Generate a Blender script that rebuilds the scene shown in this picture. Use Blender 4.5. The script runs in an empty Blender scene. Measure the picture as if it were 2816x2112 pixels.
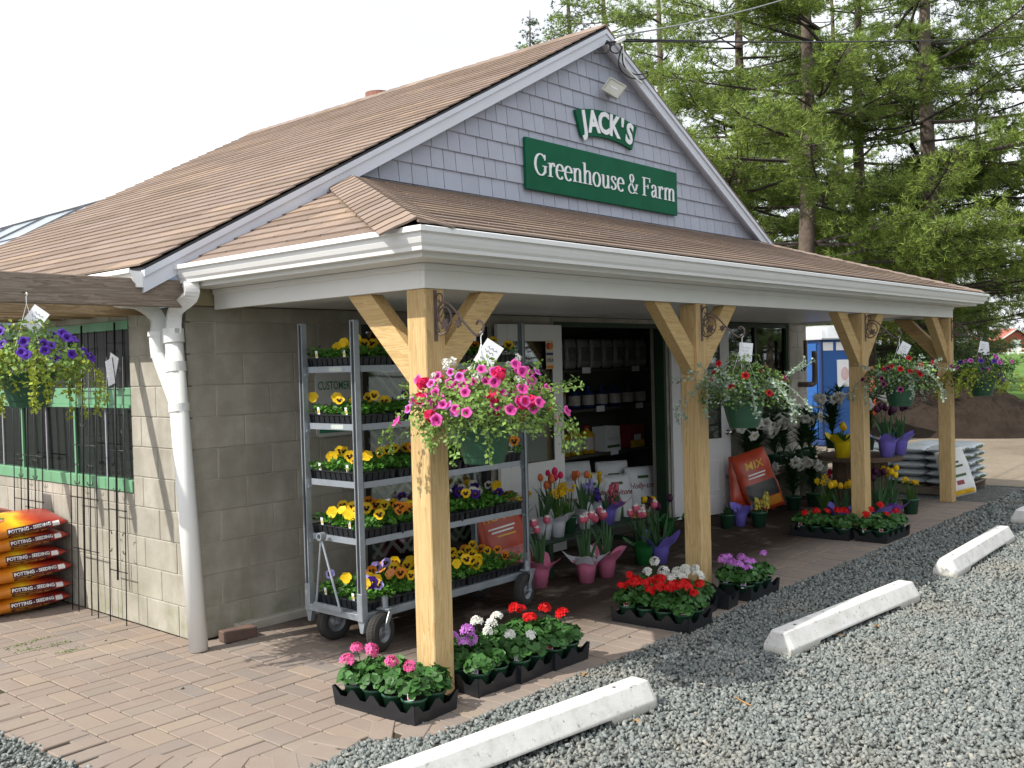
import bpy, math, random
import numpy as np
from mathutils import Vector, Matrix
R = math.radians
rnd = random.Random(7)
scene = bpy.context.scene
col = scene.collection

# ---------------------------------------------------------------- camera
F_PX, W_PX, H_PX = 2695.95, 2816.0, 2112.0
CAM = np.array((-3.2963, -5.6273, 1.7081)); YAW, PITCH, ROLL = 0.8491, -0.0198, -0.0266
_f0 = np.array((math.sin(YAW), math.cos(YAW), 0)); _r0 = np.array((math.cos(YAW), -math.sin(YAW), 0)); _u0 = np.array((0, 0, 1.0))
FWD = _f0*math.cos(PITCH)+_u0*math.sin(PITCH); _u1 = -_f0*math.sin(PITCH)+_u0*math.cos(PITCH)
RGT = _r0*math.cos(ROLL)+_u1*math.sin(ROLL); UPV = -_r0*math.sin(ROLL)+_u1*math.cos(ROLL)
cd = bpy.data.cameras.new('camera'); cam = bpy.data.objects.new('camera', cd); col.objects.link(cam)
cd.sensor_width = 36; cd.lens = F_PX/W_PX*36; cd.clip_end = 2000; cd.clip_start = .05
cam.matrix_world = Matrix(((RGT[0], UPV[0], -FWD[0], CAM[0]), (RGT[1], UPV[1], -FWD[1], CAM[1]), (RGT[2], UPV[2], -FWD[2], CAM[2]), (0, 0, 0, 1)))
scene.camera = cam
scene.render.resolution_x, scene.render.resolution_y = 1024, 768
def ray(px, py): return FWD+RGT*(px-W_PX/2)/F_PX+UPV*(H_PX/2-py)/F_PX
def at(px, py, ax, v):
    d = ray(px, py); t = (v-CAM[ax])/d[ax]; return CAM+t*d
def gx(px, py, v): return at(px, py, 0, v)
def gy(px, py, v): return at(px, py, 1, v)
def gz(px, py, v=0.): return at(px, py, 2, v)
def far(px, py, dist):
    d = ray(px, py); return CAM+d*dist

# ---------------------------------------------------------------- sky, sun, exposure
SUN_TO = Vector((-1.0, .394, 1.15)).normalized()
world = bpy.data.worlds.new('World'); scene.world = world; world.use_nodes = True
nt = world.node_tree; nt.nodes.clear()
wo = nt.nodes.new('ShaderNodeOutputWorld'); bg = nt.nodes.new('ShaderNodeBackground')
sky = nt.nodes.new('ShaderNodeTexSky'); sky.sky_type = 'NISHITA'; sky.sun_disc = False
sky.sun_elevation = math.asin(SUN_TO.z); sky.sun_rotation = math.atan2(SUN_TO.x, SUN_TO.y)
sky.air_density = 1.0; sky.dust_density = 3.0; sky.ozone_density = 1.0
tc = nt.nodes.new('ShaderNodeTexCoord'); mp = nt.nodes.new('ShaderNodeMapping'); mp.inputs['Scale'].default_value = (1, 1, 2.6)
cn = nt.nodes.new('ShaderNodeTexNoise'); cn.inputs['Scale'].default_value = 2.2; cn.inputs['Detail'].default_value = 7; cn.inputs['Roughness'].default_value = .55
cr = nt.nodes.new('ShaderNodeValToRGB'); cr.color_ramp.elements[0].position = .3; cr.color_ramp.elements[1].position = .68
cr.color_ramp.elements[0].color = (.55, .55, .55, 1); cr.color_ramp.elements[1].color = (.95, .95, .95, 1)
mx = nt.nodes.new('ShaderNodeMix'); mx.data_type = 'RGBA'
mx.inputs['B'].default_value = (13.5, 13.9, 14.6, 1)
nt.links.new(tc.outputs['Generated'], mp.inputs[0]); nt.links.new(mp.outputs[0], cn.inputs['Vector']); nt.links.new(cn.outputs['Fac'], cr.inputs[0])
nt.links.new(cr.outputs[0], mx.inputs['Factor']); nt.links.new(sky.outputs[0], mx.inputs['A']); nt.links.new(mx.outputs['Result'], bg.inputs[0])
bg.inputs[1].default_value = .105
nt.links.new(bg.outputs[0], wo.inputs[0])
sd = bpy.data.lights.new('sun', 'SUN'); sd.energy = 5.0; sd.angle = R(.55); sd.color = (1, .95, .86)
sun = bpy.data.objects.new('sun', sd); col.objects.link(sun); sun.location = (-8, 2, 12)
sun.rotation_euler = SUN_TO.to_track_quat('Z', 'Y').to_euler()
vs = scene.view_settings; vs.view_transform = 'Standard'; vs.look = 'None'; vs.exposure = 0.22; vs.gamma = 1; vs.use_curve_mapping = False

# ---------------------------------------------------------------- mesh helpers
def _ico():
    t = (1+5**.5)/2
    v = [(-1, t, 0), (1, t, 0), (-1, -t, 0), (1, -t, 0), (0, -1, t), (0, 1, t), (0, -1, -t), (0, 1, -t), (t, 0, -1), (t, 0, 1), (-t, 0, -1), (-t, 0, 1)]
    f = [(0, 11, 5), (0, 5, 1), (0, 1, 7), (0, 7, 10), (0, 10, 11), (1, 5, 9), (5, 11, 4), (11, 10, 2), (10, 7, 6), (7, 1, 8), (3, 9, 4), (3, 4, 2), (3, 2, 6), (3, 6, 8), (3, 8, 9), (4, 9, 5), (2, 4, 11), (6, 2, 10), (8, 6, 7), (9, 8, 1)]
    v = np.array(v, float); v /= np.linalg.norm(v[0]); return v, f
ICO = _ico()
def rotz(a): return Matrix.Rotation(a, 4, 'Z')
def T(x, y, z): return Matrix.Translation((x, y, z))
def frame(d, spin=0., origin=(0, 0, 0), s=1.):
    """matrix whose z axis points along d"""
    q = Vector(d).to_track_quat('Z', 'Y').to_matrix().to_4x4()
    return Matrix.Translation(origin) @ q @ Matrix.Rotation(spin, 4, 'Z') @ Matrix.Scale(s, 4)
def arr_rot(d, spin):
    """N directions and spins -> N 3x3 rotations with z along d"""
    d = d/np.maximum(np.linalg.norm(d, axis=1, keepdims=True), 1e-9)
    a = np.where(np.abs(d[:, 2:3]) > .95, np.array([[1., 0, 0]]), np.array([[0, 0, 1.]]))
    x = np.cross(a, d); x /= np.linalg.norm(x, axis=1, keepdims=True); y = np.cross(d, x)
    c, s = np.cos(spin)[:, None], np.sin(spin)[:, None]
    return np.stack([x*c+y*s, -x*s+y*c, d], axis=2)
class MB:
    def __init__(s): s.v = []; s.f = []; s.m = []
    def add(s, vs, fs, mi=0, M=None):
        o = len(s.v)
        if M is not None: vs = [tuple(M @ Vector(p)) for p in vs]
        s.v.extend(tuple(map(float, p)) for p in vs); s.f.extend(tuple(i+o for i in f) for f in fs)
        s.m.extend(mi if isinstance(mi, list) else [mi]*len(fs)); return s
    def box(s, x0, y0, z0, x1, y1, z1, mi=0, M=None, ch=0.):
        if ch <= 0:
            vs = [(x, y, z) for x in (x0, x1) for y in (y0, y1) for z in (z0, z1)]
            return s.add(vs, [(0, 1, 3, 2), (4, 6, 7, 5), (0, 4, 5, 1), (2, 3, 7, 6), (0, 2, 6, 4), (1, 5, 7, 3)], mi, M)
        lo = (x0, y0, z0); hi = (x1, y1, z1); vs = []; idx = {}
        for cx in (0, 1):
            for cy in (0, 1):
                for cz in (0, 1):
                    c = (cx, cy, cz)
                    for ax in range(3):
                        p = []
                        for k in range(3):
                            b = hi[k] if c[k] else lo[k]
                            if k != ax: b += -ch if c[k] else ch
                            p.append(b)
                        idx[c, ax] = len(vs); vs.append(p)
        fs = []
        for ax in range(3):
            u, w = [(1, 2), (2, 0), (0, 1)][ax]
            for sd_ in (0, 1):
                q = []
                for a, b in ((0, 0), (1, 0), (1, 1), (0, 1)):
                    c = [0]*3; c[ax] = sd_; c[u] = a; c[w] = b; q.append(idx[tuple(c), ax])
                fs.append(tuple(q) if sd_ else tuple(q[::-1]))
            for a in (0, 1):
                for b in (0, 1):
                    c0 = [0]*3; c1 = [0]*3; c0[u] = c1[u] = a; c0[w] = c1[w] = b; c1[ax] = 1
                    c0, c1 = tuple(c0), tuple(c1)
                    q = (idx[c0, u], idx[c1, u], idx[c1, w], idx[c0, w])
                    fs.append(q if (a == b) else q[::-1])
        for c in [(a, b, d) for a in (0, 1) for b in (0, 1) for d in (0, 1)]:
            q = (idx[c, 0], idx[c, 1], idx[c, 2]); fs.append(q if sum(c) % 2 else q[::-1])
        return s.add(vs, fs, mi, M)
    def tube(s, pts, r, n=8, mi=0, cap=True, M=None):
        pts = [Vector(p) for p in pts]; k = len(pts); rs = r if isinstance(r, (list, tuple)) else [r]*k
        vs = []; ref = None
        for i, p in enumerate(pts):
            d = (pts[min(i+1, k-1)]-pts[max(i-1, 0)]).normalized()
            if ref is None: ref = Vector((0, 0, 1)) if abs(d.z) < .9 else Vector((1, 0, 0))
            x = ref-d*ref.dot(d)
            if x.length < 1e-4: x = Vector((0, 1, 0))-d*d.y
            x.normalize(); y = d.cross(x); ref = x
            for j in range(n):
                a = 2*math.pi*j/n; vs.append(p+(x*math.cos(a)+y*math.sin(a))*rs[i])
        fs = [(i*n+j, i*n+(j+1) % n, (i+1)*n+(j+1) % n, (i+1)*n+j) for i in range(k-1) for j in range(n)]
        if cap: fs += [tuple(range(n))[::-1], tuple((k-1)*n+j for j in range(n))]
        return s.add(vs, fs, mi, M)
    def lathe(s, prof, n=16, mi=0, M=None, wav=None):
        vs = []
        for i, (r, z) in enumerate(prof):
            for j in range(n):
                a = 2*math.pi*j/n; rr, zz = (r, z) if wav is None else wav(i, a, r, z)
                vs.append((rr*math.cos(a), rr*math.sin(a), zz))
        fs = [(i*n+j, i*n+(j+1) % n, (i+1)*n+(j+1) % n, (i+1)*n+j) for i in range(len(prof)-1) for j in range(n)]
        mis = [m for m in (mi if isinstance(mi, list) else [mi]*(len(prof)-1)) for j in range(n)]
        return s.add(vs, fs, mis, M)
    def prism(s, poly, h0, h1, ax=2, mi=0, M=None):
        """extrude a 2-d polygon between h0 and h1 along axis ax (0,1,2)"""
        def pt(p, h): return [(h, p[0], p[1]), (p[0], h, p[1]), (p[0], p[1], h)][ax]
        n = len(poly); vs = [pt(p, h0) for p in poly]+[pt(p, h1) for p in poly]
        fs = [tuple(range(n))[::-1], tuple(range(n, 2*n))]+[(i, (i+1) % n, n+(i+1) % n, n+i) for i in range(n)]
        return s.add(vs, fs, mi, M)
    def ball(s, c, r, mi=0, sc=(1, 1, 1)):
        v, f = ICO; return s.add([(c[0]+p[0]*r*sc[0], c[1]+p[1]*r*sc[1], c[2]+p[2]*r*sc[2]) for p in v], f, mi)
    def mesh(s, name, mats, smooth=False):
        me = bpy.data.meshes.new(name); me.from_pydata(s.v, [], s.f)
        for m in mats: me.materials.append(m)
        if len(mats) > 1: me.polygons.foreach_set('material_index', s.m)
        if smooth: me.polygons.foreach_set('use_smooth', [True]*len(s.f))
        me.validate(); me.update(); return me
    def build(s, name, mats, parent=None, loc=(0, 0, 0), rot=(0, 0, 0), smooth=False):
        if not isinstance(mats, (list, tuple)): mats = [mats]
        return obj(name, s.mesh(name, mats, smooth), parent, loc, rot)
def fixn(me):
    import bmesh
    b = bmesh.new(); b.from_mesh(me); bmesh.ops.recalc_face_normals(b, faces=b.faces); b.to_mesh(me); b.free(); return me
def obj(name, me, parent=None, loc=(0, 0, 0), rot=(0, 0, 0)):
    o = bpy.data.objects.new(name, me); col.objects.link(o); o.parent = parent; o.location = loc; o.rotation_euler = rot; return o
def put(name, me, parent, M):
    o = bpy.data.objects.new(name, me); col.objects.link(o); o.parent = parent; o.matrix_basis = M; return o
def tag(o, label=None, cat=None, group=None, kind=None):
    if label: o['label'] = label
    if cat: o['category'] = cat
    if group: o['group'] = group
    if kind: o['kind'] = kind
    return o
def thing(name, label, cat, loc=(0, 0, 0), rz=0., group=None):
    o = bpy.data.objects.new(name, None); o.empty_display_size = .1; col.objects.link(o); o.location = loc; o.rotation_euler = (0, 0, rz)
    return tag(o, label, cat, group)
def bulk(name, sets, mats, parent=None, smooth=False):
    """sets: list of (verts Nx3, faces array MxK all same K, material index)"""
    me = bpy.data.meshes.new(name); Vs = np.concatenate([v for v, f, m in sets]).astype(np.float32)
    lt, li, mi, off = [], [], [], 0
    for v, f, m in sets:
        f = np.asarray(f); li.append((f+off).ravel()); lt.append(np.full(len(f), f.shape[1])); mi.append(np.full(len(f), m)); off += len(v)
    lt = np.concatenate(lt); li = np.concatenate(li); mi = np.concatenate(mi)
    me.vertices.add(len(Vs)); me.vertices.foreach_set('co', Vs.ravel())
    me.loops.add(len(li)); me.loops.foreach_set('vertex_index', li.astype(np.int32))
    me.polygons.add(len(lt)); me.polygons.foreach_set('loop_start', np.concatenate([[0], np.cumsum(lt)[:-1]]).astype(np.int32))
    me.polygons.foreach_set('loop_total', lt.astype(np.int32)); me.polygons.foreach_set('material_index', mi.astype(np.int32))
    if smooth: me.polygons.foreach_set('use_smooth', np.ones(len(lt), bool))
    for m in (mats if isinstance(mats, (list, tuple)) else [mats]): me.materials.append(m)
    me.update(calc_edges=True); return obj(name, me, parent)
def scat(tv, tf, pos, rot, sc):
    """instance a small template: returns verts, faces arrays"""
    tv = np.asarray(tv, float); N = len(pos); k = len(tv); sc = np.asarray(sc, float)
    if sc.ndim == 1: sc = sc[:, None]*np.ones((1, 3))
    v = np.einsum('nij,nkj->nki', rot, tv[None]*sc[:, None, :])+pos[:, None, :]
    f = np.asarray(tf)[None]+(np.arange(N)*k)[:, None, None]
    return v.reshape(-1, 3), f.reshape(-1, len(tf[0]))
def cat_rom(pts, n=6, closed=False):
    p = [np.array(q, float) for q in pts]; out = []
    m = len(p)
    for i in range(m if closed else m-1):
        if closed: a, b, c, d = p[i-1], p[i], p[(i+1) % m], p[(i+2) % m]
        else: a, b, c, d = p[max(i-1, 0)], p[i], p[i+1], p[min(i+2, m-1)]
        for k in range(n):
            t = k/n; out.append(.5*((2*b)+(c-a)*t+(2*a-5*b+4*c-d)*t*t+(3*b-a-3*c+d)*t**3))
    if not closed: out.append(p[-1])
    return out

# ---------------------------------------------------------------- materials
class NT:
    def __init__(s, name):
        s.m = bpy.data.materials.new(name); s.m.use_nodes = True; s.t = s.m.node_tree; s.b = s.t.nodes['Principled BSDF']
    def n(s, typ, **k):
        x = s.t.nodes.new(typ)
        for a, b in k.items():
            if a.startswith('i_'): x.inputs[a[2:].replace('_', ' ')].default_value = b
            else: setattr(x, a, b)
        return x
    def l(s, a, b): s.t.links.new(a, b)
    def mix(s, fac, a, b, typ='MIX'):
        x = s.t.nodes.new('ShaderNodeMix'); x.data_type = 'RGBA'; x.blend_type = typ
        for key, v in (('Factor', fac), ('A', a), ('B', b)):
            if isinstance(v, (int, float)): x.inputs[key].default_value = v
            elif isinstance(v, tuple): x.inputs[key].default_value = v if len(v) == 4 else (*v, 1)
            else: s.l(v, x.inputs[key])
        return x.outputs['Result']
    def math(s, op, a, b=None, c=None):
        x = s.t.nodes.new('ShaderNodeMath'); x.operation = op
        for i, v in enumerate((a, b, c)):
            if v is None: continue
            if isinstance(v, (int, float)): x.inputs[i].default_value = v
            else: s.l(v, x.inputs[i])
        return x.outputs[0]
    def ramp(s, fac, stops):
        x = s.t.nodes.new('ShaderNodeValToRGB'); e = x.color_ramp.elements
        while len(e) < len(stops): e.new(.5)
        for el, (p, c) in zip(e, stops): el.position = p; el.color = (*c, 1) if len(c) == 3 else c
        s.l(fac, x.inputs[0]); return x.outputs[0]
    def noise(s, scale, detail=3, rough=.5, vec=None, w=None, dist=0.):
        x = s.t.nodes.new('ShaderNodeTexNoise'); x.noise_dimensions = '4D' if w is not None else '3D'
        x.inputs['Scale'].default_value = scale; x.inputs['Detail'].default_value = detail; x.inputs['Roughness'].default_value = rough; x.inputs['Distortion'].default_value = dist
        if vec is not None: s.l(vec, x.inputs['Vector'])
        if w is not None: s.l(w, x.inputs['W'])
        return x.outputs['Fac']
    def coord(s, kind='Object', scale=None, loc=None, rot=None):
        t = s.t.nodes.new('ShaderNodeTexCoord').outputs[kind]
        if kind == 'Object' and scale is None and loc is None and rot is None: return t
        m = s.t.nodes.new('ShaderNodeMapping'); s.l(t, m.inputs[0])
        if scale: m.inputs['Scale'].default_value = scale
        if loc: m.inputs['Location'].default_value = loc
        if rot: m.inputs['Rotation'].default_value = rot
        return m.outputs[0]
    def pos(s): return s.t.nodes.new('ShaderNodeNewGeometry').outputs['Position']
    def orand(s): return s.t.nodes.new('ShaderNodeObjectInfo').outputs['Random']
    def irand(s): return s.t.nodes.new('ShaderNodeNewGeometry').outputs['Random Per Island']
    def bump(s, h, strength=.3, dist=.01):
        x = s.t.nodes.new('ShaderNodeBump'); x.inputs['Strength'].default_value = strength; x.inputs['Distance'].default_value = dist
        s.l(h, x.inputs['Height']); s.l(x.outputs[0], s.b.inputs['Normal'])
    def set(s, **k):
        for a, v in k.items():
            i = s.b.inputs[a.replace('_', ' ')]
            if isinstance(v, (int, float)): i.default_value = v
            elif isinstance(v, tuple): i.default_value = (*v, 1) if len(v) == 3 else v
            else: s.l(v, i)
        return s
def sc3(c, k): return tuple(min(1, x*k) for x in c)
def mat(name, c, rough=.6, var=.15, scale=6., bump=0., bscale=60., metal=0., orv=0., irv=0., spec=.5, detail=4, world=False, transl=0.):
    t = NT(name); w = t.math('MULTIPLY', t.orand(), 37.)
    vec = t.pos() if world else t.coord()
    f = t.noise(scale, detail, .6, vec, w)
    cc = t.mix(t.ramp(f, [(.3, (0, 0, 0)), (.7, (1, 1, 1))]), sc3(c, 1-var), sc3(c, 1+var))
    if orv or irv:
        r_ = t.math('ADD', t.math('MULTIPLY', t.math('SUBTRACT', t.orand(), .5), 2*orv), t.math('MULTIPLY', t.math('SUBTRACT', t.irand(), .5), 2*irv))
        h = t.n('ShaderNodeHueSaturation'); t.l(cc, h.inputs['Color']); t.l(t.math('ADD', r_, 1.), h.inputs['Value']); cc = h.outputs[0]
    t.set(Base_Color=cc, Roughness=rough, Metallic=metal, Specular_IOR_Level=spec)
    if bump: t.bump(t.noise(bscale, 3, .6, vec, w), bump)
    if transl:
        tr = t.n('ShaderNodeBsdfTranslucent'); t.l(cc, tr.inputs[0]); ms = t.n('ShaderNodeMixShader'); ms.inputs[0].default_value = transl
        t.l(t.b.outputs[0], ms.inputs[1]); t.l(tr.outputs[0], ms.inputs[2]); t.l(ms.outputs[0], t.t.nodes['Material Output'].inputs[0])
    return t.m
def m_block():
    t = NT('concrete_block'); p = t.pos(); r_ = t.orand()
    a = t.noise(3.2, 5, .65, p); b = t.noise(70, 3, .6, p); g = t.noise(1.1, 4, .6, p)
    c = t.mix(t.ramp(a, [(.38, (0, 0, 0)), (.66, (1, 1, 1))]), (.31, .29, .24), (.47, .445, .385))
    c = t.mix(t.math('MULTIPLY', b, .5), c, (.30, .28, .24))
    c = t.mix(t.math('MULTIPLY', t.ramp(g, [(.46, (0, 0, 0)), (.62, (1, 1, 1))]), .55), c, (.25, .235, .19))
    mp_ = t.n('ShaderNodeMapping'); t.l(p, mp_.inputs[0]); mp_.inputs['Scale'].default_value = (3.4, 3.4, .55); st = t.ramp(t.noise(1.3, 5, .7, mp_.outputs[0]), [(.52, (0, 0, 0)), (.72, (1, 1, 1))]); c = t.mix(t.math('MULTIPLY', st, .42), c, (.20, .185, .145))
    sp_ = t.ramp(t.noise(7, 5, .75, p), [(.60, (0, 0, 0)), (.78, (1, 1, 1))]); c = t.mix(t.math('MULTIPLY', sp_, .35), c, (.55, .53, .47))
    # green algae at the foot of the wall
    sx = t.n('ShaderNodeSeparateXYZ'); t.l(p, sx.inputs[0])
    lowm = t.math('MULTIPLY', t.ramp(sx.outputs[2], [(.05, (1, 1, 1)), (.42, (0, 0, 0))]), t.ramp(t.noise(5, 4, .6, p), [(.45, (0, 0, 0)), (.7, (1, 1, 1))]))
    c = t.mix(t.math('MULTIPLY', lowm, .6), c, (.17, .18, .09))
    h = t.n('ShaderNodeHueSaturation'); t.l(c, h.inputs['Color']); t.l(t.math('ADD', t.math('MULTIPLY', r_, .16), .92), h.inputs['Value'])
    t.set(Base_Color=h.outputs[0], Roughness=.92, Specular_IOR_Level=.25); t.bump(t.noise(150, 3, .7, p), .35, .004); return t.m
def m_paver():
    t = NT('paver_concrete'); p = t.pos(); r_ = t.orand()
    base = t.ramp(r_, [(0, (.262, .205, .168)), (.25, (.24, .195, .165)), (.5, (.285, .22, .178)), (.75, (.215, .185, .165)), (1, (.30, .235, .18))])
    c = t.mix(t.math('MULTIPLY', t.noise(90, 3, .7, p), .45), base, (.13, .105, .09))
    c = t.mix(t.math('MULTIPLY', t.ramp(t.noise(1.6, 4, .6, p), [(.45, (0, 0, 0)), (.75, (1, 1, 1))]), .35), c, (.32, .28, .235))
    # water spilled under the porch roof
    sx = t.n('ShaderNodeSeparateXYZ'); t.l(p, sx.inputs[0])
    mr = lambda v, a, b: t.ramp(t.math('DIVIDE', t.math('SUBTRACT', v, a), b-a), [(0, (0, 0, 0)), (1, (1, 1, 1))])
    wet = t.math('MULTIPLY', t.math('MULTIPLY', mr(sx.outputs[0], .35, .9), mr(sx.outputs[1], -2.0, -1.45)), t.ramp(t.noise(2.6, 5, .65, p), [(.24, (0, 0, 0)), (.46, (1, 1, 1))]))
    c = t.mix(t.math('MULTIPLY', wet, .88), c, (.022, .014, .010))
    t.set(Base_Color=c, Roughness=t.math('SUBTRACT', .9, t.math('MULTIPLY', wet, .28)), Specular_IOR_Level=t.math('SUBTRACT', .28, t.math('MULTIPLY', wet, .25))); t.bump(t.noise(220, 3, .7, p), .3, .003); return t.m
def m_wood(name, c1, c2, ax=2, rough=.65, scale=1., knots=True):
    t = NT(name); s = [9*scale]*3; s[ax] = .55*scale; w = t.math('MULTIPLY', t.orand(), 41.)
    v = t.coord(scale=tuple(s)); g = t.noise(1.6, 5, .6, v, w, 1.2)
    wv = t.math('FRACT', t.math('MULTIPLY', g, 9.))
    f = t.math('ADD', t.math('MULTIPLY', wv, .55), t.math('MULTIPLY', t.noise(11, 4, .7, v, w), .5))
    c = t.mix(t.ramp(f, [(.25, (0, 0, 0)), (.8, (1, 1, 1))]), c2, c1)
    if knots:
        s2 = [7*scale]*3; s2[ax] = 3.2*scale
        k = t.n('ShaderNodeTexVoronoi', voronoi_dimensions='4D'); t.l(t.coord(scale=tuple(s2)), k.inputs['Vector']); t.l(w, k.inputs['W']); k.inputs['Scale'].default_value = .62
        c = t.mix(t.ramp(k.outputs['Distance'], [(.035, (1, 1, 1)), (.075, (0, 0, 0))]), c, sc3(c2, .35))
    t.set(Base_Color=c, Roughness=rough, Specular_IOR_Level=.3); t.bump(f, .18, .004); return t.m
def m_shingle(name, c):
    t = NT(name); p = t.pos(); r_ = t.orand()
    gr = t.ramp(t.noise(420, 2, .8, p), [(.3, (.62, .62, .62)), (.7, (1.3, 1.3, 1.3))])
    c1 = t.mix(1., t.ramp(r_, [(0, sc3(c, .86)), (.4, c), (.7, (c[0]*.92, c[1]*.96, c[2]*1.06)), (1, (c[0]*1.12, c[1]*1.10, c[2]*1.02))]), gr, 'MULTIPLY')
    c1 = t.mix(t.ramp(t.noise(4, 3, .6, p), [(.35, (0, 0, 0)), (.65, (.5, .5, .5))]), c1, sc3(c, .72))
    h = t.n('ShaderNodeHueSaturation'); t.l(c1, h.inputs['Color']); t.l(t.math('ADD', t.math('MULTIPLY', r_, .22), .89), h.inputs['Value'])
    t.set(Base_Color=h.outputs[0], Roughness=.95, Specular_IOR_Level=.15); t.bump(t.noise(600, 2, .8, p), .5, .003); return t.m
def m_glass(name, tint=(.9, .95, .93), refl=.05):
    t = NT(name); tr = t.n('ShaderNodeBsdfTransparent'); tr.inputs[0].default_value = (*tint, 1); gl = t.n('ShaderNodeBsdfGlossy'); gl.inputs['Roughness'].default_value = .02
    lw = t.n('ShaderNodeLayerWeight'); lw.inputs[0].default_value = .35
    ms = t.n('ShaderNodeMixShader'); t.l(t.math('ADD', t.math('MULTIPLY', lw.outputs['Fresnel'], .55), refl), ms.inputs[0]); t.l(tr.outputs[0], ms.inputs[1]); t.l(gl.outputs[0], ms.inputs[2])
    t.l(ms.outputs[0], t.t.nodes['Material Output'].inputs[0]); return t.m
def m_gravel(name, c, scale):
    t = NT(name); p = t.pos(); v = t.n('ShaderNodeTexVoronoi'); t.l(p, v.inputs['Vector']); v.inputs['Scale'].default_value = scale
    hs = t.n('ShaderNodeSeparateColor'); t.l(v.outputs['Color'], hs.inputs[0])
    cc = t.mix(hs.outputs[0], sc3(c, .5), sc3(c, 1.35)); cc = t.mix(t.ramp(v.outputs['Distance'], [(.3, (0, 0, 0)), (.75, (1, 1, 1))]), cc, sc3(c, .35))
    cc = t.mix(t.math('MULTIPLY', t.ramp(t.noise(.7, 4, .6, p), [(.45, (0, 0, 0)), (.7, (1, 1, 1))]), .5), cc, (.20, .18, .14))
    t.set(Base_Color=cc, Roughness=.95, Specular_IOR_Level=.2)
    t.bump(t.math('SUBTRACT', 1., v.outputs['Distance']), .9, .02); return t.m
def m_ground(name, cols, scale=.8, fine=40, bump=.4):
    t = NT(name); p = t.pos(); c = t.ramp(t.noise(scale, 5, .65, p), [(.32+.4*i/(len(cols)-1), cc) for i, cc in enumerate(cols)])
    c = t.mix(t.math('MULTIPLY', t.noise(fine, 4, .7, p), .6), c, sc3(cols[0], .5)); t.set(Base_Color=c, Roughness=.97, Specular_IOR_Level=.1); t.bump(t.noise(fine, 4, .7, p), bump, .03); return t.m

M_BLOCK = m_block(); M_MORTAR = mat('mortar', (.40, .375, .32), .95, .15, 9, .3, 120, world=True)
M_PAVER = m_paver(); M_SAND = m_ground('joint_sand', [(.05, .04, .03), (.085, .07, .05), (.06, .065, .03)], 2., 90)
M_WHITE = mat('white_vinyl', (.78, .775, .75), .38, .03, 3); M_ALU = mat('white_aluminium', (.80, .80, .79), .3, .03, 2, orv=.02)
M_PVC = mat('pvc', (.76, .77, .75), .32, .03, 3); M_TRIMGREY = mat('grey_white_trim', (.60, .625, .69), .5, .04, 2)
M_POST = m_wood('treated_pine', (.60, .435, .22), (.43, .285, .12)); M_POSTX = m_wood('treated_pine_brace', (.59, .425, .205), (.43, .28, .115), 0); 
M_OLD = m_wood('weathered_timber', (.285, .235, .19), (.15, .115, .09), 0, .85); M_RAFT = m_wood('rafter_timber', (.36, .27, .16), (.22, .15, .08), 0, .8)
M_SHING = m_shingle('asphalt_shingle', (.255, .192, .152)); M_DRIP = mat('roof_edge', (.03, .03, .03), .7)
M_SHAKE = mat('gable_shake', (.385, .41, .485), .8, .06, 3, .25, 30, orv=.05, world=True); M_SHAKEBK = mat('shake_backing', (.12, .12, .13), .9)
M_SIGN = mat('sign_green', (.004, .105, .05), .6, .12, 4, .1, 60, spec=.15); M_LETTER = mat('letter_white', (.80, .81, .84), .45, .02)
M_GREENP = mat('green_paint', (.13, .31, .17), .5, .1, 5); M_DKGREEN = mat('dark_green_paint', (.012, .035, .016), .6)
M_GLASS = m_glass('glass'); M_GLASSDK = m_glass('tinted_glass', (.6, .64, .62), .04)
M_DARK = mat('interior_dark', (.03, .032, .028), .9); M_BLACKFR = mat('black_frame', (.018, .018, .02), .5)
M_DOOR = mat('door_white', (.70, .70, .70), .4, .03, 3); M_CHROME = mat('chrome', (.8, .8, .8), .15, 0, metal=1.); M_STEEL = mat('galvanised', (.34, .38, .42), .42, .14, 12, .05, 50, metal=.55)
M_IRON = mat('black_iron', (.012, .012, .013), .4, .1); M_RUST = mat('rust_iron', (.12, .085, .075), .6, .2, 20, .2, 60); M_TYRE = mat('tyre_rubber', (.028, .026, .024), .85, .25, 12, .1, 60)
M_TRAY = mat('black_plastic', (.014, .016, .02), .38, .1); M_POTG = mat('green_pot', (.022, .085, .045), .45, .1); M_SOIL = mat('potting_soil', (.03, .02, .014), .95, .3, 30, .5, 90)
M_PAPER = mat('paper', (.78, .79, .82), .7, .02); M_INK = mat('ink', (.05, .05, .12), .7); M_WIRE = mat('wire', (.04, .05, .04), .5); M_CABLE = mat('cable_black', (.012, .012, .014), .6)
M_CONC = mat('white_painted_concrete', (.70, .70, .68), .8, .1, 5, .3, 60); M_BARK = mat('pine_bark', (.115, .088, .07), .95, .35, 7, .8, 26); M_BARKD = mat('bark_dark', (.05, .04, .034), .95, .3, 7, .6, 26)
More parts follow.
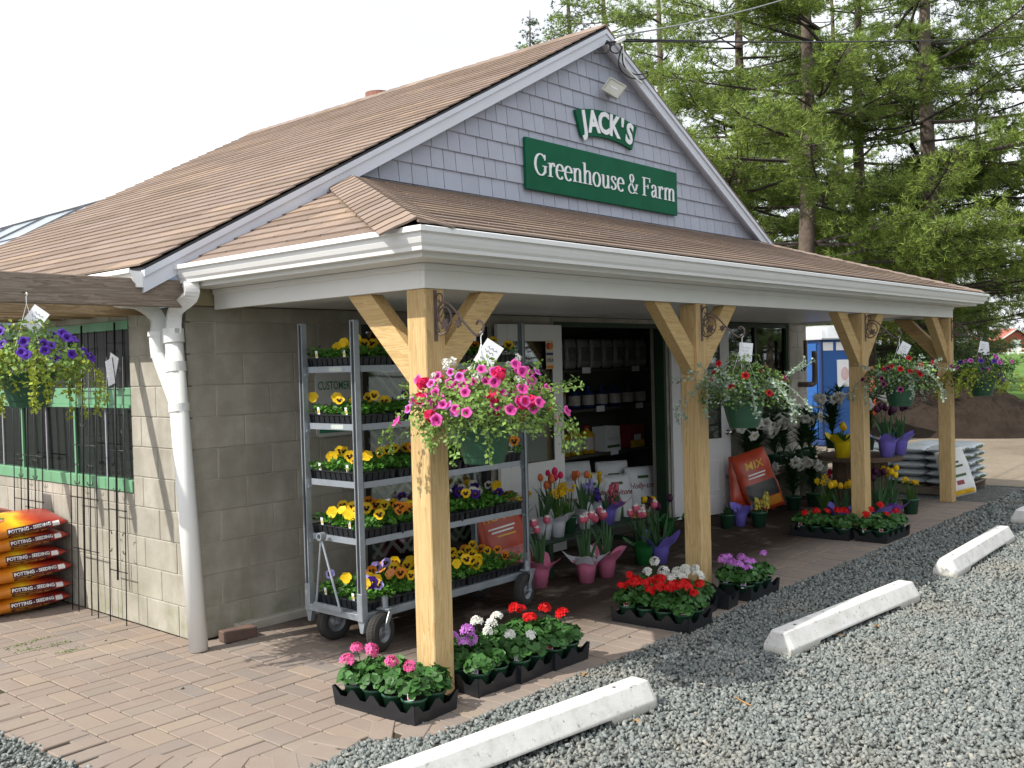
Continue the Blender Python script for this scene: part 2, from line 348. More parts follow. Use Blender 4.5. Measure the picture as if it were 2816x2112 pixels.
# ================================================================ ground setting
def poly_sheet(name, pts, z, m, kind='structure'):
    mb = MB(); mb.add([(x, y, z) for x, y in pts], [tuple(range(len(pts)))]); o = mb.build(name, m); tag(o, kind=kind); return o
M_GRAVBASE = m_gravel('gravel_bed', (.15, .162, .155), 46)
mb = MB(); NX = 60
mb.add([(-400, -400, -.012), (600, -400, -.012), (600, 600, -.012), (-400, 600, -.012)], [(0, 1, 2, 3)])
tag(mb.build('ground', M_GRAVBASE), kind='structure')
jit = random.Random(3)
def blob_edge(pts, n, amp):
    out = []
    for i in range(len(pts)):
        a, b = pts[i], pts[(i+1) % len(pts)]
        for k in range(n):
            t = k/n; out.append((a[0]+(b[0]-a[0])*t+jit.uniform(-amp, amp), a[1]+(b[1]-a[1])*t+jit.uniform(-amp, amp)))
    return out
M_DIRT = m_ground('dirt', [(.16, .13, .10), (.25, .21, .16), (.31, .265, .205)], .5, 14, .5)
poly_sheet('dirt_yard', blob_edge([(10.4, -4.6), (30, -6.5), (30, 14), (10.2, 14), (9.3, 3)], 8, .25), -.006, M_DIRT)
M_LAWN = m_ground('lawn_grass', [(.07, .14, .025), (.11, .20, .04), (.14, .23, .06)], .25, 9, .6)
# lawn rising gently to the far field
mb = MB(); gx0, gx1, ny = 24, 420, 30
vs, fs = [], []
xs = [24, 27, 32, 40, 55, 80, 130, 420]; ny = 40
for x in xs:
    for j in range(ny+1):
        y = -14+j*(314/ny); vs.append((x+(jit.uniform(-.6, .6) if x == 24 else 0), y, .0 if x == 24 else .02+max(0, x-26)*.013+.1*math.sin(y*.11+x*.2)))
for i in range(len(xs)-1):
    for j in range(ny): a = i*(ny+1)+j; fs.append((a, a+ny+1, a+ny+2, a+1))
mb.add(vs, fs); tag(mb.build('lawn', M_LAWN, smooth=True), kind='structure')

# ---------------------------------------------------------------- paved patio
PAVE_FRONT = -2.34
# left boundary: a curve sweeping round the corner of the patio
BD = [gz(*p)[:2] for p in ((0, 2008), (120, 2058), (225, 2105), (330, 2126), (560, 2142), (790, 2130), (905, 2088), (1000, 2035))]
BD = [(-1.62, 6.0), (-1.60, 2.2), (-1.48, .4)]+[tuple(p) for p in BD]+[(-.25, PAVE_FRONT+.02)]
def inside(x, y):
    if x >= 0: return PAVE_FRONT < y < .0 and x < 8.62
    if y > 5.5: return False
    # crossing test against the closed boundary polygon
    poly = BD+[(8.62, PAVE_FRONT), (8.62, 0), (0, 0), (0, 6)]; c = False
    for i in range(len(poly)):
        a, b = poly[i], poly[i-1]
        if (a[1] > y) != (b[1] > y) and x < (b[0]-a[0])*(y-a[1])/(b[1]-a[1])+a[0]: c = not c
    return c
base = MB(); bp = BD+[(8.60, PAVE_FRONT+.015), (8.60, .1), (.1, .1), (.1, 6)]
base.add([(x, y, -.007) for x, y in bp], [tuple(range(len(bp)))]); patio = base.build('paved_patio', M_SAND); tag(patio, kind='structure')
PL, PW, PJ = .232, .116, .006
_pm = {}
def paver_mesh(l, w):
    k = (round(l, 3), round(w, 3))
    if k not in _pm:
        mb = MB(); mb.box(-l/2+PJ/2, -w/2+PJ/2, -.03, l/2-PJ/2, w/2-PJ/2, 0, ch=.004); _pm[k] = mb.mesh('paver', [M_PAVER])
    return _pm[k]
spots = []
# basket-weave of paired pavers, square to the building; the front border runs as a soldier course
S = PL
for i in range(-9, 38):
    for j in range(-4, 34):
        cx, cy = i*S+.116, PAVE_FRONT+.232+.116+(j+3)*S
        near = cy < PAVE_FRONT+.232+.06
        if not inside(cx, cy) : 
            pass
        if (i+j) % 2 == 0: q = [(cx, cy-PW/2, 0), (cx, cy+PW/2, 0)]
        else: q = [(cx-PW/2, cy, 1), (cx+PW/2, cy, 1)]
        for x, y, o in q:
            hx, hy = (PL/2, PW/2) if o == 0 else (PW/2, PL/2)
            if y-hy < PAVE_FRONT+.228 and x > -.3: continue
            if x > 0 and y+hy > .005: continue
            if all(inside(x+a*hx*.96, y+b*hy*.96) for a in (-1, 1) for b in (-1, 1)): spots.append((x, y, o, PL, PW))
            else:
                for a in (-1, 1):      # cut pavers along the curve
                    xx, yy = (x+a*PL/4, y) if o == 0 else (x, y+a*PL/4)
                    if all(inside(xx+c*PW*.46, yy+d*PW*.46) for c in (-1, 1) for d in (-1, 1)) and (yy-PW/2 > PAVE_FRONT+.228 or xx < -.3): spots.append((xx, yy, o, PW, PW))
x = -.20
while x < 8.55:
    spots.append((x, PAVE_FRONT+.116, 1, PL, PW)); x += PW
# border pavers set radially round the curve
pb = cat_rom(BD[2:], 10); acc = 0
for i in range(1, len(pb)):
    acc += float(np.linalg.norm(pb[i]-pb[i-1]))
    if acc > .121:
        acc = 0; d = pb[i]-pb[i-1]; a = math.atan2(d[1], d[0]); nx, ny_ = -math.sin(a), math.cos(a)
        spots.append((pb[i][0]+nx*.10, pb[i][1]+ny_*.10, a+math.pi/2, PL, PW))
def pdist(s): return (s[0]-CAM[0])**2+(s[1]-CAM[1])**2
def pvis(s):
    v = np.array((s[0], s[1], 0))-CAM; d = v@FWD
    return d > 0 and abs(v@RGT/d) < .54 and abs(v@UPV/d) < .41
vis = sorted([s for s in spots if pvis(s) and not (s[0] > .2 and s[1] > .05)], key=pdist)
near_p, rest = vis[:300], vis[300:]
far_sets = []
for k, s in enumerate(near_p+rest):
    a = {0: 0., 1: math.pi/2}.get(s[2], s[2]); z = jit.uniform(-.002, .002)
    zz = .004 if isinstance(s[2], float) and s[2] not in (0, 1) else 0.
    Mx = T(s[0], s[1], z+zz) @ rotz(a+jit.uniform(-.008, .008)) @ Matrix.Rotation(jit.uniform(-.006, .006), 4, 'X')
    if k < 300: put('paver', paver_mesh(s[3], s[4]), patio, Mx)
    else: far_sets.append((Mx, s))
t_ = NT('paver_far'); M_PAVER_FAR = M_PAVER
mb = MB()
for Mx, s in far_sets:
    l, w = s[3], s[4]; mb.box(-l/2+PJ/2, -w/2+PJ/2, -.03, l/2-PJ/2, w/2-PJ/2, 0, M=Mx, ch=.004)
# the far pavers vary by mesh island instead of by object
def m_paver_far():
    m = M_PAVER.copy(); m.name = 'paver_concrete_island'; nt_ = m.node_tree
    for n in list(nt_.nodes):
        if n.type == 'OBJECT_INFO':
            g = nt_.nodes.new('ShaderNodeNewGeometry')
            for l in list(nt_.links):
                if l.from_node == n: nt_.links.new(g.outputs['Random Per Island'], l.to_socket)
    return m
o = mb.build('paver_field', m_paver_far(), patio); tag(o, kind='stuff')

# ---------------------------------------------------------------- loose gravel (real stones)
rng = np.random.default_rng(5)
cube = np.array([(x, y, z) for x in (-1, 1) for y in (-1, 1) for z in (-1, 1)], float)
cf = [(0, 1, 3, 2), (4, 6, 7, 5), (0, 4, 5, 1), (2, 3, 7, 6), (0, 2, 6, 4), (1, 5, 7, 3)]
def stones(n, reg, smin, smax, z=0.):
    p = rng.uniform((reg[0], reg[2]), (reg[1], reg[3]), (n, 2)); return p, rng.uniform(smin, smax, n)
gp, gs = [], []
for (x0, x1, y0, y1, dens, a, b) in ((-1.6, 3.4, -4.9, -2.1, 3100, .007, .0145), (3.4, 6.4, -5.4, PAVE_FRONT, 1900, .009, .0155), (6.4, 12.5, -6.2, PAVE_FRONT, 700, .012, .020), (-2.6, -.3, -3.6, 1.6, 1900, .007, .014)):
    p, s = stones(int((x1-x0)*(y1-y0)*dens), (x0, x1, y0, y1), a, b)
    d = np.concatenate([p, np.zeros((len(p), 1))], 1)-CAM; dep = d@FWD
    k = (dep > 0) & (np.abs(d@RGT/dep) < .55) & (d@UPV/dep > -.42)
    k &= ~np.array([inside(a_, b_) for a_, b_ in p]) | (rng.random(len(p)) < .0006)
    gp.append(p[k]); gs.append(s[k])
gp = np.concatenate(gp); gs = np.concatenate(gs); n = len(gp)
jitv = rng.uniform(.35, 1.05, (n, 8, 3)); rot = arr_rot(rng.normal(size=(n, 3)), rng.uniform(0, 6.28, n))
tv = cube[None]*jitv*gs[:, None, None]*np.array([1.35, .95, .6])
v = np.einsum('nij,nkj->nki', rot, tv); zc = rng.uniform(-.012, .004, n)
onp = np.array([inside(a_, b_) for a_, b_ in gp]); zc[onp] = gs[onp]*.45
v += np.concatenate([gp, zc[:, None]], 1)[:, None, :]
fa = np.array(cf)[None]+(np.arange(n)*8)[:, None, None]
def m_stone():
    t = NT('gravel_stone'); c = t.ramp(t.irand(), [(0, (.105, .12, .115)), (.35, (.18, .20, .192)), (.75, (.235, .258, .246)), (.97, (.30, .312, .292)), (1, (.37, .335, .28))])
    c = t.mix(t.math('MULTIPLY', t.noise(60, 3, .7, t.pos()), .4), c, (.09, .10, .10)); c = t.mix(t.math('MULTIPLY', t.ramp(t.noise(1.1, 5, .7, t.pos()), [(.50, (0, 0, 0)), (.72, (1, 1, 1))]), .45), c, (.25, .215, .17)); t.set(Base_Color=c, Roughness=.85, Specular_IOR_Level=.3); return t.m
M_STONE = m_stone()
o = bulk('gravel', [(v.reshape(-1, 3), fa.reshape(-1, 4), 0)], M_STONE)
tag(o, 'grey crushed stone gravel spread over the parking lot', 'gravel', kind='stuff')

# ================================================================ the shop building
bld = thing('shop_building', 'concrete block garden shop with brown shingle roof and timber porch', 'building')
CH = .2032; EPS = .006
_bm = {}
def block_mesh(l, h, dp):
    k = (round(l, 3), round(h, 3), round(dp, 3))
    if k not in _bm:
        mb = MB(); mb.box(0, 0, 0, k[0], k[2], k[1], ch=.003); _bm[k] = mb.mesh('block', [M_BLOCK])
    return _bm[k]
def block_wall(part, flip, length, openings, top):
    """flip=False: front wall along +X facing -Y; True: left wall along +Y facing -X"""
    for k in range(11):
        z0 = k*CH; z1 = min(z0+CH, top)
        lead = (k % 2 == 0) != flip            # this wall's block reaches the corner
        u = 0. if lead else .2032
        first = True
        while u < length-.02:
            u1 = min(u+.4064, length) if not (first and not lead) else min(u+.4064, length)
            segs = [(u, u1, z0, z1)]
            for (a, b, c, d) in openings:
                ns = []
                for (p, q, e, f) in segs:
                    if q <= a or p >= b or f <= c+.01 or e >= d-.01: ns.append((p, q, e, f)); continue
                    if p < a: ns.append((p, a, e, f))
                    if q > b: ns.append((b, q, e, f))
                    if e < c-.03: ns.append((max(p, a), min(q, b), e, c))
                    if f > d+.03: ns.append((max(p, a), min(q, b), d, f))
                segs = ns
            for (p, q, e, f) in segs:
                if q-p < .03 or f-e < .03: continue
                dp = .195 if (first and lead) else .09
                me = block_mesh(q-p-EPS, f-e-EPS, dp)
                if flip: Mx = T(0, q-EPS/2, e+EPS/2) @ rotz(-math.pi/2)
                else: Mx = T(p+EPS/2, 0, e+EPS/2)
                put('block', me, part, Mx)
            first = False; u = u1
WIN1 = (1.43, 2.82, .16, 2.04); DOORO = (3.70, 5.57, -.1, 2.09); WIN2 = (6.80, 8.50, .93, 2.13); WINL = (.74, 3.35, .90, 2.08)
TOP = 2.135; B = .006
def mortar_wall(name, flip, length, ops):
    mb = MB(); cuts = sorted({0., length, *[o[0] for o in ops], *[o[1] for o in ops]})
    for a, b in zip(cuts, cuts[1:]):
        zs = [(0, TOP)]
        for o in ops:
            if o[0] <= a+1e-6 and o[1] >= b-1e-6: zs = [(0, o[2])] if o[2] > 0 else []; zs += [(o[3], TOP)] if TOP-o[3] > .01 else []
        for z0, z1 in zs:
            if flip: mb.box(B, max(a, .03), z0, .19, b, z1)
            else: mb.box(max(a, .03), B, z0, b, .19, z1)
    return mb.build(name, M_MORTAR, bld)
fw = mortar_wall('front_wall', False, 9.0, [WIN1, DOORO, WIN2]); lw = mortar_wall('side_wall', True, 5.75, [WINL])
block_wall(fw, False, 9.0, [WIN1, DOORO, WIN2], TOP); block_wall(lw, True, 5.75, [WINL], TOP)
mb = MB(); mb.box(8.8, .195, 0, 9.0, 5.75, TOP); mb.box(.19, 5.56, 0, 8.8, 5.75, TOP); mb.build('rear_wall', M_MORTAR, bld)
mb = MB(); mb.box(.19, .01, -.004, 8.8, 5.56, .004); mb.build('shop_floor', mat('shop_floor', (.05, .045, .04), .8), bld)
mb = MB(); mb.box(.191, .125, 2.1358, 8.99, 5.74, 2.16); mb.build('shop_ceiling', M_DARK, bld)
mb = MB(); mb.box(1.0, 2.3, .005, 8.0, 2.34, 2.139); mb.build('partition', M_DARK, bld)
mb = MB(); mb.box(.27, -.065, -.005, 2.75, .006, .062, ch=.01); mb.build('footing', M_MORTAR, bld)
mb = MB(); mb.box(-.012, -.03, 2.137, .6, .19, 2.262); mb.build('sill_plate', mat('plate_timber', (.36, .31, .2), .8), bld)

# ---- main roof
EX, EZ, RX, RZ = -.34, 2.36, 4.45, 4.92; SL = (RZ-EZ)/(RX-EX); YF, YB = -.13, 5.80
def rz_(x): return EZ+SL*(x-EX) if x <= RX else RZ-SL*(x-RX)
EXR = 2*RX-EX
mb = MB(); mb.prism([(EX, EZ-.03), (RX, RZ-.03), (EXR, EZ-.03), (EXR, EZ-.012), (RX, RZ-.012), (EX, EZ-.012)], YF+.002, YB, ax=1)
roof = mb.build('main_roof', M_DRIP, bld)
_sm = {}
def shingle_piece(ub0, ub1, ut0, ut1, ex, m=M_SHING):
    """u ranges at the lower and upper edge of one strip shingle"""
    key = tuple(round(a-ub0, 3) for a in (ub1, ut0, ut1))+(ex,)
    if key not in _sm:
        mb = MB(); L = ub1-ub0; nt_ = max(1, round(L/.305)); g = .0035
        for k in range(nt_):
            a0 = L*k/nt_+(g if k else 0); a1 = L*(k+1)/nt_-(g if k < nt_-1 else 0)
            w = (ut1-ut0); b0 = (ut0-ub0)+w*k/nt_+(g if k else 0); b1 = (ut0-ub0)+w*(k+1)/nt_-(g if k < nt_-1 else 0)
            y1 = ex+.012
            vs = [(a0, 0, .003), (a1, 0, .003), (b1, y1, -.003), (b0, y1, -.003), (a0, .001, .0145), (a1, .001, .0145), (b1, y1, .004), (b0, y1, .004)]
            mb.add(vs, [(0, 3, 2, 1), (4, 5, 6, 7), (0, 1, 5, 4), (1, 2, 6, 5), (2, 3, 7, 6), (3, 0, 4, 7)])
        _sm[key] = mb.mesh('shingle', [m])
    return _sm[key]
def shingle_plane(part, P0, U, V, u0, u1, vmax, ex=.142, piece=.914, v0=-.02):
    """P0 origin, U along the eave, V up the slope; u0(v), u1(v) limits"""
    U = Vector(U).normalized(); V = Vector(V).normalized(); N = U.cross(V); P0 = Vector(P0); k = 0; v = v0
    while v < vmax-.02:
        e = min(ex, vmax-v); a0, a1, b0, b1 = u0(v), u1(v), u0(v+e), u1(v+e)
        off = -(k % 3)*piece/3; u = a0+off
        while u < a1-.01:
            p, q = max(u, a0), min(u+piece, a1)
            if q-p > .03:
                pt = b0 if p == a0 else p; qt = b1 if q == a1 else q
                if p != a0: pt = max(p, min(b0, q))
                if q != a1: qt = min(q, b1)
                pt = min(max(pt, b0), b1); qt = max(min(qt, b1), b0)
                if q-p > .003 and (qt-pt > -.001):
                    d = jit.uniform(-.003, .003)
                    O = P0+U*p+V*(v+d)+N*.004
                    Mx = Matrix(((U.x, V.x, N.x, O.x), (U.y, V.y, N.y, O.y), (U.z, V.z, N.z, O.z), (0, 0, 0, 1)))
                    put('shingle', shingle_piece(p, q, pt, qt, round(e, 3)), part, Mx)
            u += piece
        v += ex; k += 1
ln = math.hypot(RX-EX, RZ-EZ)
shingle_plane(roof, (EX, YB, EZ), (0, -1, 0), (RX-EX, 0, RZ-EZ), lambda v: 0., lambda v: YB-YF, ln)
mb = MB(); mb.prism([(RX, RZ-.010), (EXR, EZ-.010), (EXR, EZ+.004), (RX, RZ+.004)], YF, YB, ax=1); o = mb.build('rear_shingles', M_SHING, roof); tag(o, kind='stuff')
mb = MB(); y = YF
rc = MB(); rc.prism([(-.14, -.075), (0, .012), (.14, -.075), (.14, -.083), (0, .002), (-.14, -.083)], 0, .30, ax=1); rcm = rc.mesh('ridge_cap', [M_SHING])
while y < YB-.2:
    put('ridge_cap', rcm, roof, T(RX, y, RZ+.012) @ Matrix.Rotation(.03, 4, 'X')); y += .2
# rake boards with the dark shingle edge
for s_, nm in ((1, 'left'), (-1, 'right')):
    X0 = EX if s_ > 0 else EXR
    pts = [(X0, EZ-.03), (RX, RZ-.03), (RX, RZ-.03-.135), (X0, EZ-.03-.135)]
    mb = MB(); mb.prism(pts, YF+.006, YF+.030, ax=1); mb.prism([(X0, EZ-.028), (RX, RZ-.028), (RX, RZ-.07), (X0, EZ-.07)], YF-.008, YF+.006, ax=1)
    me = fixn(mb.mesh('rake_board', [M_TRIMGREY])); obj('rake_board', me, bld)
    mb = MB(); mb.prism([(X0+.01*s_, EZ-.09), (RX, RZ-.09), (RX, RZ-.105), (X0+.01*s_, EZ-.105)], YF+.031, -.003, ax=1); obj('rake_soffit', fixn(mb.mesh('rake_soffit', [M_TRIMGREY])), bld)
# gable wall with shakes, each a piece
mb = MB(); gz0 = 2.14; xl = EX+(gz0-EZ)/SL
mb.prism([(.05, gz0), (8.85, gz0), (8.85, rz_(8.85)-.06), (RX, RZ-.06), (.05, rz_(.05)-.06)], .004, .12, ax=1); gab = obj('gable_wall', fixn(mb.mesh('gable_wall', [M_SHAKEBK])), bld)
EXP = .1615; z = 2.973; k = 0
gj = random.Random(11)
def prow(me, Mx): put('shake', me, gab, Mx)
while z < 4.85:
    x = .9+gj.uniform(0, .15)
    while x < 8.2:
        w = gj.choice((.14, .165, .185, .205)); x1 = x+w
        za, zb = min(z+EXP+.012, rz_(x)-.03), min(z+EXP+.012, rz_(x1)-.03)
        if min(za, zb) > z+.012:
            g = .0035; y0, y1 = -.020+gj.uniform(-.0015, .0015), -.004
            fa_, fb_ = (za-z)/(EXP+.012), (zb-z)/(EXP+.012)
            ya, yb = y0+(y1-y0)*fa_, y0+(y1-y0)*fb_
            mb = MB(); vs = [(x+g, y0, z), (x1-g, y0, z), (x1-g, yb, zb), (x+g, ya, za), (x+g, .003, z), (x1-g, .003, z), (x1-g, .0031, zb), (x+g, .0031, za)]
            mb.add(vs, [(0, 1, 2, 3), (5, 4, 7, 6), (4, 5, 1, 0), (1, 5, 6, 2), (2, 6, 7, 3), (3, 7, 4, 0)]); mb.build('shake', M_SHAKE, gab)
        x = x1
    z += EXP; k += 1
# chimney behind the ridge
ch = MB(); ch.box(4.72, 3.5, 4.4, 5.22, 4.0, 4.97, ch=.01); o = ch.build('chimney', M_BLOCK, roof)
ch = MB(); ch.lathe([(.155, 4.972), (.155, 5.10), (.17, 5.10), (.17, 5.16), (.13, 5.16), (.13, 4.98)], 20, M=T(4.97, 3.75, 0)); ch.build('chimney_flue', mat('clay_flue', (.26, .12, .085), .85, .2, 12), roof, smooth=False)

# ---- porch
PX0, PX1, PD = .1716, 8.516, 2.0; OV = .31; PZ = 2.365; WZ = 3.115
ex0, ex1, ey = PX0-OV, PX1+OV, -PD-OV
hx0, hx1 = 1.36, ex1-(1.36-ex0)
mb = MB(); dz = -.015
mb.add([(ex0+.02, ey+.02, PZ+dz-.004), (ex1-.02, ey+.02, PZ+dz), (hx1, .002, WZ+dz), (hx0, .002, WZ+dz), (ex0+.02, -.02, PZ-.03+dz), (ex1-.02, -.02, PZ+dz)], [(0, 1, 2, 3), (0, 3, 4), (1, 5, 2)])
proof = mb.build('porch_roof', M_DRIP, bld)
hl = math.hypot(-ey, WZ-PZ)
shingle_plane(proof, (ex0, ey, PZ), (1, 0, 0), (0, -ey, WZ-PZ), lambda v: (hx0-ex0)*max(v, 0)/hl, lambda v: (ex1-ex0)-(hx0-ex0)*max(v, 0)/hl, hl, v0=.058)
sl_l = math.hypot(hx0-ex0, WZ-PZ)
shingle_plane(proof, (ex0, -.122, PZ-.03), (0, -1, 0), (hx0-ex0, 0, WZ-PZ), lambda v: 0., lambda v: max(.01, (-.122-ey)-(-ey)*max(v, 0)/sl_l), sl_l*.94, v0=.058)
shingle_plane(proof, (ex1, ey, PZ), (0, 1, 0), (hx1-ex1, 0, WZ-PZ), lambda v: (-ey)*max(v, 0)/sl_l, lambda v: -ey-.122, sl_l*.94, v0=.058)
# hip caps, curved over the hip
for (A, Bp, nL, nR) in (((ex0, ey, PZ), (hx0, 0, WZ), (-(WZ-PZ), 0, hx0-ex0), (0, -(WZ-PZ), -ey)), ((ex1, ey, PZ), (hx1, 0, WZ), ((WZ-PZ), 0, hx0-ex0), (0, -(WZ-PZ), -ey))):
    A, Bp = Vector(A), Vector(Bp); D = (Bp-A); Lh = D.length; D.normalize(); nL, nR = Vector(nL).normalized(), Vector(nR).normalized()
    sL = D.cross(nL).normalized(); sR = -D.cross(nR).normalized()
    if sL.dot(nR) > 0: sL = -sL
    if sR.dot(nL) > 0: sR = -sR
    N = (nL+nR).normalized(); mbc = MB(); Lc = .30
    prof = [(sL*.19+nL*.004), (sL*.10+nL*.012), (sL*.045+N*.014), (N*.019), (sR*.045+N*.014), (sR*.10+nR*.012), (sR*.19+nR*.004)]
    lo = [p+N*.012 for p in prof]; hi = [p+D*Lc for p in prof]; n = len(prof)
    lob = [p+N*.001 for p in prof]; 
    mbc.add([tuple(p) for p in lo+hi+lob], [(i, i+1, n+i+1, n+i) for i in range(n-1)]+[(2*n+i, 2*n+i+1, i+1, i) for i in range(n-1)])
    cm = fixn(mbc.mesh('hip_cap', [M_SHING])); s_ = 0.10
    while s_ < Lh-.18:
        p = A+D*s_; put('hip_cap', cm, proof, T(p.x, p.y, p.z)); s_ += .145
# fascia, soffit, frieze, ceiling
FZ0 = 2.238
mb = MB(); fx0, fx1, fy = PX0-.2, PX1+.2, -PD-.2
mb.box(fx0, fy, FZ0, fx1, fy+.02, 2.345); mb.box(fx0, fy+.0205, FZ0, fx0+.02, -.14, 2.345); mb.box(fx1-.02, fy+.0205, FZ0, fx1, -.14, 2.345); mb.build('fascia', M_WHITE, bld)
mb = MB(); mb.box(fx0+.0205, fy+.0205, FZ0+.002, fx1-.0205, -PD+.01, FZ0+.010); mb.box(fx0+.0205, -PD+.0105, FZ0+.002, PX0+.01, -.06, FZ0+.010); mb.box(PX1-.01, -PD+.0105, FZ0+.002, fx1-.0205, -.06, FZ0+.010); mb.build('soffit', M_WHITE, bld)
mb = MB(); mb.box(PX0, -PD, 2.110, PX1, -PD+.03, FZ0, ch=.002); mb.box(PX0, -PD+.0305, 2.110, PX0+.03, -.055, FZ0, ch=.002); mb.box(PX1-.03, -PD+.0305, 2.110, PX1, -.055, FZ0, ch=.002); 
mb.box(PX0-.012, -PD-.012, 2.205, PX1+.012, -PD-.0005, FZ0+.001, ch=.004); mb.box(PX0-.012, -PD, 2.205, PX0-.0005, -.055, FZ0+.001, ch=.004); mb.build('frieze_board', M_WHITE, bld)
mb = MB(); mb.box(PX0+.031, -PD+.031, 2.122, PX1-.031, -PD+.14, 2.2); mb.box(PX0+.031, -PD+.1405, 2.122, PX0+.14, -.06, 2.2); mb.box(PX1-.14, -PD+.1405, 2.122, PX1-.031, -.06, 2.2); mb.build('porch_beam', M_WHITE, bld)
cm = MB(); xx = PX0+.1405; 
while xx < PX1-.15:
    x2 = min(xx+1.22, PX1-.1405); pm = MB(); pm.box(xx+.002, -PD+.1405, 2.140, x2-.002, -.001, 2.150, ch=.001); pm.build('ceiling_panel', M_WHITE, bld); xx = x2
# gutters: closed K profile, mitred
KP = [(0, 2.262), (.062, 2.262), (.066, 2.28), (.078, 2.295), (.088, 2.318), (.092, 2.338), (.11, 2.345), (.11, 2.368), (.103, 2.372), (.098, 2.36), (.0, 2.352)]
def gutter(name, A, Bp, out, mA, mB, dz=0., mtl=None, KPx=None):
    A, Bp, out = Vector(A), Vector(Bp), Vector(out); D = (Bp-A).normalized(); K = KPx or KP; n = len(K)
    va = [A+out*d-D*(d*mA)+Vector((0, 0, z+dz)) for d, z in K]; vb = [Bp+out*d+D*(d*mB)+Vector((0, 0, z+dz)) for d, z in K]
    mb = MB(); mb.add([tuple(p) for p in va+vb], [(i, (i+1) % n, n+(i+1) % n, n+i) for i in range(n)]+[tuple(range(n)), tuple(range(n, 2*n))[::-1]])
    return obj(name, fixn(mb.mesh(name, [mtl or M_ALU])), bld)
gutter('porch_gutter', (fx0, fy, 0), (fx1, fy, 0), (0, -1, 0), 1, 1); gutter('porch_gutter', (fx0, fy, 0), (fx0, -.10, 0), (-1, 0, 0), 1, 0); gutter('porch_gutter', (fx1, fy, 0), (fx1, -.1, 0), (1, 0, 0), 1, 0)
mb = MB(); c0 = (fx0, fy)
mb.prism([(fx0-.113, fy-.113), (fx0-.113, fy-.085), (fx0-.104, fy-.085), (fx0-.104, fy-.104), (fx0-.085, fy-.104), (fx0-.085, fy-.113)], 2.344, 2.370); mb.build('gutter_mitre', M_ALU, bld)
gutter('eave_gutter', (EX+.02, -.118, 0), (EX+.02, YB, 0), (-1, 0, 0), 0, 0, dz=-.035)
mb = MB(); mb.box(EX+.021, YF+.03, 2.20, EX+.045, YB, EZ-.032); mb.build('eave_fascia', M_TRIMGREY, bld)
mb = MB(); mb.box(EX+.046, YF+.031, 2.20, -.001, YB, 2.212); mb.build('eave_soffit', M_GREENP, bld)
# posts, knee braces
POSTX = (PX0, 2.834, 5.85, 8.3764)
pm = MB(); pm.box(0, 0, 0, .14, .14, 2.108, ch=.005); pmesh = pm.mesh('porch_post', [M_POST])
L_ = .53*math.sqrt(2); hw = .138
br = MB(); br.box(0, -.044, 0, 0.76, .044, hw, ch=.004)
def brace_mesh():
    # in the XZ plane: from the post face (x=0) at z0 rising to the beam at x=.53
    mb = MB(); d = .195
    mb.prism([(0, 1.60), (0, 1.60+d), (.50-.19, 2.1085), (.50, 2.1085)], -.044, .044, ax=1); return fixn(mb.mesh('knee_brace', [M_POSTX]))
bme = brace_mesh()
posts = []
for i, x in enumerate(POSTX):
    p = put('porch_post', pmesh, bld, T(x, -PD, 0)); posts.append(p)
    if i < 3: put('knee_brace', bme, bld, T(x+.1405, -PD+.07, 0))
    if i > 0: put('knee_brace', bme, bld, T(x-.0005, -PD+.07, 0) @ rotz(math.pi))
    if i in (0, 3): put('knee_brace', bme, bld, T(x+.07, -PD+.1405, 0) @ rotz(math.pi/2))

# ---- windows and doors
def rect_frame(mb, u0, u1, z0, z1, w, y0, y1, M=None, mi=0):
    mb.box(u0, y0, z0, u0+w, y1, z1, mi, M); mb.box(u1-w, y0, z0, u1, y1, z1, mi, M); mb.box(u0+w, y0, z1-w, u1-w, y1, z1, mi, M); mb.box(u0+w, y0, z0, u1-w, y1, z0+w, mi, M)
def window_box(name, m, parent, *a, **k):
    mb = MB(); mb.box(*a, **k); return mb.build(name, m, parent)
# tall dark window behind the cart
w1 = MB(); rect_frame(w1, WIN1[0], WIN1[1], WIN1[2], WIN1[3], .055, .02, .08); w1.box(WIN1[0]+.055, .025, 1.02, WIN1[1]-.055, .075, 1.075); w1.box(2.09, .03, .215, 2.13, .07, 1.02); w1.box(2.09, .03, 1.075, 2.13, .07, 1.985)
w1o = w1.build('window', M_BLACKFR, bld)
for (a, b, c, d) in ((1.485, 2.09, .215, 1.02), (2.13, 2.765, .215, 1.02), (1.485, 2.09, 1.075, 1.985), (2.13, 2.765, 1.075, 1.985)): window_box('pane', M_GLASS, w1o, a, .048, c, b, .053, d)
lat = MB(); M_LAT = mat('lattice_white', (.80, .78, .74), .7)
for i in range(26):
    for s_ in (1, -1):
        x0_ = 1.0+i*.1; y_ = .14 if s_ > 0 else .148
        pts = []
        a, b = (x0_, .25), (x0_+s_*1.7, 1.95)
        n_ = 40; prev = None
        ts = [t for t in np.linspace(0, 1, n_) if 1.5 < a[0]+(b[0]-a[0])*t < 2.75]
        if len(ts) < 2: continue
        p, q = [(a[0]+(b[0]-a[0])*t, a[1]+(b[1]-a[1])*t) for t in (ts[0], ts[-1])]
        d = Vector((q[0]-p[0], q[1]-p[1])).normalized()*.014; nrm = (-d.y, d.x)
        if (i % 3) == 2: continue
        lat.prism([(p[0]+nrm[0], p[1]+nrm[1]), (q[0]+nrm[0], q[1]+nrm[1]), (q[0]-nrm[0], q[1]-nrm[1]), (p[0]-nrm[0], p[1]-nrm[1])], y_, y_+.006, ax=1)
obj('lattice', fixn(lat.mesh('lattice', [M_LAT])), w1o)
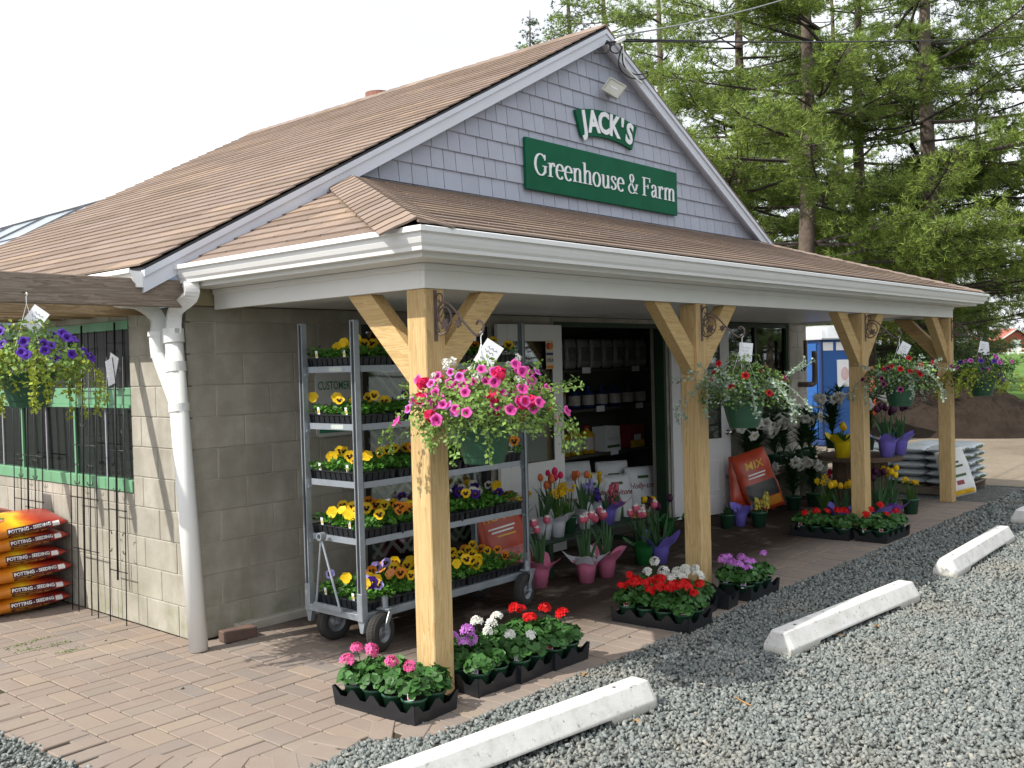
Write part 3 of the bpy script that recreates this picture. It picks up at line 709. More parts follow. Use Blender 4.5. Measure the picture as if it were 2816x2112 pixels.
# window right of the door
w2 = MB(); rect_frame(w2, WIN2[0], WIN2[1], WIN2[2], WIN2[3], .05, .02, .09); w2.box(7.62, .03, .98, 7.67, .08, 2.08)
w2o = w2.build('window', M_DKGREEN, bld)
for a, b in ((6.85, 7.62), (7.67, 8.45)): window_box('pane', M_GLASSDK, w2o, a, .05, .98, b, .055, 2.08)
window_box('window_sill', mat('stone_sill', (.36, .34, .29), .8), w2o, WIN2[0]-.03, -.04, WIN2[2]-.05, WIN2[1]+.03, .1, WIN2[2]-.002, ch=.006)
# green side window (left wall)
ML = Matrix(((0, 1, 0, 0), (1, 0, 0, 0), (0, 0, 1, 0), (0, 0, 0, 1)))
w3 = MB(); a, b = WINL[0], WINL[1]
w3.box(-.006, a, 2.02, .09, b, 2.08); w3.box(-.01, a, .902, .09, b, .985, ch=.003); w3.box(.0, a, 1.50, .09, b, 1.62, ch=.003); w3.box(-.012, a, 1.478, .09, b, 1.4995, ch=.003)
w3.box(.0, b-.05, .985, .09, b, 1.478); w3.box(.0, b-.05, 1.62, .09, b, 2.02)
w3o = obj('window', fixn(w3.mesh('window', [M_GREENP])), bld)
for y_ in (1.62, 2.55): window_box('mullion', M_GREENP, w3o, .016, y_, .9855, .05, y_+.024, 1.4775)
M_SASH = mat('white_sash', (.28, .28, .32), .5)
for y_ in (1.15, 2.12, 2.95): window_box('sash_stile', M_SASH, w3o, .022, y_, .9855, .05, y_+.016, 1.4775)
for q0, q1 in ((.742, 1.148), (1.187, 1.618), (1.662, 2.118), (2.157, 2.548), (2.592, 2.948), (2.982, 3.298)): window_box('pane', M_GLASSDK, w3o, .03, q0, .986, .034, q1, 1.477)
y = a+.004
while y < b-.06:
    window_box('dark_board', M_BLACKFR, w3o, .02+jit.uniform(0, .006), y, 1.6205, .05, min(y+.098, b-.052), 2.0195); y += .10
window_box('window_post', M_GREENP, w3o, -.002, 1.66, 1.621, .019, 1.695, 2.019)
# doors, folded right back against the wall
def door_leaf(M, knob_side, wd=.87):
    mb = MB(); H = 2.055; g0, g1 = .82, 1.93; st = .125
    mb.box(0, -.02, .01, st, .02, H, ch=.003); mb.box(wd-st, -.02, .01, wd, .02, H, ch=.003); mb.box(st, -.02, g1, wd-st, .02, H); mb.box(st, -.02, .66, wd-st, .02, g0); mb.box(st, -.02, .01, wd-st, .02, .20)
    d = mb.build('door', M_DOOR, bld); d.matrix_basis = M
    window_box('glass', M_GLASSDK, d, st, -.004, g0, wd-st, .004, g1); window_box('door_panel', M_DOOR, d, st, -.010, .20, wd-st, .010, .66)
    fr = MB(); rect_frame(fr, st-.001, wd-st+.001, g0-.001, g1+.001, .022, -.0245, -.0205); fr.build('glazing_bead', M_DOOR, d)
    fp = MB(); rect_frame(fp, st+.05, wd-st-.05, .25, .61, .03, -.020, -.0105); fp.build('panel_moulding', M_DOOR, d)
    kx = wd-.06 if knob_side > 0 else .06
    kb = MB(); kb.lathe([(.001, 0), (.03, .002), (.03, .008), (.011, .012), (.011, .035), (.026, .043), (.032, .058), (.026, .071), (.001, .074)], 16, M=T(kx, -.0205, .90) @ Matrix.Rotation(math.pi/2, 4, 'X')); kb.build('door_knob', M_CHROME, d, smooth=True)
    return d
dL = door_leaf(T(2.845, -.055, 0), -1); dR = door_leaf(T(5.60, -.035, 0) @ rotz(-.25), 1)
mb = MB(); mb.box(3.70, .0, 0, 3.745, .12, 2.09); mb.box(5.525, .0, 0, 5.57, .12, 2.09); mb.box(3.745, .0, 2.045, 5.525, .12, 2.09); mb.build('door_frame', M_DKGREEN, bld)
# rain pipes
dsA = MB(); P0 = gx(505, 790, -.085); foot = gz(541, 1792, 0.)
ptop = gz(477, 930, 1.93)
def rtube(pts, w, d_, name, m, parent=bld, n=6):
    """rectangular leader pipe swept along a path"""
    pts = [Vector(p) for p in cat_rom(pts, n)]; mb = MB(); vs = []
    for i, p in enumerate(pts):
        dd = (pts[min(i+1, len(pts)-1)]-pts[max(i-1, 0)]).normalized(); ux = Vector((-.35, -.94, 0)); ux = (ux-dd*ux.dot(dd)).normalized(); uy = dd.cross(ux)
        k = 1+.03*(i % 2)
        for a_, b_ in ((-1, -1), (1, -1), (1, 1), (-1, 1)): vs.append(p+ux*a_*w*k+uy*b_*d_*k)
    n_ = len(pts); fs = [(i*4+j, i*4+(j+1) % 4, (i+1)*4+(j+1) % 4, (i+1)*4+j) for i in range(n_-1) for j in range(4)]+[(0, 1, 2, 3), (4*n_-4, 4*n_-3, 4*n_-2, 4*n_-1)]
    mb.add([tuple(v) for v in vs], fs); return obj(name, fixn(mb.mesh(name, [m])), parent)
foot = Vector((-.097, -.19, 0)); ptop = Vector(ptop)
ds = MB(); ds.tube([foot, foot.lerp(ptop, .5), ptop], .0575, 24); dso = ds.build('downspout', M_PVC, bld, smooth=True)
ax_ = (ptop-foot).normalized()
for z_, h_, r_ in ((1.90, .055, .066), (1.72, .06, .064), (1.47, .05, .064)):
    q = foot+ax_*(z_/ax_.z); mb = MB(); mb.tube([q, q+ax_*h_], r_, 24); mb.build('pipe_collar', M_PVC, dso)
q = ptop+ax_*.001; mb = MB(); mb.box(-.045, -.045, 0, .045, .045, .06, M=T(*q) @ rotz(.4)); mb.build('pipe_adapter', M_PVC, dso)
tA = Vector((fx0-.045, -.19, 2.262)); rtube([tA, tA+Vector((-.0, .0, -.08)), q+Vector((.015, -.01, .17)), q+Vector((0, 0, .03))], .033, .042, 'elbow', M_ALU, dso, 7)
qb = foot+ax_*(1.50/ax_.z); b2 = Vector(gx(438, 975, -.10)); b3 = Vector(gx(434, 925, -.10)); b4 = Vector((EX-.04, .16, 2.23))
mb = MB(); mb.tube([qb, b2], .052, 20); mb.tube([b2+Vector((0, 0, -.02)), b3], .054, 20); mb.tube([b3, b3+Vector((0, 0, .03))], .062, 20); mb.build('branch_pipe', M_PVC, dso, smooth=False)
rtube([b3+Vector((0, 0, .02)), b3+Vector((-.0, .0, .12)), b3+Vector((-.09, .05, .21)), b4+Vector((.02, 0, -.06)), b4], .033, .042, 'elbow', M_ALU, dso, 8)
# rusty vent pipes on the far corner
mb = MB(); c = gy(2238, 1060, -.10); z1 = c[2]
xx = 9.05
mb.tube(cat_rom([(8.75, .0, 1.35), (8.75, -.12, 1.35), (8.82, -.17, 1.36), (8.84, -.18, 1.45), (8.84, -.18, 1.78)], 5), .035, 10); mb.tube([(8.62, .0, 1.55), (8.62, -.14, 1.55), (8.64, -.15, 1.60), (8.64, -.15, 1.92)], .025, 10); mb.build('vent_pipe', M_RUST, bld, smooth=True)
# ================================================================ lettering
def text_mesh(txt, size, mats, bold=0., shear=0., depth=.001, ax='CENTER', sx=1.):
    c = bpy.data.curves.new('t', 'FONT'); c.body = txt; c.size = size; c.offset = bold; c.shear = shear; c.extrude = depth; c.align_x = ax; c.align_y = 'CENTER'; c.resolution_u = 3
    o = bpy.data.objects.new('t', c); col.objects.link(o)
    dg = bpy.context.evaluated_depsgraph_get(); me = bpy.data.meshes.new_from_object(o.evaluated_get(dg))
    bpy.data.objects.remove(o); bpy.data.curves.remove(c); me.materials.clear()
    for m in (mats if isinstance(mats, (list, tuple)) else [mats]): me.materials.append(m)
    if sx != 1:
        for v in me.vertices: v.co.x *= sx
    return me
def on_wall(x, y, z, rz=0.):   # text plane (x right, y up) -> vertical, facing -Y
    return T(x, y, z) @ rotz(rz) @ Matrix.Rotation(math.pi/2, 4, 'X')
def ell(cx, cy, rx, ry, a0, a1, n=12): return [(cx+rx*math.cos(R(a0+(a1-a0)*i/n)), cy+ry*math.sin(R(a0+(a1-a0)*i/n))) for i in range(n+1)]
CR = lambda p: [tuple(q) for q in cat_rom(p, 5)]
TH, TN = .105, .034
def serif(x, y, w=.11): return ('r', x-w, y-.014, x+w, y+.014)
GLY = {
 'G': (.70, [('p', ell(.34, .34, .275, .345, 42, 318, 22)), ('p', [(.565, .30), (.565, .09)]), serif(.55, .305, .12), ('p', [(.56, .50), (.562, .68)], .5)]),
 'r': (.41, [('p', [(.14, 0), (.14, .45)]), serif(.14, .012, .12), ('p', [(.02, .43), (.14, .455)], .6), ('p', CR([(.16, .30), (.20, .41), (.29, .46), (.35, .435)])), ('d', .345, .40, .05)]),
 'e': (.46, [('p', ell(.245, .23, .185, .24, 8, 318, 20)), ('r', .09, .255, .415, .283)]),
 'n': (.57, [('p', [(.14, 0), (.14, .45)]), serif(.14, .012, .11), ('p', [(.03, .43), (.14, .455)], .6), ('p', CR([(.15, .32), (.22, .43), (.33, .46), (.42, .40), (.43, .30)])), ('p', [(.43, .31), (.43, 0)]), serif(.43, .012, .11)]),
 'h': (.57, [('p', [(.14, 0), (.14, .72)]), serif(.14, .012, .11), ('p', [(.03, .70), (.14, .725)], .6), ('p', CR([(.15, .32), (.22, .43), (.33, .46), (.42, .40), (.43, .30)])), ('p', [(.43, .31), (.43, 0)]), serif(.43, .012, .11)]),
 'o': (.51, [('p', ell(.255, .23, .195, .24, 0, 360, 26))]),
 'u': (.57, [('p', [(.14, .45), (.14, .15)]), ('p', CR([(.14, .16), (.16, .05), (.25, .0), (.34, .03), (.42, .12)])), ('p', [(.43, .45), (.43, 0)]), ('p', [(.03, .43), (.14, .455)], .6), ('p', [(.33, .43), (.43, .455)], .6), ('p', [(.43, .02), (.54, .03)], .6)]),
 's': (.40, [('p', CR([(.32, .35), (.30, .43), (.2, .465), (.10, .42), (.09, .34), (.20, .25), (.31, .17), (.31, .07), (.20, 0), (.09, .03), (.06, .11)]), .85, 1)]),
 '&': (.74, [('p', CR([(.62, .33), (.55, .15), (.42, .02), (.25, .0), (.12, .07), (.10, .20), (.22, .33), (.36, .43), (.41, .55), (.34, .67), (.23, .66), (.19, .54), (.26, .40), (.40, .20), (.53, .04), (.66, .02)]), .8, 1), serif(.62, .335, .09)]),
 'F': (.61, [('p', [(.17, 0), (.17, .68)]), serif(.17, .014, .13), ('r', .05, .655, .56, .686), ('p', [(.55, .68), (.55, .52)], .45), ('r', .17, .345, .43, .375), ('p', [(.425, .44), (.425, .28)], .4)]),
 'a': (.47, [('p', CR([(.09, .36), (.13, .43), (.22, .462), (.31, .42), (.335, .33)]),), ('p', [(.335, .34), (.335, .08)]), ('p', CR([(.335, .09), (.37, .015), (.44, .03)]), .6), ('p', CR([(.33, .27), (.22, .25), (.11, .19), (.085, .10), (.14, .015), (.23, .03), (.32, .11)])), ('d', .10, .36, .045)]),
 'm': (.85, [('p', [(.14, 0), (.14, .45)]), serif(.14, .012, .1), ('p', [(.03, .43), (.14, .455)], .6)]+[q for o_ in (0, .285) for q in (('p', [(x_+o_, y_) for x_, y_ in CR([(.15, .32), (.22, .43), (.32, .46), (.41, .40), (.42, .30)])]), ('p', [(.42+o_, .31), (.42+o_, 0)]), serif(.42+o_, .012, .1))]),
}
def glyph_mesh(ch, s):
    adv, items = GLY[ch]; mb = MB(); dep = .006
    for it in items:
        dep += .0002
        if it[0] == 'r': mb.prism([(it[1]*s, it[2]*s), (it[3]*s, it[2]*s), (it[3]*s, it[4]*s), (it[1]*s, it[4]*s)], 0, dep)
        elif it[0] == 'd': mb.prism([(p[0]*s, p[1]*s) for p in ell(it[1], it[2], it[3], it[3], 0, 345, 12)], 0, dep)
        else:
            P = it[1]; k = it[2] if len(it) > 2 else 1.; flat = len(it) > 3
            L, Rr = [], []
            for i, p in enumerate(P):
                a, b = P[max(i-1, 0)], P[min(i+1, len(P)-1)]; dx, dy = b[0]-a[0], b[1]-a[1]
                if P[0] == P[-1] or math.dist(P[0], P[-1]) < 1e-6:
                    a, b = P[(i-1) if i else -2], P[(i+1) if i < len(P)-1 else 1]; dx, dy = b[0]-a[0], b[1]-a[1]
                l = math.hypot(dx, dy); dx, dy = dx/l, dy/l
                w = TN+(TH-TN)*abs(dy)**1.2
                if flat: w = TN+(TH-TN)*max(abs(dy)**1.2, .75*max(0, -dx*dy*2 if ch == 's' else -dx*dy*2))
                w *= k/2; L.append(((p[0]-dy*w)*s, (p[1]+dx*w)*s)); Rr.append(((p[0]+dy*w)*s, (p[1]-dx*w)*s))
            n = len(P); vs = [(x, y, dep) for x, y in L]+[(x, y, dep) for x, y in Rr]+[(x, y, 0) for x, y in L]+[(x, y, 0) for x, y in Rr]
            fs = []
            for i in range(n-1): fs += [(n+i, n+i+1, i+1, i), (2*n+i, i, i+1, 2*n+i+1), (n+i, 3*n+i, 3*n+i+1, n+i+1)]
            fs += [(0, 2*n, 3*n, n), (n-1, 2*n-1, 4*n-1, 3*n-1)]
            mb.add(vs, fs)
    return fixn(mb.mesh('letter', [M_LETTER]))
# ---- signs on the gable
sg = thing('shop_sign', 'long green board with white serif lettering across the grey gable', 'sign', (4.545, -.022, 3.478), group=None)
mb = MB(); mb.box(-1.243, -.030, -.2275, 1.243, 0, .2275, ch=.003); mb.build('sign_board', M_SIGN, sg)
txt = 'Greenhouse & Farm'; tot = sum(GLY[c][0] if c != ' ' else .20 for c in txt); s = 2.335/tot; x = -2.335/2+.03; cache = {}
for c in txt:
    if c == ' ': x += .20*s; continue
    if c not in cache: cache[c] = glyph_mesh(c, s)
    put('letter', cache[c], sg, T(x, -.0302, -.085) @ Matrix.Rotation(math.pi/2, 4, 'X')); x += GLY[c][0]*s
js = thing('name_sign', 'small arched green board with white block capitals above the long one', 'sign', (4.545, -.022, 3.86))
Ra = 1.75
def arcpt(u, r): a = u/Ra; return (r*math.sin(a), r*math.cos(a)-Ra)
top = [arcpt(u, Ra+.275) for u in np.linspace(-.445, .445, 15)]; bot = [arcpt(u, Ra+.02) for u in np.linspace(.415, -.415, 15)]
mb = MB(); mb.prism(top+bot, -.028, 0, ax=1); obj('sign_board', fixn(mb.mesh('sign_board', [M_SIGN])), js)
for ch_, u in zip("JACK'S", (-.345, -.215, -.06, .10, .222, .34)):
    me = text_mesh(ch_, .285, M_LETTER, bold=.010, depth=.004, sx=.90); p = arcpt(u, Ra+.146); zo = .02 if ch_ == "'" else 0
    put('letter', me, js, T(p[0], -.0325, p[1]+(0 if ch_ != "'" else .0)) @ Matrix.Rotation(u/Ra, 4, 'Y') @ Matrix.Rotation(math.pi/2, 4, 'X'))
# ---- floodlight
fl = thing('floodlight', 'weathered floodlight head mounted on the grey gable above the arched sign', 'light', (4.62, -.02, 4.36))
M_FLB = mat('flood_body', (.42, .41, .36), .5, .15); M_FLG = mat('flood_lens', (.45, .45, .38), .15, .1)
Mf = T(-.12, -.15, -.03) @ rotz(-.95) @ Matrix.Rotation(-.25, 4, 'X') @ Matrix.Rotation(.62, 4, 'Y') @ Matrix.Scale(.80, 4)
mb = MB(); mb.add([(-.105, 0, -.085), (.105, 0, -.085), (.105, 0, .085), (-.105, 0, .085), (-.06, .11, -.05), (.06, .11, -.05), (.06, .11, .05), (-.06, .11, .05)], [(3, 2, 1, 0), (4, 5, 6, 7), (0, 1, 5, 4), (1, 2, 6, 5), (2, 3, 7, 6), (3, 0, 4, 7)], M=Mf)
rect_frame(mb, -.118, .118, -.097, .097, .018, -.022, .006, M=Mf)
for k in range(7): mb.box(-.07+k*.021, .105, -.055, -.065+k*.021, .15, .055, M=Mf)
obj('lamp_housing', fixn(mb.mesh('lamp_housing', [M_FLB])), fl)
mb = MB(); mb.box(-.099, -.012, -.079, .099, -.006, .079, M=Mf); mb.build('lens', M_FLG, fl)
mb = MB(); mb.tube([Mf @ Vector((-.05, -.008, 0)), Mf @ Vector((.05, -.008, 0))], .008, 8); mb.build('lamp_tube', M_PAPER, fl)
mb = MB(); mb.box(-.05, -.05, -.05, .05, 0, .05, ch=.006); mb.tube([(0, -.05, 0), (-.06, -.12, -.02)], .014, 8); mb.build('junction_box', M_FLB, fl)
# ---- cables
def sagline(a, b, sag, n=24):
    a, b = Vector(a), Vector(b); return [a.lerp(b, i/n)-Vector((0, 0, sag*4*(i/n)*(1-i/n))) for i in range(n+1)]
A0 = Vector(gy(1700, 113, -.22)); e1 = Vector(far(2990, 86, 27)); e2 = Vector(far(2330, -70, 19))
mb = MB(); mb.tube(sagline(A0, e1, .10, 30), .010, 6); mb.tube(sagline(A0+Vector((0, 0, .02)), e1+Vector((0, 0, .05)), .14, 30), .006, 6); tag(mb.build('service_cable', M_CABLE, smooth=True), 'twisted black service cable running right from the gable peak', 'cable')
mb = MB(); mb.tube(sagline(A0+Vector((0, 0, .05)), e2, .12, 30), .009, 6); tag(mb.build('overhead_wire', mat('grey_wire', (.22, .24, .24), .5), smooth=True), 'grey overhead wire rising steeply from the gable peak', 'cable')
wb = thing('cable_drop', 'tangle of looped black cables and white conduit under the gable peak', 'cable', tuple(A0))
def rel(px, py, y=-.17): return Vector(gy(px, py, y))-A0
lo = MB()
for pts in ([(1700, 113), (1680, 125), (1668, 112), (1676, 118), (1680, 140), (1698, 146), (1712, 130), (1716, 118)], [(1712, 125), (1702, 160), (1706, 190), (1730, 212), (1765, 218), (1782, 208), (1776, 195)], [(1716, 122), (1712, 165), (1720, 185), (1745, 204), (1770, 203), (1782, 198)], [(1635, 146), (1652, 145), (1668, 146), (1680, 128), (1682, 116)]):
    lo.tube([tuple(p) for p in cat_rom([rel(*q) for q in pts], 5)], .007, 6)
lo.build('cable_loop', M_CABLE, wb, smooth=True)
mb = MB(); mb.tube([tuple(p) for p in cat_rom([rel(1712, 122), rel(1714, 150), rel(1718, 180), rel(1745, 212), rel(1765, 228)], 5)], .011, 8); mb.build('conduit', M_PVC, wb, smooth=True)
mb = MB(); mb.box(-.02, -.03, -.02, .10, .03, .02, M=Matrix.Rotation(-.5, 4, 'Y'), ch=.006); mb.build('cable_clamp', M_PVC, wb)
mb = MB(); mb.tube([(0, 0, 0), (-.1, .14, -.02)], .012, 8); mb.ball((-.1, .14, -.02), .03); mb.build('insulator', M_IRON, wb)

# ================================================================ pergola on the left side
pg = thing('pergola', 'weathered timber pergola beam reaching left from the shop corner', 'pergola', (-1.0, -.06, 0))
mb = MB(); mb.box(-.30, -.045, 2.115, .945, .0, 2.283, ch=.004); mb.build('beam', M_OLD, pg)
for y_, z_ in ((.36, 2.085), (.80, 2.10), (1.28, 2.11), (1.75, 2.12), (2.25, 2.13)):
    mb = MB(); mb.box(-.30, y_, z_, .98, y_+.04, z_+.135, ch=.003); mb.build('rafter', M_RAFT, pg)
mb = MB(); mb.box(-.29, 2.55, 0, -.15, 2.69, 2.128, ch=.004); mb.build('post', M_OLD, pg)
mb = MB(); mb.box(-.28, .005, 1.93, -.145, .045, 2.2, ch=.003); mb.build('hanger_block', M_BARKD, pg)

# ================================================================ trellises leaning on the left wall
def hookC(mb, y, z, sy, r=.019, h=.05):
    pts = [(0, y+sy*.5*r, z-h), (0, y+sy*1.6*r, z-h-.006), (0, y+sy*2*r, z-h+.012)]
    c1 = [(0, y+sy*r*(1-math.cos(a)), z+h+r*math.sin(a)*1.2) for a in np.linspace(0, math.pi, 7)]
    c2 = [(0, y+sy*r*(1-math.cos(a)), z-h-r*math.sin(a)*1.2) for a in np.linspace(0, math.pi, 7)]
    mb.tube([(0, y, z+h-.02)]+c1, .0036, 5); mb.tube([(0, y, z-h+.02)]+c2, .0036, 5)
def trellis(label, y0, rods, thick, bars, hooks, ztop, x=-.075, zthick=.30):
    t = thing('trellis', label, 'trellis', (x, y0, 0), group='black metal trellises against the side wall'); t.rotation_euler = (0, R(1.2), 0)
    for i, ry in enumerate(rods):
        mb = MB()
        if i == thick: mb.tube([(0, ry, zthick), (0, ry, ztop+.05)], .0075, 8); mb.build('post', M_IRON, t, smooth=True)
        else: mb.tube([(0, ry, .0), (0, ry, ztop)], .0042, 6); mb.build('rod', M_IRON, t, smooth=True)
    for z_ in bars:
        mb = MB(); mb.tube([(.004, rods[0]+.006, z_), (.004, rods[-1]-.012, z_)], .004, 6); mb.build('crossbar', M_IRON, t, smooth=True)
    mb = MB()
    for (ry, z_, sy) in hooks: hookC(mb, ry, z_, sy)
    mb.build('scroll_hook', M_IRON, t, smooth=True); return t
tr = trellis('black trellis nearest the white downspout with a plastic tag tied on', .87, (.115, 0, -.115), 1, (.36, .78, 1.19, 1.61, 1.93), ((.01, .98, 1), (-.01, .98, -1), (.115, .56, -1), (-.115, .56, 1), (.115, 1.38, -1), (-.115, 1.38, 1), (.01, 1.80, 1), (-.01, 1.80, -1)), 2.02)
tg = MB(); tg.box(-.012, -.06, -.09, -.009, .06, .09, M=T(0, .01, 1.76) @ Matrix.Rotation(.35, 4, 'X')); tg.box(-.016, -.05, -.10, -.013, .05, .08, M=T(0, .04, 1.74) @ Matrix.Rotation(-.25, 4, 'X')); tg.build('plastic_tag', m_glass('clear_bag', (.8, .8, .8), .25), tr)
trellis('wide black trellis between the tagged one and the orange bags', 1.34, (.20, .10, 0, -.10, -.20), 2, (.46, .83, 1.21, 1.60, 1.9), ((.10, 1.0, 1), (.10, 1.0, -1), (-.10, 1.0, 1), (-.10, 1.0, -1), (0, 1.42, 1), (0, 1.42, -1)), 2.02, -.085, .05)
trellis('black trellis behind the stack of orange bags by the green window', 2.28, (.26, .13, 0, -.13, -.26), 2, (.75, 1.10, 1.48, 1.85), ((-.13, 1.0, 1), (-.13, 1.0, -1), (.13, 1.0, 1), (.13, 1.0, -1)), 2.02, -.085, .05)

# ================================================================ sacks
def sack_surface(L, Bw, H, u, phi, n=2.4, seed=0, flat=.35):
    """u in -1..1 along length, phi cross-section angle"""
    e = (1-abs(u)**6)**.5 if abs(u) < 1 else 0.; hh = H/2*max(.07, (1-abs(u)**3.2)**.55 if abs(u) < 1 else .07); b = Bw/2*(.94+.06*math.sqrt(max(0, 1-abs(u)**2)))
    c, s_ = math.cos(phi), math.sin(phi)
    y = b*math.copysign(abs(c)**(2/n), c); z = hh*math.copysign(abs(s_)**(2/n), s_)
    w = math.sin(u*7+seed)*.006+math.sin(phi*3+seed*2+u*4)*.005+math.sin(u*17+phi*5+seed)*.0025
    return (u*L/2, y*(1+w*3), z*(1+w*6))
def sack_mesh(L, Bw, H, mats, seed=0, matfn=None, nu=22, nphi=24):
    mb = MB(); us = np.linspace(-1, 1, nu); vs = []; fs = []; ms = []
    for u in us:
        for j in range(nphi): vs.append(sack_surface(L, Bw, H, float(u), 2*math.pi*j/nphi, seed=seed))
    for i in range(nu-1):
        for j in range(nphi):
            fs.append((i*nphi+j, (i+1)*nphi+j, (i+1)*nphi+(j+1) % nphi, i*nphi+(j+1) % nphi)); ms.append(matfn((us[i]+us[i+1])/2, 2*math.pi*(j+.5)/nphi) if matfn else 0)
    fs += [tuple(range(nphi)), tuple((nu-1)*nphi+j for j in range(nphi))[::-1]]; ms += [0, 0]
    mb.add(vs, fs, ms); return fixn(mb.mesh('sack', mats, smooth=True))
def wrap_side(me, L, Bw, H, off=.002, face='-y', x0=0., z0=0., seed=0):
    """bend flat lettering (x,y) onto a sack side (-y) or broad face (+z), following its wrinkles"""
    n = 2.4
    for v in me.vertices:
        x, yy, dz_ = v.co.x+x0, v.co.y+z0, v.co.z; u = max(-.97, min(.97, x/(L/2))); hh = H/2*max(.07, (1-abs(u)**3.2)**.55); b = Bw/2*(.94+.06*math.sqrt(max(0, 1-u*u)))
        if face == '-y': s_ = min(.995, abs(yy)/hh)**(n/2); phi = math.pi-math.asin(s_)*(1 if yy >= 0 else -1)
        else: s_ = min(.995, abs(yy)/b)**(n/2); phi = math.acos(s_*(1 if yy >= 0 else -1))
        p = sack_surface(L, Bw, H, u, phi, seed=seed)
        v.co = (x, p[1]-off-dz_, p[2]) if face == '-y' else (x, p[1], p[2]+off+dz_)
    return me
M_WBAG = mat('white_sack', (.68, .69, .68), .35, .06, 8, .2, 20); M_MAROON = mat('print_maroon', (.075, .012, .03), .4); M_ORTXT = mat('print_orange', (.55, .23, .02), .4); M_TXTW = mat('print_white', (.75, .75, .75), .4)
def m_orange_bag():
    t = NT('orange_sack'); v = t.coord(); sx = t.n('ShaderNodeSeparateXYZ'); t.l(v, sx.inputs[0])
    g = t.math('ADD', t.math('MULTIPLY', sx.outputs[0], 2.1), t.math('MULTIPLY', t.noise(5, 3, .6, v), .5))
    c = t.ramp(t.math('ADD', g, .10), [(.1, (.58, .17, .012)), (.35, (.66, .28, .015)), (.5, (.72, .50, .02)), (.62, (.60, .17, .015)), (.72, (.48, .06, .015)), (.9, (.33, .03, .02))])
    t.set(Base_Color=c, Roughness=.28, Specular_IOR_Level=.6); t.bump(t.noise(14, 3, .6, v), .25, .02); return t.m
M_ORBAG = m_orange_bag(); M_PINKP = mat('print_pink', (.55, .18, .16), .4, .4, 30); M_LEAFP = mat('print_green', (.06, .20, .02), .4, .4, 30)
BL, BB, BH = .80, .46, .134
bagm = sack_mesh(BL, BB, BH, [M_ORBAG])
bands = []
def quad_patch(x0, x1, y0, y1, nx, ny_, m):
    mb = MB(); vs = [(x0+(x1-x0)*i/nx, y0+(y1-y0)*j/ny_, 0) for i in range(nx+1) for j in range(ny_+1)]
    mb.add(vs, [(i*(ny_+1)+j, (i+1)*(ny_+1)+j, (i+1)*(ny_+1)+j+1, i*(ny_+1)+j+1) for i in range(nx) for j in range(ny_)]); return mb.mesh('print_band', [m])
band = wrap_side(quad_patch(-.03, .275, -.008, .032, 24, 6, M_MAROON), BL, BB, BH, .0025)
tw = wrap_side(text_mesh('POTTING - SEEDING', .0325, M_TXTW, bold=.0010, depth=.0004), BL, BB, BH, .0055, x0=.125, z0=.012)
tw2 = wrap_side(text_mesh('TERREAU - EMPOTAGE - SEMIS', .0185, M_ORTXT, bold=.0006, depth=.0004), BL, BB, BH, .0055, x0=.12, z0=-.026)
band2 = wrap_side(quad_patch(-.02, .26, -.040, -.013, 24, 4, M_MAROON), BL, BB, BH, .0022)
patch = wrap_side(quad_patch(.285, .335, -.012, .022, 3, 3, M_TXTW), BL, BB, BH, .0025)
fl1 = MB()
for k in range(9): fl1.prism([(p[0], p[1]) for p in ell(-.12+.05*math.cos(k*2.4)*(.4+.07*k), .02+.05*math.sin(k*2.4)*(.4+.07*k), .03, .022, 0, 330, 11)], .0002*k, .0002*k+.0003, mi=0 if k % 4 else 1)
flm = wrap_side(fl1.mesh('flower_print', [M_PINKP, M_LEAFP]), BL, BB, BH, .003, face='+z', x0=.06, z0=-.08)
tb = wrap_side(text_mesh('MIX', .10, M_TXTW, bold=.003, depth=.0004), BL, BB, BH, .003, face='+z', x0=.24, z0=.05)
ZB = [0.062]
names = ['lowest', 'second lowest', 'third lowest', 'third from top', 'second from top', 'top']
for k in range(6):
    z_ = .068+k*.112; r_ = random.Random(k+40)
    b = thing('potting_soil_bag', 'orange potting soil bag with purple lettering band, %s of the right-hand stack' % names[k], 'soil bag', (-.415+r_.uniform(-.03, .025), 1.895+r_.uniform(-.02, .02), z_-.068), R(-2+r_.uniform(-1.5, 1.5)), group='orange bags stacked by the side wall')
    for nm, me in (('sack', bagm), ('print_band', band), ('lettering', tw), ('print_band', band2), ('lettering', tw2), ('corner_patch', patch)):
        put(nm, me, b, T(0, 0, .068) @ Matrix.Rotation(R((-1.5, 1, -2.5, -1, -3)[k] if k < 5 else -5), 4, 'Y') @ Matrix.Rotation(R(0 if k < 5 else 7), 4, 'X'))
    if k == 5:
        for nm, me in (('flower_print', flm),): put(nm, me, b, T(0, 0, .068) @ Matrix.Rotation(R(-5), 4, 'Y') @ Matrix.Rotation(R(7), 4, 'X'))
for k in range(6):
    z_ = .068+k*.118
    b = thing('potting_soil_bag', 'orange potting soil bag in the rear stack by the wall, %s' % ['bottom', 'second up', 'third up', 'fourth up', 'fifth up', 'topmost with pink flower print'][k], 'soil bag', (-.56, 2.40+.01*(k % 2), z_-.068), R(1), group='orange bags stacked by the side wall')
    put('sack', bagm, b, T(0, 0, .068))
    if k == 5:
        for nm, me in (('flower_print', flm),): put(nm, me, b, T(0, 0, .068))

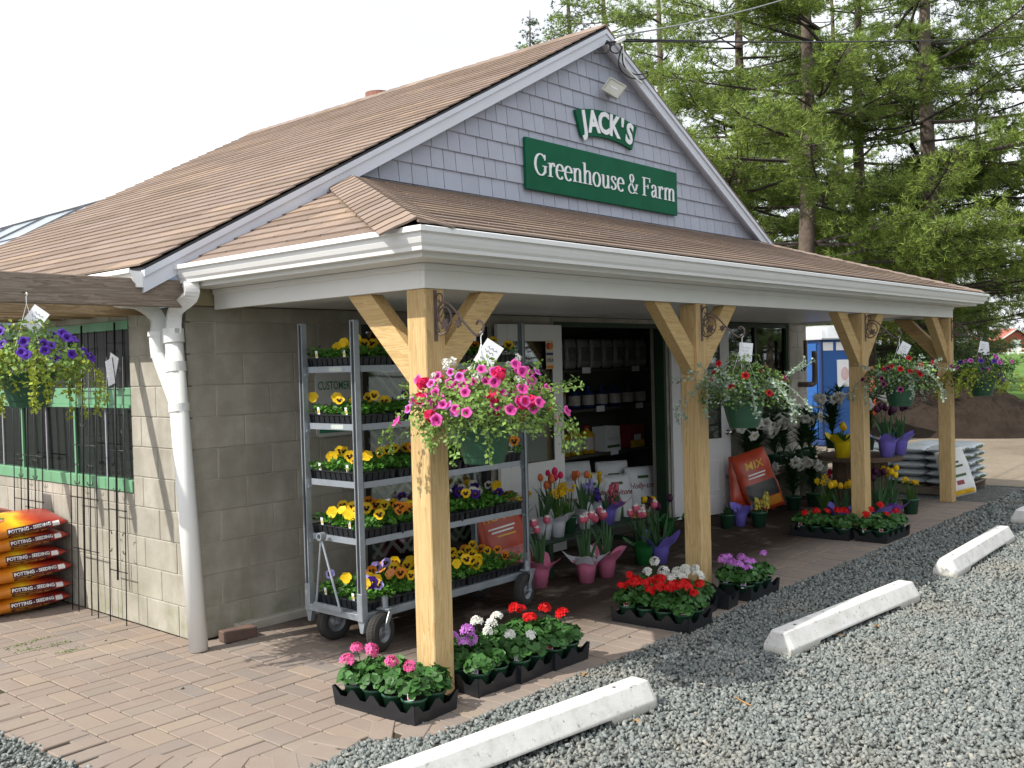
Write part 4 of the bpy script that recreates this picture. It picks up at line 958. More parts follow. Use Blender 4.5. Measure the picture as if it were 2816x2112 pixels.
# ================================================================ nursery cart
ct = thing('nursery_cart', 'tall galvanised plant cart with five shelves and rubber wheels on the porch', 'cart', (.47, -.805, 0))
CLn, CWd = 1.55, .51     # length along x, width along y (centred)
def cpart(name, fn, m=M_STEEL, parent=ct, smooth=False):
    mb = MB(); fn(mb); o = obj(name, fixn(mb.mesh(name, [m], smooth)), parent); return o
for x_ in (0, CLn):
    for y_ in (-CWd/2, CWd/2):
        s_ = 1 if y_ < 0 else -1; sx_ = 1 if x_ == 0 else -1
        def fn(mb):   # C-channel upright
            a, b = x_, y_
            mb.box(a-.0015, b-.020, .30, a+.0015, b+.020, 2.0); mb.box(a+.0015 if sx_ > 0 else a-.03, b-.020, .30, a+.03 if sx_ > 0 else a-.0015, b-.017, 2.0); mb.box(a+.0015 if sx_ > 0 else a-.03, b+.017, .30, a+.03 if sx_ > 0 else a-.0015, b+.020, 2.0)
            mb.box(a-.008, b-.020, .30, a-.0016, b-.012, 2.0); mb.box(a-.008, b+.012, .30, a-.0016, b+.020, 2.0)
        up = cpart('upright', fn)
        cpart('post_socket', lambda mb: mb.box(x_-.012, y_-.024, .19, x_+.034*sx_+.0, y_+.024, .36, ch=.003))
        mb = MB(); mb.box(x_-.0025, y_-.011, .36, x_-.0017, y_+.011, 1.99); mb.build('slot_strip', M_BLACKFR, up)
SHZ = (1.715, 1.362, 1.012, .668)
for k, z_ in enumerate(SHZ):
    def fn(mb):
        mb.box(.03, -CWd/2+.01, z_, CLn-.03, CWd/2-.01, z_+.004)
        mb.box(.055, -CWd/2+.005, z_-.026, CLn-.055, -CWd/2+.009, z_+.012); mb.box(.055, CWd/2-.009, z_-.026, CLn-.055, CWd/2-.005, z_+.012)
        mb.box(.026, -CWd/2+.03, z_-.026, .030, CWd/2-.03, z_+.012); mb.box(CLn-.030, -CWd/2+.03, z_-.026, CLn-.026, CWd/2-.03, z_+.012)
        for x_ in (.0, CLn-.03):
            for y_ in (-CWd/2-.005, CWd/2-.03): mb.box(x_+.004, y_, z_-.045, x_+.03, y_+.035, z_-.027)
    cpart('shelf', fn, mat('shelf_steel_%d' % k, (.36, .40, .45), .4, .1, 12, metal=.5) if k == 0 else bpy.data.materials['shelf_steel_0'])
    if k < 2:
        mb = MB(); mb.box(.0245, -.11, z_-.020, .0255, .01, z_+.006); mb.build('shelf_label', mat('label_green', (.45, .50, .46), .6) if k == 0 else bpy.data.materials['label_green'], ct)
cpart('base_frame', lambda mb: (mb.box(.012, -CWd/2-.02, .19, CLn-.012, -CWd/2+.02, .235, ch=.003), mb.box(.012, CWd/2-.02, .19, CLn-.012, CWd/2+.02, .235, ch=.003), mb.box(-.01, -CWd/2+.024, .192, .035, CWd/2-.024, .233, ch=.003), mb.box(CLn-.035, -CWd/2+.024, .192, CLn+.01, CWd/2-.024, .233, ch=.003), mb.box(.036, -CWd/2+.021, .222, CLn-.036, CWd/2-.021, .228)))
# tow bar folded up at the end
cpart('tow_bar', lambda mb: (mb.tube([(-.028, .14, .25), (-.028, .075, .65)], .0075, 8), mb.tube([(-.028, -.09, .25), (-.028, .065, .65)], .0075, 8), mb.lathe([(.026, -.02), (.026, .02), (.017, .02), (.017, -.02), (.026, -.02)], 16, M=T(-.028, .07, .678) @ Matrix.Rotation(math.pi/2, 4, 'Y')), mb.box(-.035, -.11, .234, -.02, .16, .262)), smooth=False)
tp = [(.062, -.033), (.085, -.036), (.106, -.03), (.115, -.018), (.1165, 0), (.115, .018), (.106, .03), (.085, .036), (.062, .033)]
tyre = MB(); tyre.lathe(tp, 36); 
for j in range(36):
    for s_ in (-1, 1): tyre.box(.1155, -.007, .004*s_-.010 if s_ < 0 else .001, .1185, .003, -.001 if s_ < 0 else .018, M=rotz(2*math.pi*j/36+(.087 if s_ > 0 else 0)))
tym = fixn(tyre.mesh('tyre', [M_TYRE]))
rim = MB(); rim.lathe([(.004, -.024), (.03, -.024), (.034, -.008), (.055, -.006), (.062, -.03), (.0665, -.031), (.0665, .031), (.062, .03), (.055, .006), (.034, .008), (.03, .024), (.004, .024)], 28); rmm = rim.mesh('rim', [mat('rim_grey', (.22, .24, .26), .5, .15, metal=.4)], True)
for x_, sw in ((.10, 1), (CLn-.12, 1)):
    for y_, a in ((-.33+.02, .25), (.13, -.15)):
        wh = thing('wheel', None, None, (0, 0, 0)); wh.parent = ct; wh.location = (x_, y_, .1185); wh.rotation_euler = (0, 0, a)
        put('tyre', tym, wh, Matrix.Rotation(math.pi/2, 4, 'X')); put('rim', rmm, wh, Matrix.Rotation(math.pi/2, 4, 'X'))
        fk = MB(); fk.box(-.017, -.052, 0, .017, -.046, .062, M=T(0, 0, -.012)); fk.add([(-.017, -.052, .05), (.017, -.052, .05), (.017, -.046, .05), (-.017, -.046, .05), (.03, -.052, .128), (.075, -.052, .128), (.075, -.046, .128), (.03, -.046, .128)], [(0, 1, 2, 3), (4, 5, 6, 7), (0, 1, 5, 4), (1, 2, 6, 5), (2, 3, 7, 6), (3, 0, 4, 7)])
        fk.box(.02, -.052, .1285, .09, .04, .136); fk.tube([(0, -.06, 0), (0, .04, 0)], .012, 10); fk.tube([(.055, 0, .1365), (.055, 0, .2)], .02, 10); obj('fork', fixn(fk.mesh('fork', [M_STEEL])), wh)
for y_ in (-CWd/2, CWd/2):
    cpart('leg_gusset', lambda mb: mb.prism([(y_-.03, .19), (y_+.03, .19), (y_+.012, .12), (y_-.012, .12)], .0, .03, ax=0))
# ================================================================ customer sign on the wall
cs = thing('parking_sign', 'white wall sign with green CUSTOMER lettering behind the plant cart', 'sign', (1.15, -.003, 1.47))
mb = MB(); mb.prism(ell(.135, .19, .03, .03, 0, 90, 4)+ell(-.135, .19, .03, .03, 90, 180, 4)+ell(-.135, -.21, .03, .03, 180, 270, 4)+ell(.135, -.21, .03, .03, 270, 360, 4), -.006, 0, ax=1); obj('sign_panel', fixn(mb.mesh('sign_panel', [mat('sign_white', (.55, .56, .54), .5, .06)])), cs)
M_GTXT = mat('green_text', (.03, .20, .11), .5)
put('lettering', text_mesh('CUSTOMER', .085, M_GTXT, bold=.0008, depth=.0005, sx=.66), cs, on_wall(0, -.0068, .12))
mb = MB(); mb.box(-.14, -.0072, -.215, .14, -.0063, -.16); mb.build('green_band', M_GTXT, cs)
# ================================================================ card decals and notes on the doors
M_RED = mat('decal_red', (.45, .02, .02), .4); M_ORG = mat('decal_orange', (.65, .22, .01), .4); M_BLUE = mat('decal_blue', (.01, .03, .20), .4); M_CREAM = mat('decal_cream', (.62, .55, .40), .5)
dc = MB(); dc.box(.630, -.0262, 1.66, .735, -.0252, 1.915, mi=0); C_ = lambda cx, cz, r: [(cx+r*math.cos(a), cz+r*math.sin(a)) for a in np.linspace(0, 6.0, 22)]
dc.prism(C_(.664, 1.865, .031), -.0270, -.0263, ax=1, mi=1); dc.prism(C_(.702, 1.865, .031), -.0275, -.0268, ax=1, mi=2)
dc.box(.634, -.0268, 1.783, .731, -.0263, 1.806, mi=3); dc.box(.634, -.0268, 1.664, .731, -.0263, 1.690, mi=2)
obj('card_decal', fixn(dc.mesh('card_decal', [M_CREAM, M_RED, M_ORG, M_BLUE])), dL)
put('card_lettering', text_mesh('VISA', .048, M_BLUE, bold=.0012, shear=.25, depth=.0003), dL, on_wall(.683, -.0268, 1.736))
nb = MB(); nb.box(.42, -.0062, 1.45, .53, -.0052, 1.58, mi=0)
for k in range(4): nb.box(.435, -.0068, 1.475+k*.025, .515-.01*(k % 2), -.0063, 1.481+k*.025, mi=1)
nb.build('paper_note', [M_PAPER, M_INK], dL)
# ================================================================ plant kit
def m_leaf(name, c, irv=.35, transl=.22, rough=.5):
    t = NT(name); r_ = t.irand(); cc = t.ramp(r_, [(0, sc3(c, 1-irv)), (.6, c), (1, sc3(c, 1+irv*1.2))])
    t.set(Base_Color=cc, Roughness=rough, Specular_IOR_Level=.35); tr = t.n('ShaderNodeBsdfTranslucent'); t.l(cc, tr.inputs[0]); ms = t.n('ShaderNodeMixShader'); ms.inputs[0].default_value = transl
    t.l(t.b.outputs[0], ms.inputs[1]); t.l(tr.outputs[0], ms.inputs[2]); t.l(ms.outputs[0], t.t.nodes['Material Output'].inputs[0]); return t.m
def petal(name, c, var=.15): return mat(name, c, .55, var, 40, irv=.12, transl=.25, spec=.25)
L_PANSY = m_leaf('pansy_leaf', (.07, .21, .025)); L_GERA = m_leaf('geranium_leaf', (.045, .13, .028)); L_PET = m_leaf('petunia_leaf', (.17, .28, .06)); L_LIME = m_leaf('lime_leaf', (.30, .36, .04)); L_SILV = m_leaf('silver_leaf', (.28, .36, .27)); L_TUL = m_leaf('tulip_leaf', (.06, .14, .055), .2); L_DARK = m_leaf('dark_leaf', (.03, .085, .025))
P_YEL = petal('petal_yellow', (.78, .52, .012)); P_ORA = petal('petal_orange', (.72, .25, .02)); P_PUR = petal('petal_purple', (.055, .014, .22)); P_LAV = petal('petal_lavender', (.42, .36, .75)); P_WHT = petal('petal_white', (.75, .75, .70)); P_DRK = petal('petal_blotch', (.025, .006, .012)); P_PEACH = petal('petal_peach', (.78, .30, .13))
P_PINK = petal('petal_pink', (.72, .11, .40)); P_MAG = petal('petal_magenta', (.45, .03, .22)); P_ROSE = petal('petal_rose', (.74, .025, .13)); P_RED = petal('petal_red', (.62, .008, .010)); P_HOT = petal('petal_hotpink', (.78, .13, .35)); P_LIL = petal('petal_lilac', (.55, .20, .62)); P_TPINK = petal('petal_tulip_pink', (.68, .14, .22)); P_TOR = petal('petal_tulip_orange', (.66, .17, .06)); P_DKP = petal('petal_plum', (.06, .012, .045)); P_CREAM = petal('petal_cream', (.62, .62, .48)); P_BLUE = petal('petal_blue', (.10, .14, .62)); P_VIO = petal('petal_violet', (.10, .03, .36))
LEAF = ([(0, 0, 0), (.34, .5, .10), (0, 1, 0), (-.34, .5, .10)], [(0, 1, 2), (0, 2, 3)])
_rv = [(math.cos(a)*(.98 if k % 2 else .84), math.sin(a)*(.98 if k % 2 else .84), .22 if k % 2 else .10) for k, a in enumerate(np.linspace(0, 2*math.pi, 11)[:-1])]
RLEAF = ([(0, 0, 0)]+_rv, [(0, k+1, (k+1) % 10+1) for k in range(10)])
def nrm(n, bias, rg): d = rg.normal(size=(n, 3))*.55+np.asarray(bias); return d
def petals_mesh(name, mats, spec):
    """spec: list of (angle, dist, rx, ry, z, mi) flat petals facing +z"""
    mb = MB()
    for a, d, rx, ry, z, mi in spec:
        ca, sa = math.cos(a), math.sin(a); pts = []
        for t in np.linspace(0, 2*math.pi, 10)[:-1]:
            u, w = d+rx*math.cos(t), ry*math.sin(t); pts.append((u*ca-w*sa, u*sa+w*ca, z+.25*max(0, (u-d))**1.0*.6))
        c0 = (d*.5*ca, d*.5*sa, z-.002); mb.add([c0]+pts, [(0, k+1, (k+1) % 9+1) for k in range(9)], mi)
    return mb.mesh(name, mats)
def pansy(c, blotch=True, mats=None):
    s = [(R(60), .013, .015, .015, .0, 0), (R(120), .013, .015, .015, .0008, 0), (R(5), .014, .014, .014, .003, 0), (R(175), .014, .014, .014, .0035, 0), (R(270), .013, .016, .018, .006, 0)]
    if blotch: s += [(R(270), .008, .008, .010, .0095, 1), (R(10), .008, .007, .006, .0075, 1), (R(170), .008, .007, .006, .0075, 1)]
    s += [(R(270), .001, .003, .003, .0125, 2)]
    return petals_mesh('flower', [c, P_DRK, P_YEL], s)
PANSY = {'yellow': pansy(P_YEL), 'plain': pansy(P_YEL, False), 'orange': pansy(P_ORA), 'purple': pansy(P_PUR), 'lavender': pansy(P_LAV), 'white': pansy(P_WHT), 'peach': pansy(P_PEACH, False)}
def petunia(c, thr):
    mb = MB(); n = 15
    mb.lathe([(.003, -.03), (.006, -.012), (.010, -.004), (.020, .002), (.0285, .0)], n, mi=[1, 1, 1, 0], wav=lambda i, a, r, z: (r*(1+.10*math.cos(5*a)) if i == 4 else r, z+(.004*math.cos(5*a) if i == 4 else 0))); return mb.mesh('flower', [c, thr], True)
PETU = {'pink': petunia(P_PINK, P_MAG), 'magenta': petunia(P_MAG, P_DRK), 'red': petunia(P_RED, petal('petal_deep_red', (.30, .006, .02))), 'violet': petunia(P_VIO, P_PUR), 'lilac': petunia(P_LIL, P_MAG)}
def ruffle(c, r=.03, n=42, sz=.012, seed=1):
    rg = np.random.default_rng(seed); d = rg.normal(size=(n, 3)); d[:, 2] = np.abs(d[:, 2])*.8-.15; d /= np.linalg.norm(d, axis=1, keepdims=True)
    v, f = scat(RLEAF[0], RLEAF[1], d*r*rg.uniform(.75, 1, (n, 1)), arr_rot(d+rg.normal(size=(n, 3))*.35, rg.uniform(0, 6, n)), rg.uniform(.8, 1.2, n)*sz)
    mb = MB(); mb.add(v.tolist(), f.tolist()); return mb.mesh('flower', [c])
RUFF = {'rose': ruffle(P_ROSE, .028, 46), 'alyssum': ruffle(P_WHT, .02, 26, .007, 3)}
def geranium(c, seed):
    rg = np.random.default_rng(seed); n = 20; d = rg.normal(size=(n, 3)); d[:, 2] = np.abs(d[:, 2])+.1; d /= np.linalg.norm(d, axis=1, keepdims=True)
    fv = []; ff = []
    for k in range(5):
        a = k*1.2566; o = len(fv); fv += [(0, 0, 0), (.62*math.cos(a-.5), .62*math.sin(a-.5), .1), (1.05*math.cos(a-.22), 1.05*math.sin(a-.22), .16), (1.05*math.cos(a+.22), 1.05*math.sin(a+.22), .16), (.62*math.cos(a+.5), .62*math.sin(a+.5), .1)]; ff += [(o, o+1, o+2), (o, o+2, o+3), (o, o+3, o+4)]
    v, f = scat(fv, ff, d*.027*rg.uniform(.8, 1.1, (n, 1))+np.array((0, 0, .005)), arr_rot(d, rg.uniform(0, 6, n)), rg.uniform(.9, 1.15, n)*.0145)
    mb = MB(); mb.add(v.tolist(), f.tolist()); mb.tube([(0, 0, .01), (.004, 0, -.05), (0, .004, -.12)], .0022, 5, mi=1); return mb.mesh('flower', [c, L_GERA])
GERA = {k: [geranium(c, s) for s in (1, 2)] for k, c in (('hotpink', P_HOT), ('lilac', P_LIL), ('white', P_WHT), ('red', P_RED))}
def tulip(c, edge=None, open_=.0):
    mb = MB(); n = 12
    def w(i, a, r, z): return (r*(1+.10*math.cos(3*a)), z+(.010*abs(math.cos(1.5*a))-.004 if i == 5 else 0))
    mb.lathe([(.002, -.002), (.013, .002), (.0215, .014), (.0225, .028), (.018+open_, .042), (.010+open_*1.5, .052)], n, mi=[0, 0, 0, 0, 1 if edge else 0], wav=w); mb.lathe([(.010+open_*1.5, .050), (.016, .03), (.004, .01)], n, mi=0); return mb.mesh('flower', [c, edge or c], True)
TUL = {'pink': tulip(P_TPINK, P_HOT), 'orange': tulip(P_TOR), 'plum': tulip(P_DKP), 'yellow': tulip(P_YEL), 'red': tulip(P_ROSE), 'pinkwhite': tulip(P_TPINK, P_WHT)}
def daffodil():
    mb = MB()
    for k in range(6):
        a = k*math.pi/3; ca, sa = math.cos(a), math.sin(a); q = lambda u, w, z: (u*ca-w*sa, u*sa+w*ca, z)
        mb.add([q(.003, 0, 0), q(.018, .009, .002), q(.032, 0, -.002), q(.018, -.009, .002)], [(0, 1, 2), (0, 2, 3)], 0)
    mb.lathe([(.006, 0), (.009, .012), (.013, .022)], 10, mi=1, wav=lambda i, a, r, z: (r*(1+.12*math.cos(5*a)) if i == 2 else r, z)); return mb.mesh('flower', [P_YEL, P_ORA if False else P_YEL])
DAFF = daffodil()
def hyacinth(c, seed):
    rg = np.random.default_rng(seed); n = 60; z = rg.uniform(0, .11, n); a = rg.uniform(0, 6.28, n); r = .024*np.sqrt(np.maximum(.15, 1-(z/.125)**2))
    pos = np.stack([r*np.cos(a), r*np.sin(a), z], 1); d = np.stack([np.cos(a), np.sin(a), .3+0*z], 1)
    v, f = scat(RLEAF[0], RLEAF[1], pos, arr_rot(d, a), rg.uniform(.8, 1.2, n)*.011); mb = MB(); mb.add(v.tolist(), f.tolist()); return mb.mesh('flower', [c])
HYA = {'lavender': hyacinth(P_LAV, 1), 'pink': hyacinth(P_TPINK, 2), 'yellow': hyacinth(petal('petal_paleyellow', (.62, .55, .12)), 3), 'purple': hyacinth(P_VIO, 4)}
def lily():
    mb = MB(); n = 18
    def w(i, a, r, z): k = abs(math.cos(3*a)); return (r*(.62+.5*k) if i == 5 else (r*(.8+.25*k) if i == 4 else r), z-(.012*k if i == 5 else 0))
    mb.lathe([(.004, -.14), (.007, -.10), (.011, -.055), (.020, -.012), (.036, .010), (.060, .004)], n, wav=w); mb.lathe([(.002, -.07), (.004, .012), (.001, .02)], 6, mi=1); return mb.mesh('flower', [P_WHT, P_YEL], True)
LILY = lily()
def blade(mb, base, d, L, w, curve=.25, mi=0):
    """long strap leaf from base leaning along d (horizontal)"""
    d = Vector((d[0], d[1], 0)).normalized(); side = Vector((-d.y, d.x, 0)); up = Vector((0, 0, 1)); b = Vector(base); vs = []
    for t, k in ((0, .5), (.3, 1), (.6, .9), (.85, .5), (1, .04)):
        c = b+up*L*(t-.15*curve*t*t)+d*L*curve*t*t*1.4
        vs += [c-side*w*k/2+d*.15*w*k, c-d*.1*w*k, c+side*w*k/2+d*.15*w*k]
    fs = [(i*3+j, i*3+j+1, i*3+j+4, i*3+j+3) for i in range(4) for j in range(2)]; mb.add([tuple(v) for v in vs], fs, mi)
def stuffed(o): o['kind'] = 'stuff'; return o
def face_flower(me, parent, p, d, s=1., spin=0.): return put('flower', me, parent, frame(d, spin, p, s))
# ---------------------------------------------------------------- pansy trays on the cart
TYL, TYX = .50, .28
def celltray_mesh():
    mb = MB(); a, b, h = TYX/2, TYL/2, .062
    for x0, y0, x1, y1 in ((-a, -b, a, -b), (a, -b, a, b), (a, b, -a, b), (-a, b, -a, -b)):
        n = 6 if abs(x1-x0) > 1e-6 else 10; L = math.hypot(x1-x0, y1-y0); ux, uy = (x1-x0)/L, (y1-y0)/L; nx, ny_ = uy, -ux
        for k in range(n):
            t0, t1 = L*(k+.10)/n, L*(k+.90)/n
            P = lambda t, o, z: (x0+ux*t-nx*o, y0+uy*t-ny_*o, z)
            q = [P(t0, .012, 0), P(t1, .012, 0), P(t1, .002, h-.008), P(t0, .002, h-.008), P(t0, .03, 0), P(t1, .03, 0), P(t1, .03, h-.008), P(t0, .03, h-.008)]
            mb.add(q, [(0, 1, 2, 3), (5, 4, 7, 6), (4, 0, 3, 7), (1, 5, 6, 2), (3, 2, 6, 7), (4, 5, 1, 0)])
    mb.box(-a-.004, -b-.004, h-.0075, a+.004, b+.004, h, ch=.002); mb.box(-a+.032, -b+.032, .0, a-.032, b-.032, h-.008); return fixn(mb.mesh('cell_tray', [M_TRAY]))
CTM = celltray_mesh()
def pansy_foliage(seed):
    rg = np.random.default_rng(seed); n = 620; x = rg.uniform(-TYX/2, TYX/2, n)*1.05; y = rg.uniform(-TYL/2, TYL/2, n)*1.04; z = .068+.055*rg.random(n)**.6*(.75+.35*np.sin(x*22+seed)*np.cos(y*19))
    v, f = scat(LEAF[0], LEAF[1], np.stack([x, y, z], 1), arr_rot(nrm(n, (0, 0, .8), rg), rg.uniform(0, 6.28, n)), rg.uniform(.022, .042, n))
    return v, f
PFOL = []
for s in range(3):
    v, f = pansy_foliage(s+1); o = bulk('foliage', [(v, f, 0)], [L_PANSY]); PFOL.append(o.data); bpy.data.objects.remove(o)
ptag = MB(); ptag.box(-.0008, -.011, 0, .0008, .011, .045, mi=0); ptag.box(-.0014, -.008, .008, -.0009, .008, .026, mi=1); PTAG = ptag.mesh('plant_tag', [M_PAPER, P_YEL])
SHN = ('top', 'second', 'middle', 'fourth', 'bottom'); POSN = ('near end', 'second from the near end', 'middle', 'second from the far end', 'far end')
MIX = [[('yellow', 'plain'), ('orange', 'yellow'), ('yellow', 'orange'), ('yellow', 'orange'), ('orange', 'yellow')], [('yellow', 'plain'), ('yellow',), ('purple',), ('purple', 'yellow'), ('yellow',)], [('yellow', 'plain'), ('yellow', 'orange'), ('yellow',), ('yellow', 'orange'), ('orange',)], [('yellow', 'plain'), ('yellow', 'orange'), ('white', 'purple'), ('white', 'purple', 'yellow'), ('white', 'plain', 'purple')], [('plain', 'lavender', 'peach', 'purple'), ('lavender', 'yellow', 'peach', 'orange'), ('yellow', 'plain'), ('yellow',), ('yellow', 'orange')]]
CNT = [[7, 7, 6, 6, 6], [5, 2, 3, 4, 5], [9, 6, 6, 6, 6], [10, 12, 10, 12, 12], [13, 13, 10, 10, 8]]
SURF = [z+.0045 for z in SHZ]+[.2285]
for si in range(5):
    for k in range(5):
        rg = random.Random(si*10+k); cn_ = MIX[si][k]; word = {'plain': 'clear yellow'}.get(cn_[0], cn_[0])
        t = thing('pansy_tray', '%s pansies on the %s cart shelf, %s' % (' and '.join(dict.fromkeys({'plain': 'yellow', 'peach': 'peach'}.get(c, c) for c in cn_[:2])), SHN[si], POSN[k]), 'plant tray', (.47+.04+TYX/2+k*.297, -.805+rg.uniform(-.006, .006), SURF[si]), 0, 'pansy trays on the cart')
        if si == 4: t.location.x = .47+.05+TYX/2+k*.293
        put('cell_tray', CTM, t, Matrix()); fo = put('foliage', PFOL[(si+k) % 3], t, rotz(math.pi*(k % 2))); fo['kind'] = 'stuff'
        for q in range(CNT[si][k]):
            x_, y_ = rg.uniform(-.12, .12), rg.uniform(-.23, .23)
            if k == 0: x_ = rg.uniform(-.13, .10)
            z_ = .125+rg.uniform(0, .05); d = (-.75+rg.uniform(-.35, .35), -.6+rg.uniform(-.5, .5), .35+rg.uniform(-.2, .35))
            face_flower(PANSY[rg.choice(cn_)], t, (x_, y_, z_), d, rg.uniform(1.15, 1.5), rg.uniform(-.25, .25))
        if k == 0:
            for y_ in (.15, -.12): put('plant_tag', PTAG, t, T(-TYX/2+.005, y_, .062) @ Matrix.Rotation(-.12, 4, 'Y'))
# ---------------------------------------------------------------- geranium carriers
def carrier_mesh(nx, ny_):
    mb = MB(); p = .135; a, b, h = nx*p/2+.012, ny_*p/2+.012, .098
    def side(L, n, M_):
        pts = [(-L/2, 0)]+[(L/2, 0), (L/2+.008, h)]; top = []
        for k in range(n, 0, -1):
            c1 = -L/2+L*k/n; c0 = -L/2+L*(k-1)/n; top += [(c1-.012, h), (c1-L/n*.36, .055), (c0+L/n*.36, .055), (c0+.012, h)]
        pts += top+[(-L/2-.008, h)]; mb.prism(pts, -.002, .002, ax=1, M=M_)
    side(2*a, nx, T(0, -b, 0) @ Matrix.Rotation(.10, 4, 'X')); side(2*a, nx, T(0, b, 0) @ rotz(math.pi) @ Matrix.Rotation(.10, 4, 'X')); side(2*b, ny_, T(-a, 0, 0) @ rotz(-math.pi/2) @ Matrix.Rotation(.10, 4, 'X')); side(2*b, ny_, T(a, 0, 0) @ rotz(math.pi/2) @ Matrix.Rotation(.10, 4, 'X'))
    mb.box(-a, -b, .003, a, b, .010)
    for i in range(nx):
        for j in range(ny_): mb.lathe([(.04, 0), (.05, .0105)], 10, M=T((i-(nx-1)/2)*p, (j-(ny_-1)/2)*p, -.0))
    return fixn(mb.mesh('carrier_tray', [M_TRAY]))
_cm = {}
pot = MB(); pot.lathe([(.001, .012), (.046, .012), (.060, .092), (.066, .094), (.066, .106), (.060, .106), (.057, .094), (.001, .092)], 16, mi=[0, 0, 0, 0, 0, 0, 1]); POT = pot.mesh('pot', [M_POTG, M_SOIL], True)
gtag = MB(); gtag.box(-.017, -.0006, 0, .017, .0006, .062, mi=0); gtag.prism([(-.017, .062), (.017, .062), (.010, .074), (-.010, .074)], -.0006, .0006, ax=1, mi=0); gtag.box(-.013, -.0012, .022, .013, -.0007, .038, mi=1)
GTAG = {k: None for k in GERA}
for k, c in (('hotpink', P_HOT), ('lilac', P_LIL), ('white', P_WHT), ('red', P_RED)): GTAG[k] = gtag.mesh('plant_tag', [M_PAPER, c])
GFOL = {}
def gera_foliage(nx, ny_, seed, hs=1.):
    rg = np.random.default_rng(seed); p = .135; V, F, off = [], [], 0
    for i in range(nx):
        for j in range(ny_):
            cx, cy = (i-(nx-1)/2)*p+rg.uniform(-.01, .01), (j-(ny_-1)/2)*p+rg.uniform(-.01, .01); n = 125; a = rg.uniform(0, 6.28, n); r = .088*np.sqrt(rg.random(n)); h = rg.uniform(.85, 1.15)*hs
            z = .105+.105*h*np.sqrt(np.maximum(0, 1-(r/.105)**2))*rg.uniform(.35, 1.05, n)
            d = np.stack([np.cos(a)*r*9, np.sin(a)*r*9, np.full(n, .75)], 1)+rg.normal(size=(n, 3))*.28
            v, f = scat(RLEAF[0], RLEAF[1], np.stack([cx+r*np.cos(a), cy+r*np.sin(a), z], 1), arr_rot(d, a), rg.uniform(.014, .029, n)); V.append(v); F.append(f+off); off += len(v)
    return np.concatenate(V), np.concatenate(F)
def ger_tray(label, x, y, rz, nx, ny_, cols, nf, seed, hs=1., z=0., tags=2, hz=(.20, .265), group='geranium trays along the porch edge'):
    t = thing('geranium_tray', label, 'plant tray', (x, y, z), rz, group); rg = random.Random(seed); p = .135
    if (nx, ny_) not in _cm: _cm[nx, ny_] = carrier_mesh(nx, ny_)
    put('carrier_tray', _cm[nx, ny_], t, Matrix())
    for i in range(nx):
        for j in range(ny_): put('pot', POT, t, T((i-(nx-1)/2)*p, (j-(ny_-1)/2)*p, 0))
    v, f = gera_foliage(nx, ny_, seed, hs); fo = bulk('foliage', [(v, f, 0)], [L_GERA], t); stuffed(fo)
    bud = MB()
    used = []
    for q in range(nf):
      for tr_ in range(30):
        i, j = rg.randrange(nx), rg.randrange(ny_); x_, y_ = (i-(nx-1)/2)*p+rg.uniform(-.055, .055), (j-(ny_-1)/2)*p+rg.uniform(-.055, .055)
        if all(math.hypot(x_-a_, y_-b_) > .058 for a_, b_ in used): break
      else: continue
      used.append((x_, y_))
      if True:
        face_flower(rg.choice(GERA[rg.choice(cols)]), t, (x_, y_, rg.uniform(*hz)), (rg.uniform(-.5, .2), rg.uniform(-.5, .2), 1), rg.uniform(.95, 1.35), rg.uniform(0, 6))
    for q in range(tags): put('plant_tag', GTAG[cols[0]], t, T(-nx*p/2+.01+rg.uniform(0, .03), -ny_*p/2+.05+q*(ny_*p-.12), .085) @ rotz(-.9+rg.uniform(-.3, .3)))
    return t
ger_tray('carrier of pots with bright pink geraniums left of the nearest porch post', -.025, -1.905, R(3), 2, 4, ['hotpink'], 5, 21)
ger_tray('carrier of lavender geraniums just right of the nearest porch post', .475, -1.95, R(-2), 2, 3, ['lilac'], 5, 22)
ger_tray('carrier of white geraniums between the lavender and the red carriers', .76, -1.975, R(1), 2, 3, ['white'], 6, 23)
ger_tray('small carrier of red geraniums right of the white geraniums', 1.045, -1.99, R(-1), 2, 3, ['red'], 6, 24)
ger_tray('full carrier of scarlet geraniums in the sun before the second post', 2.10, -2.12, R(2), 2, 4, ['red'], 20, 25, hz=(.20, .27))
ger_tray('carrier of white geraniums behind the scarlet carrier by the second post', 2.42, -1.98, R(3), 2, 4, ['white'], 9, 26, hz=(.22, .29))
ger_tray('carrier of lilac geraniums right of the second post at the paving edge', 3.12, -2.19, R(0), 3, 2, ['lilac'], 9, 27, hz=(.21, .28))
ger_tray('shaded carrier of red geraniums left of the third post', 5.62, -1.70, R(0), 2, 4, ['red'], 5, 28)
ger_tray('shaded carrier of red geraniums in front of the third post', 5.80, -2.17, R(0), 4, 2, ['red'], 5, 29)
et = thing('empty_tray', 'empty black plastic carrier lying against the foot of the second post', 'tray', (2.70, -2.16, 0), R(5)); put('carrier_tray', carrier_mesh(1, 2), et, Matrix())

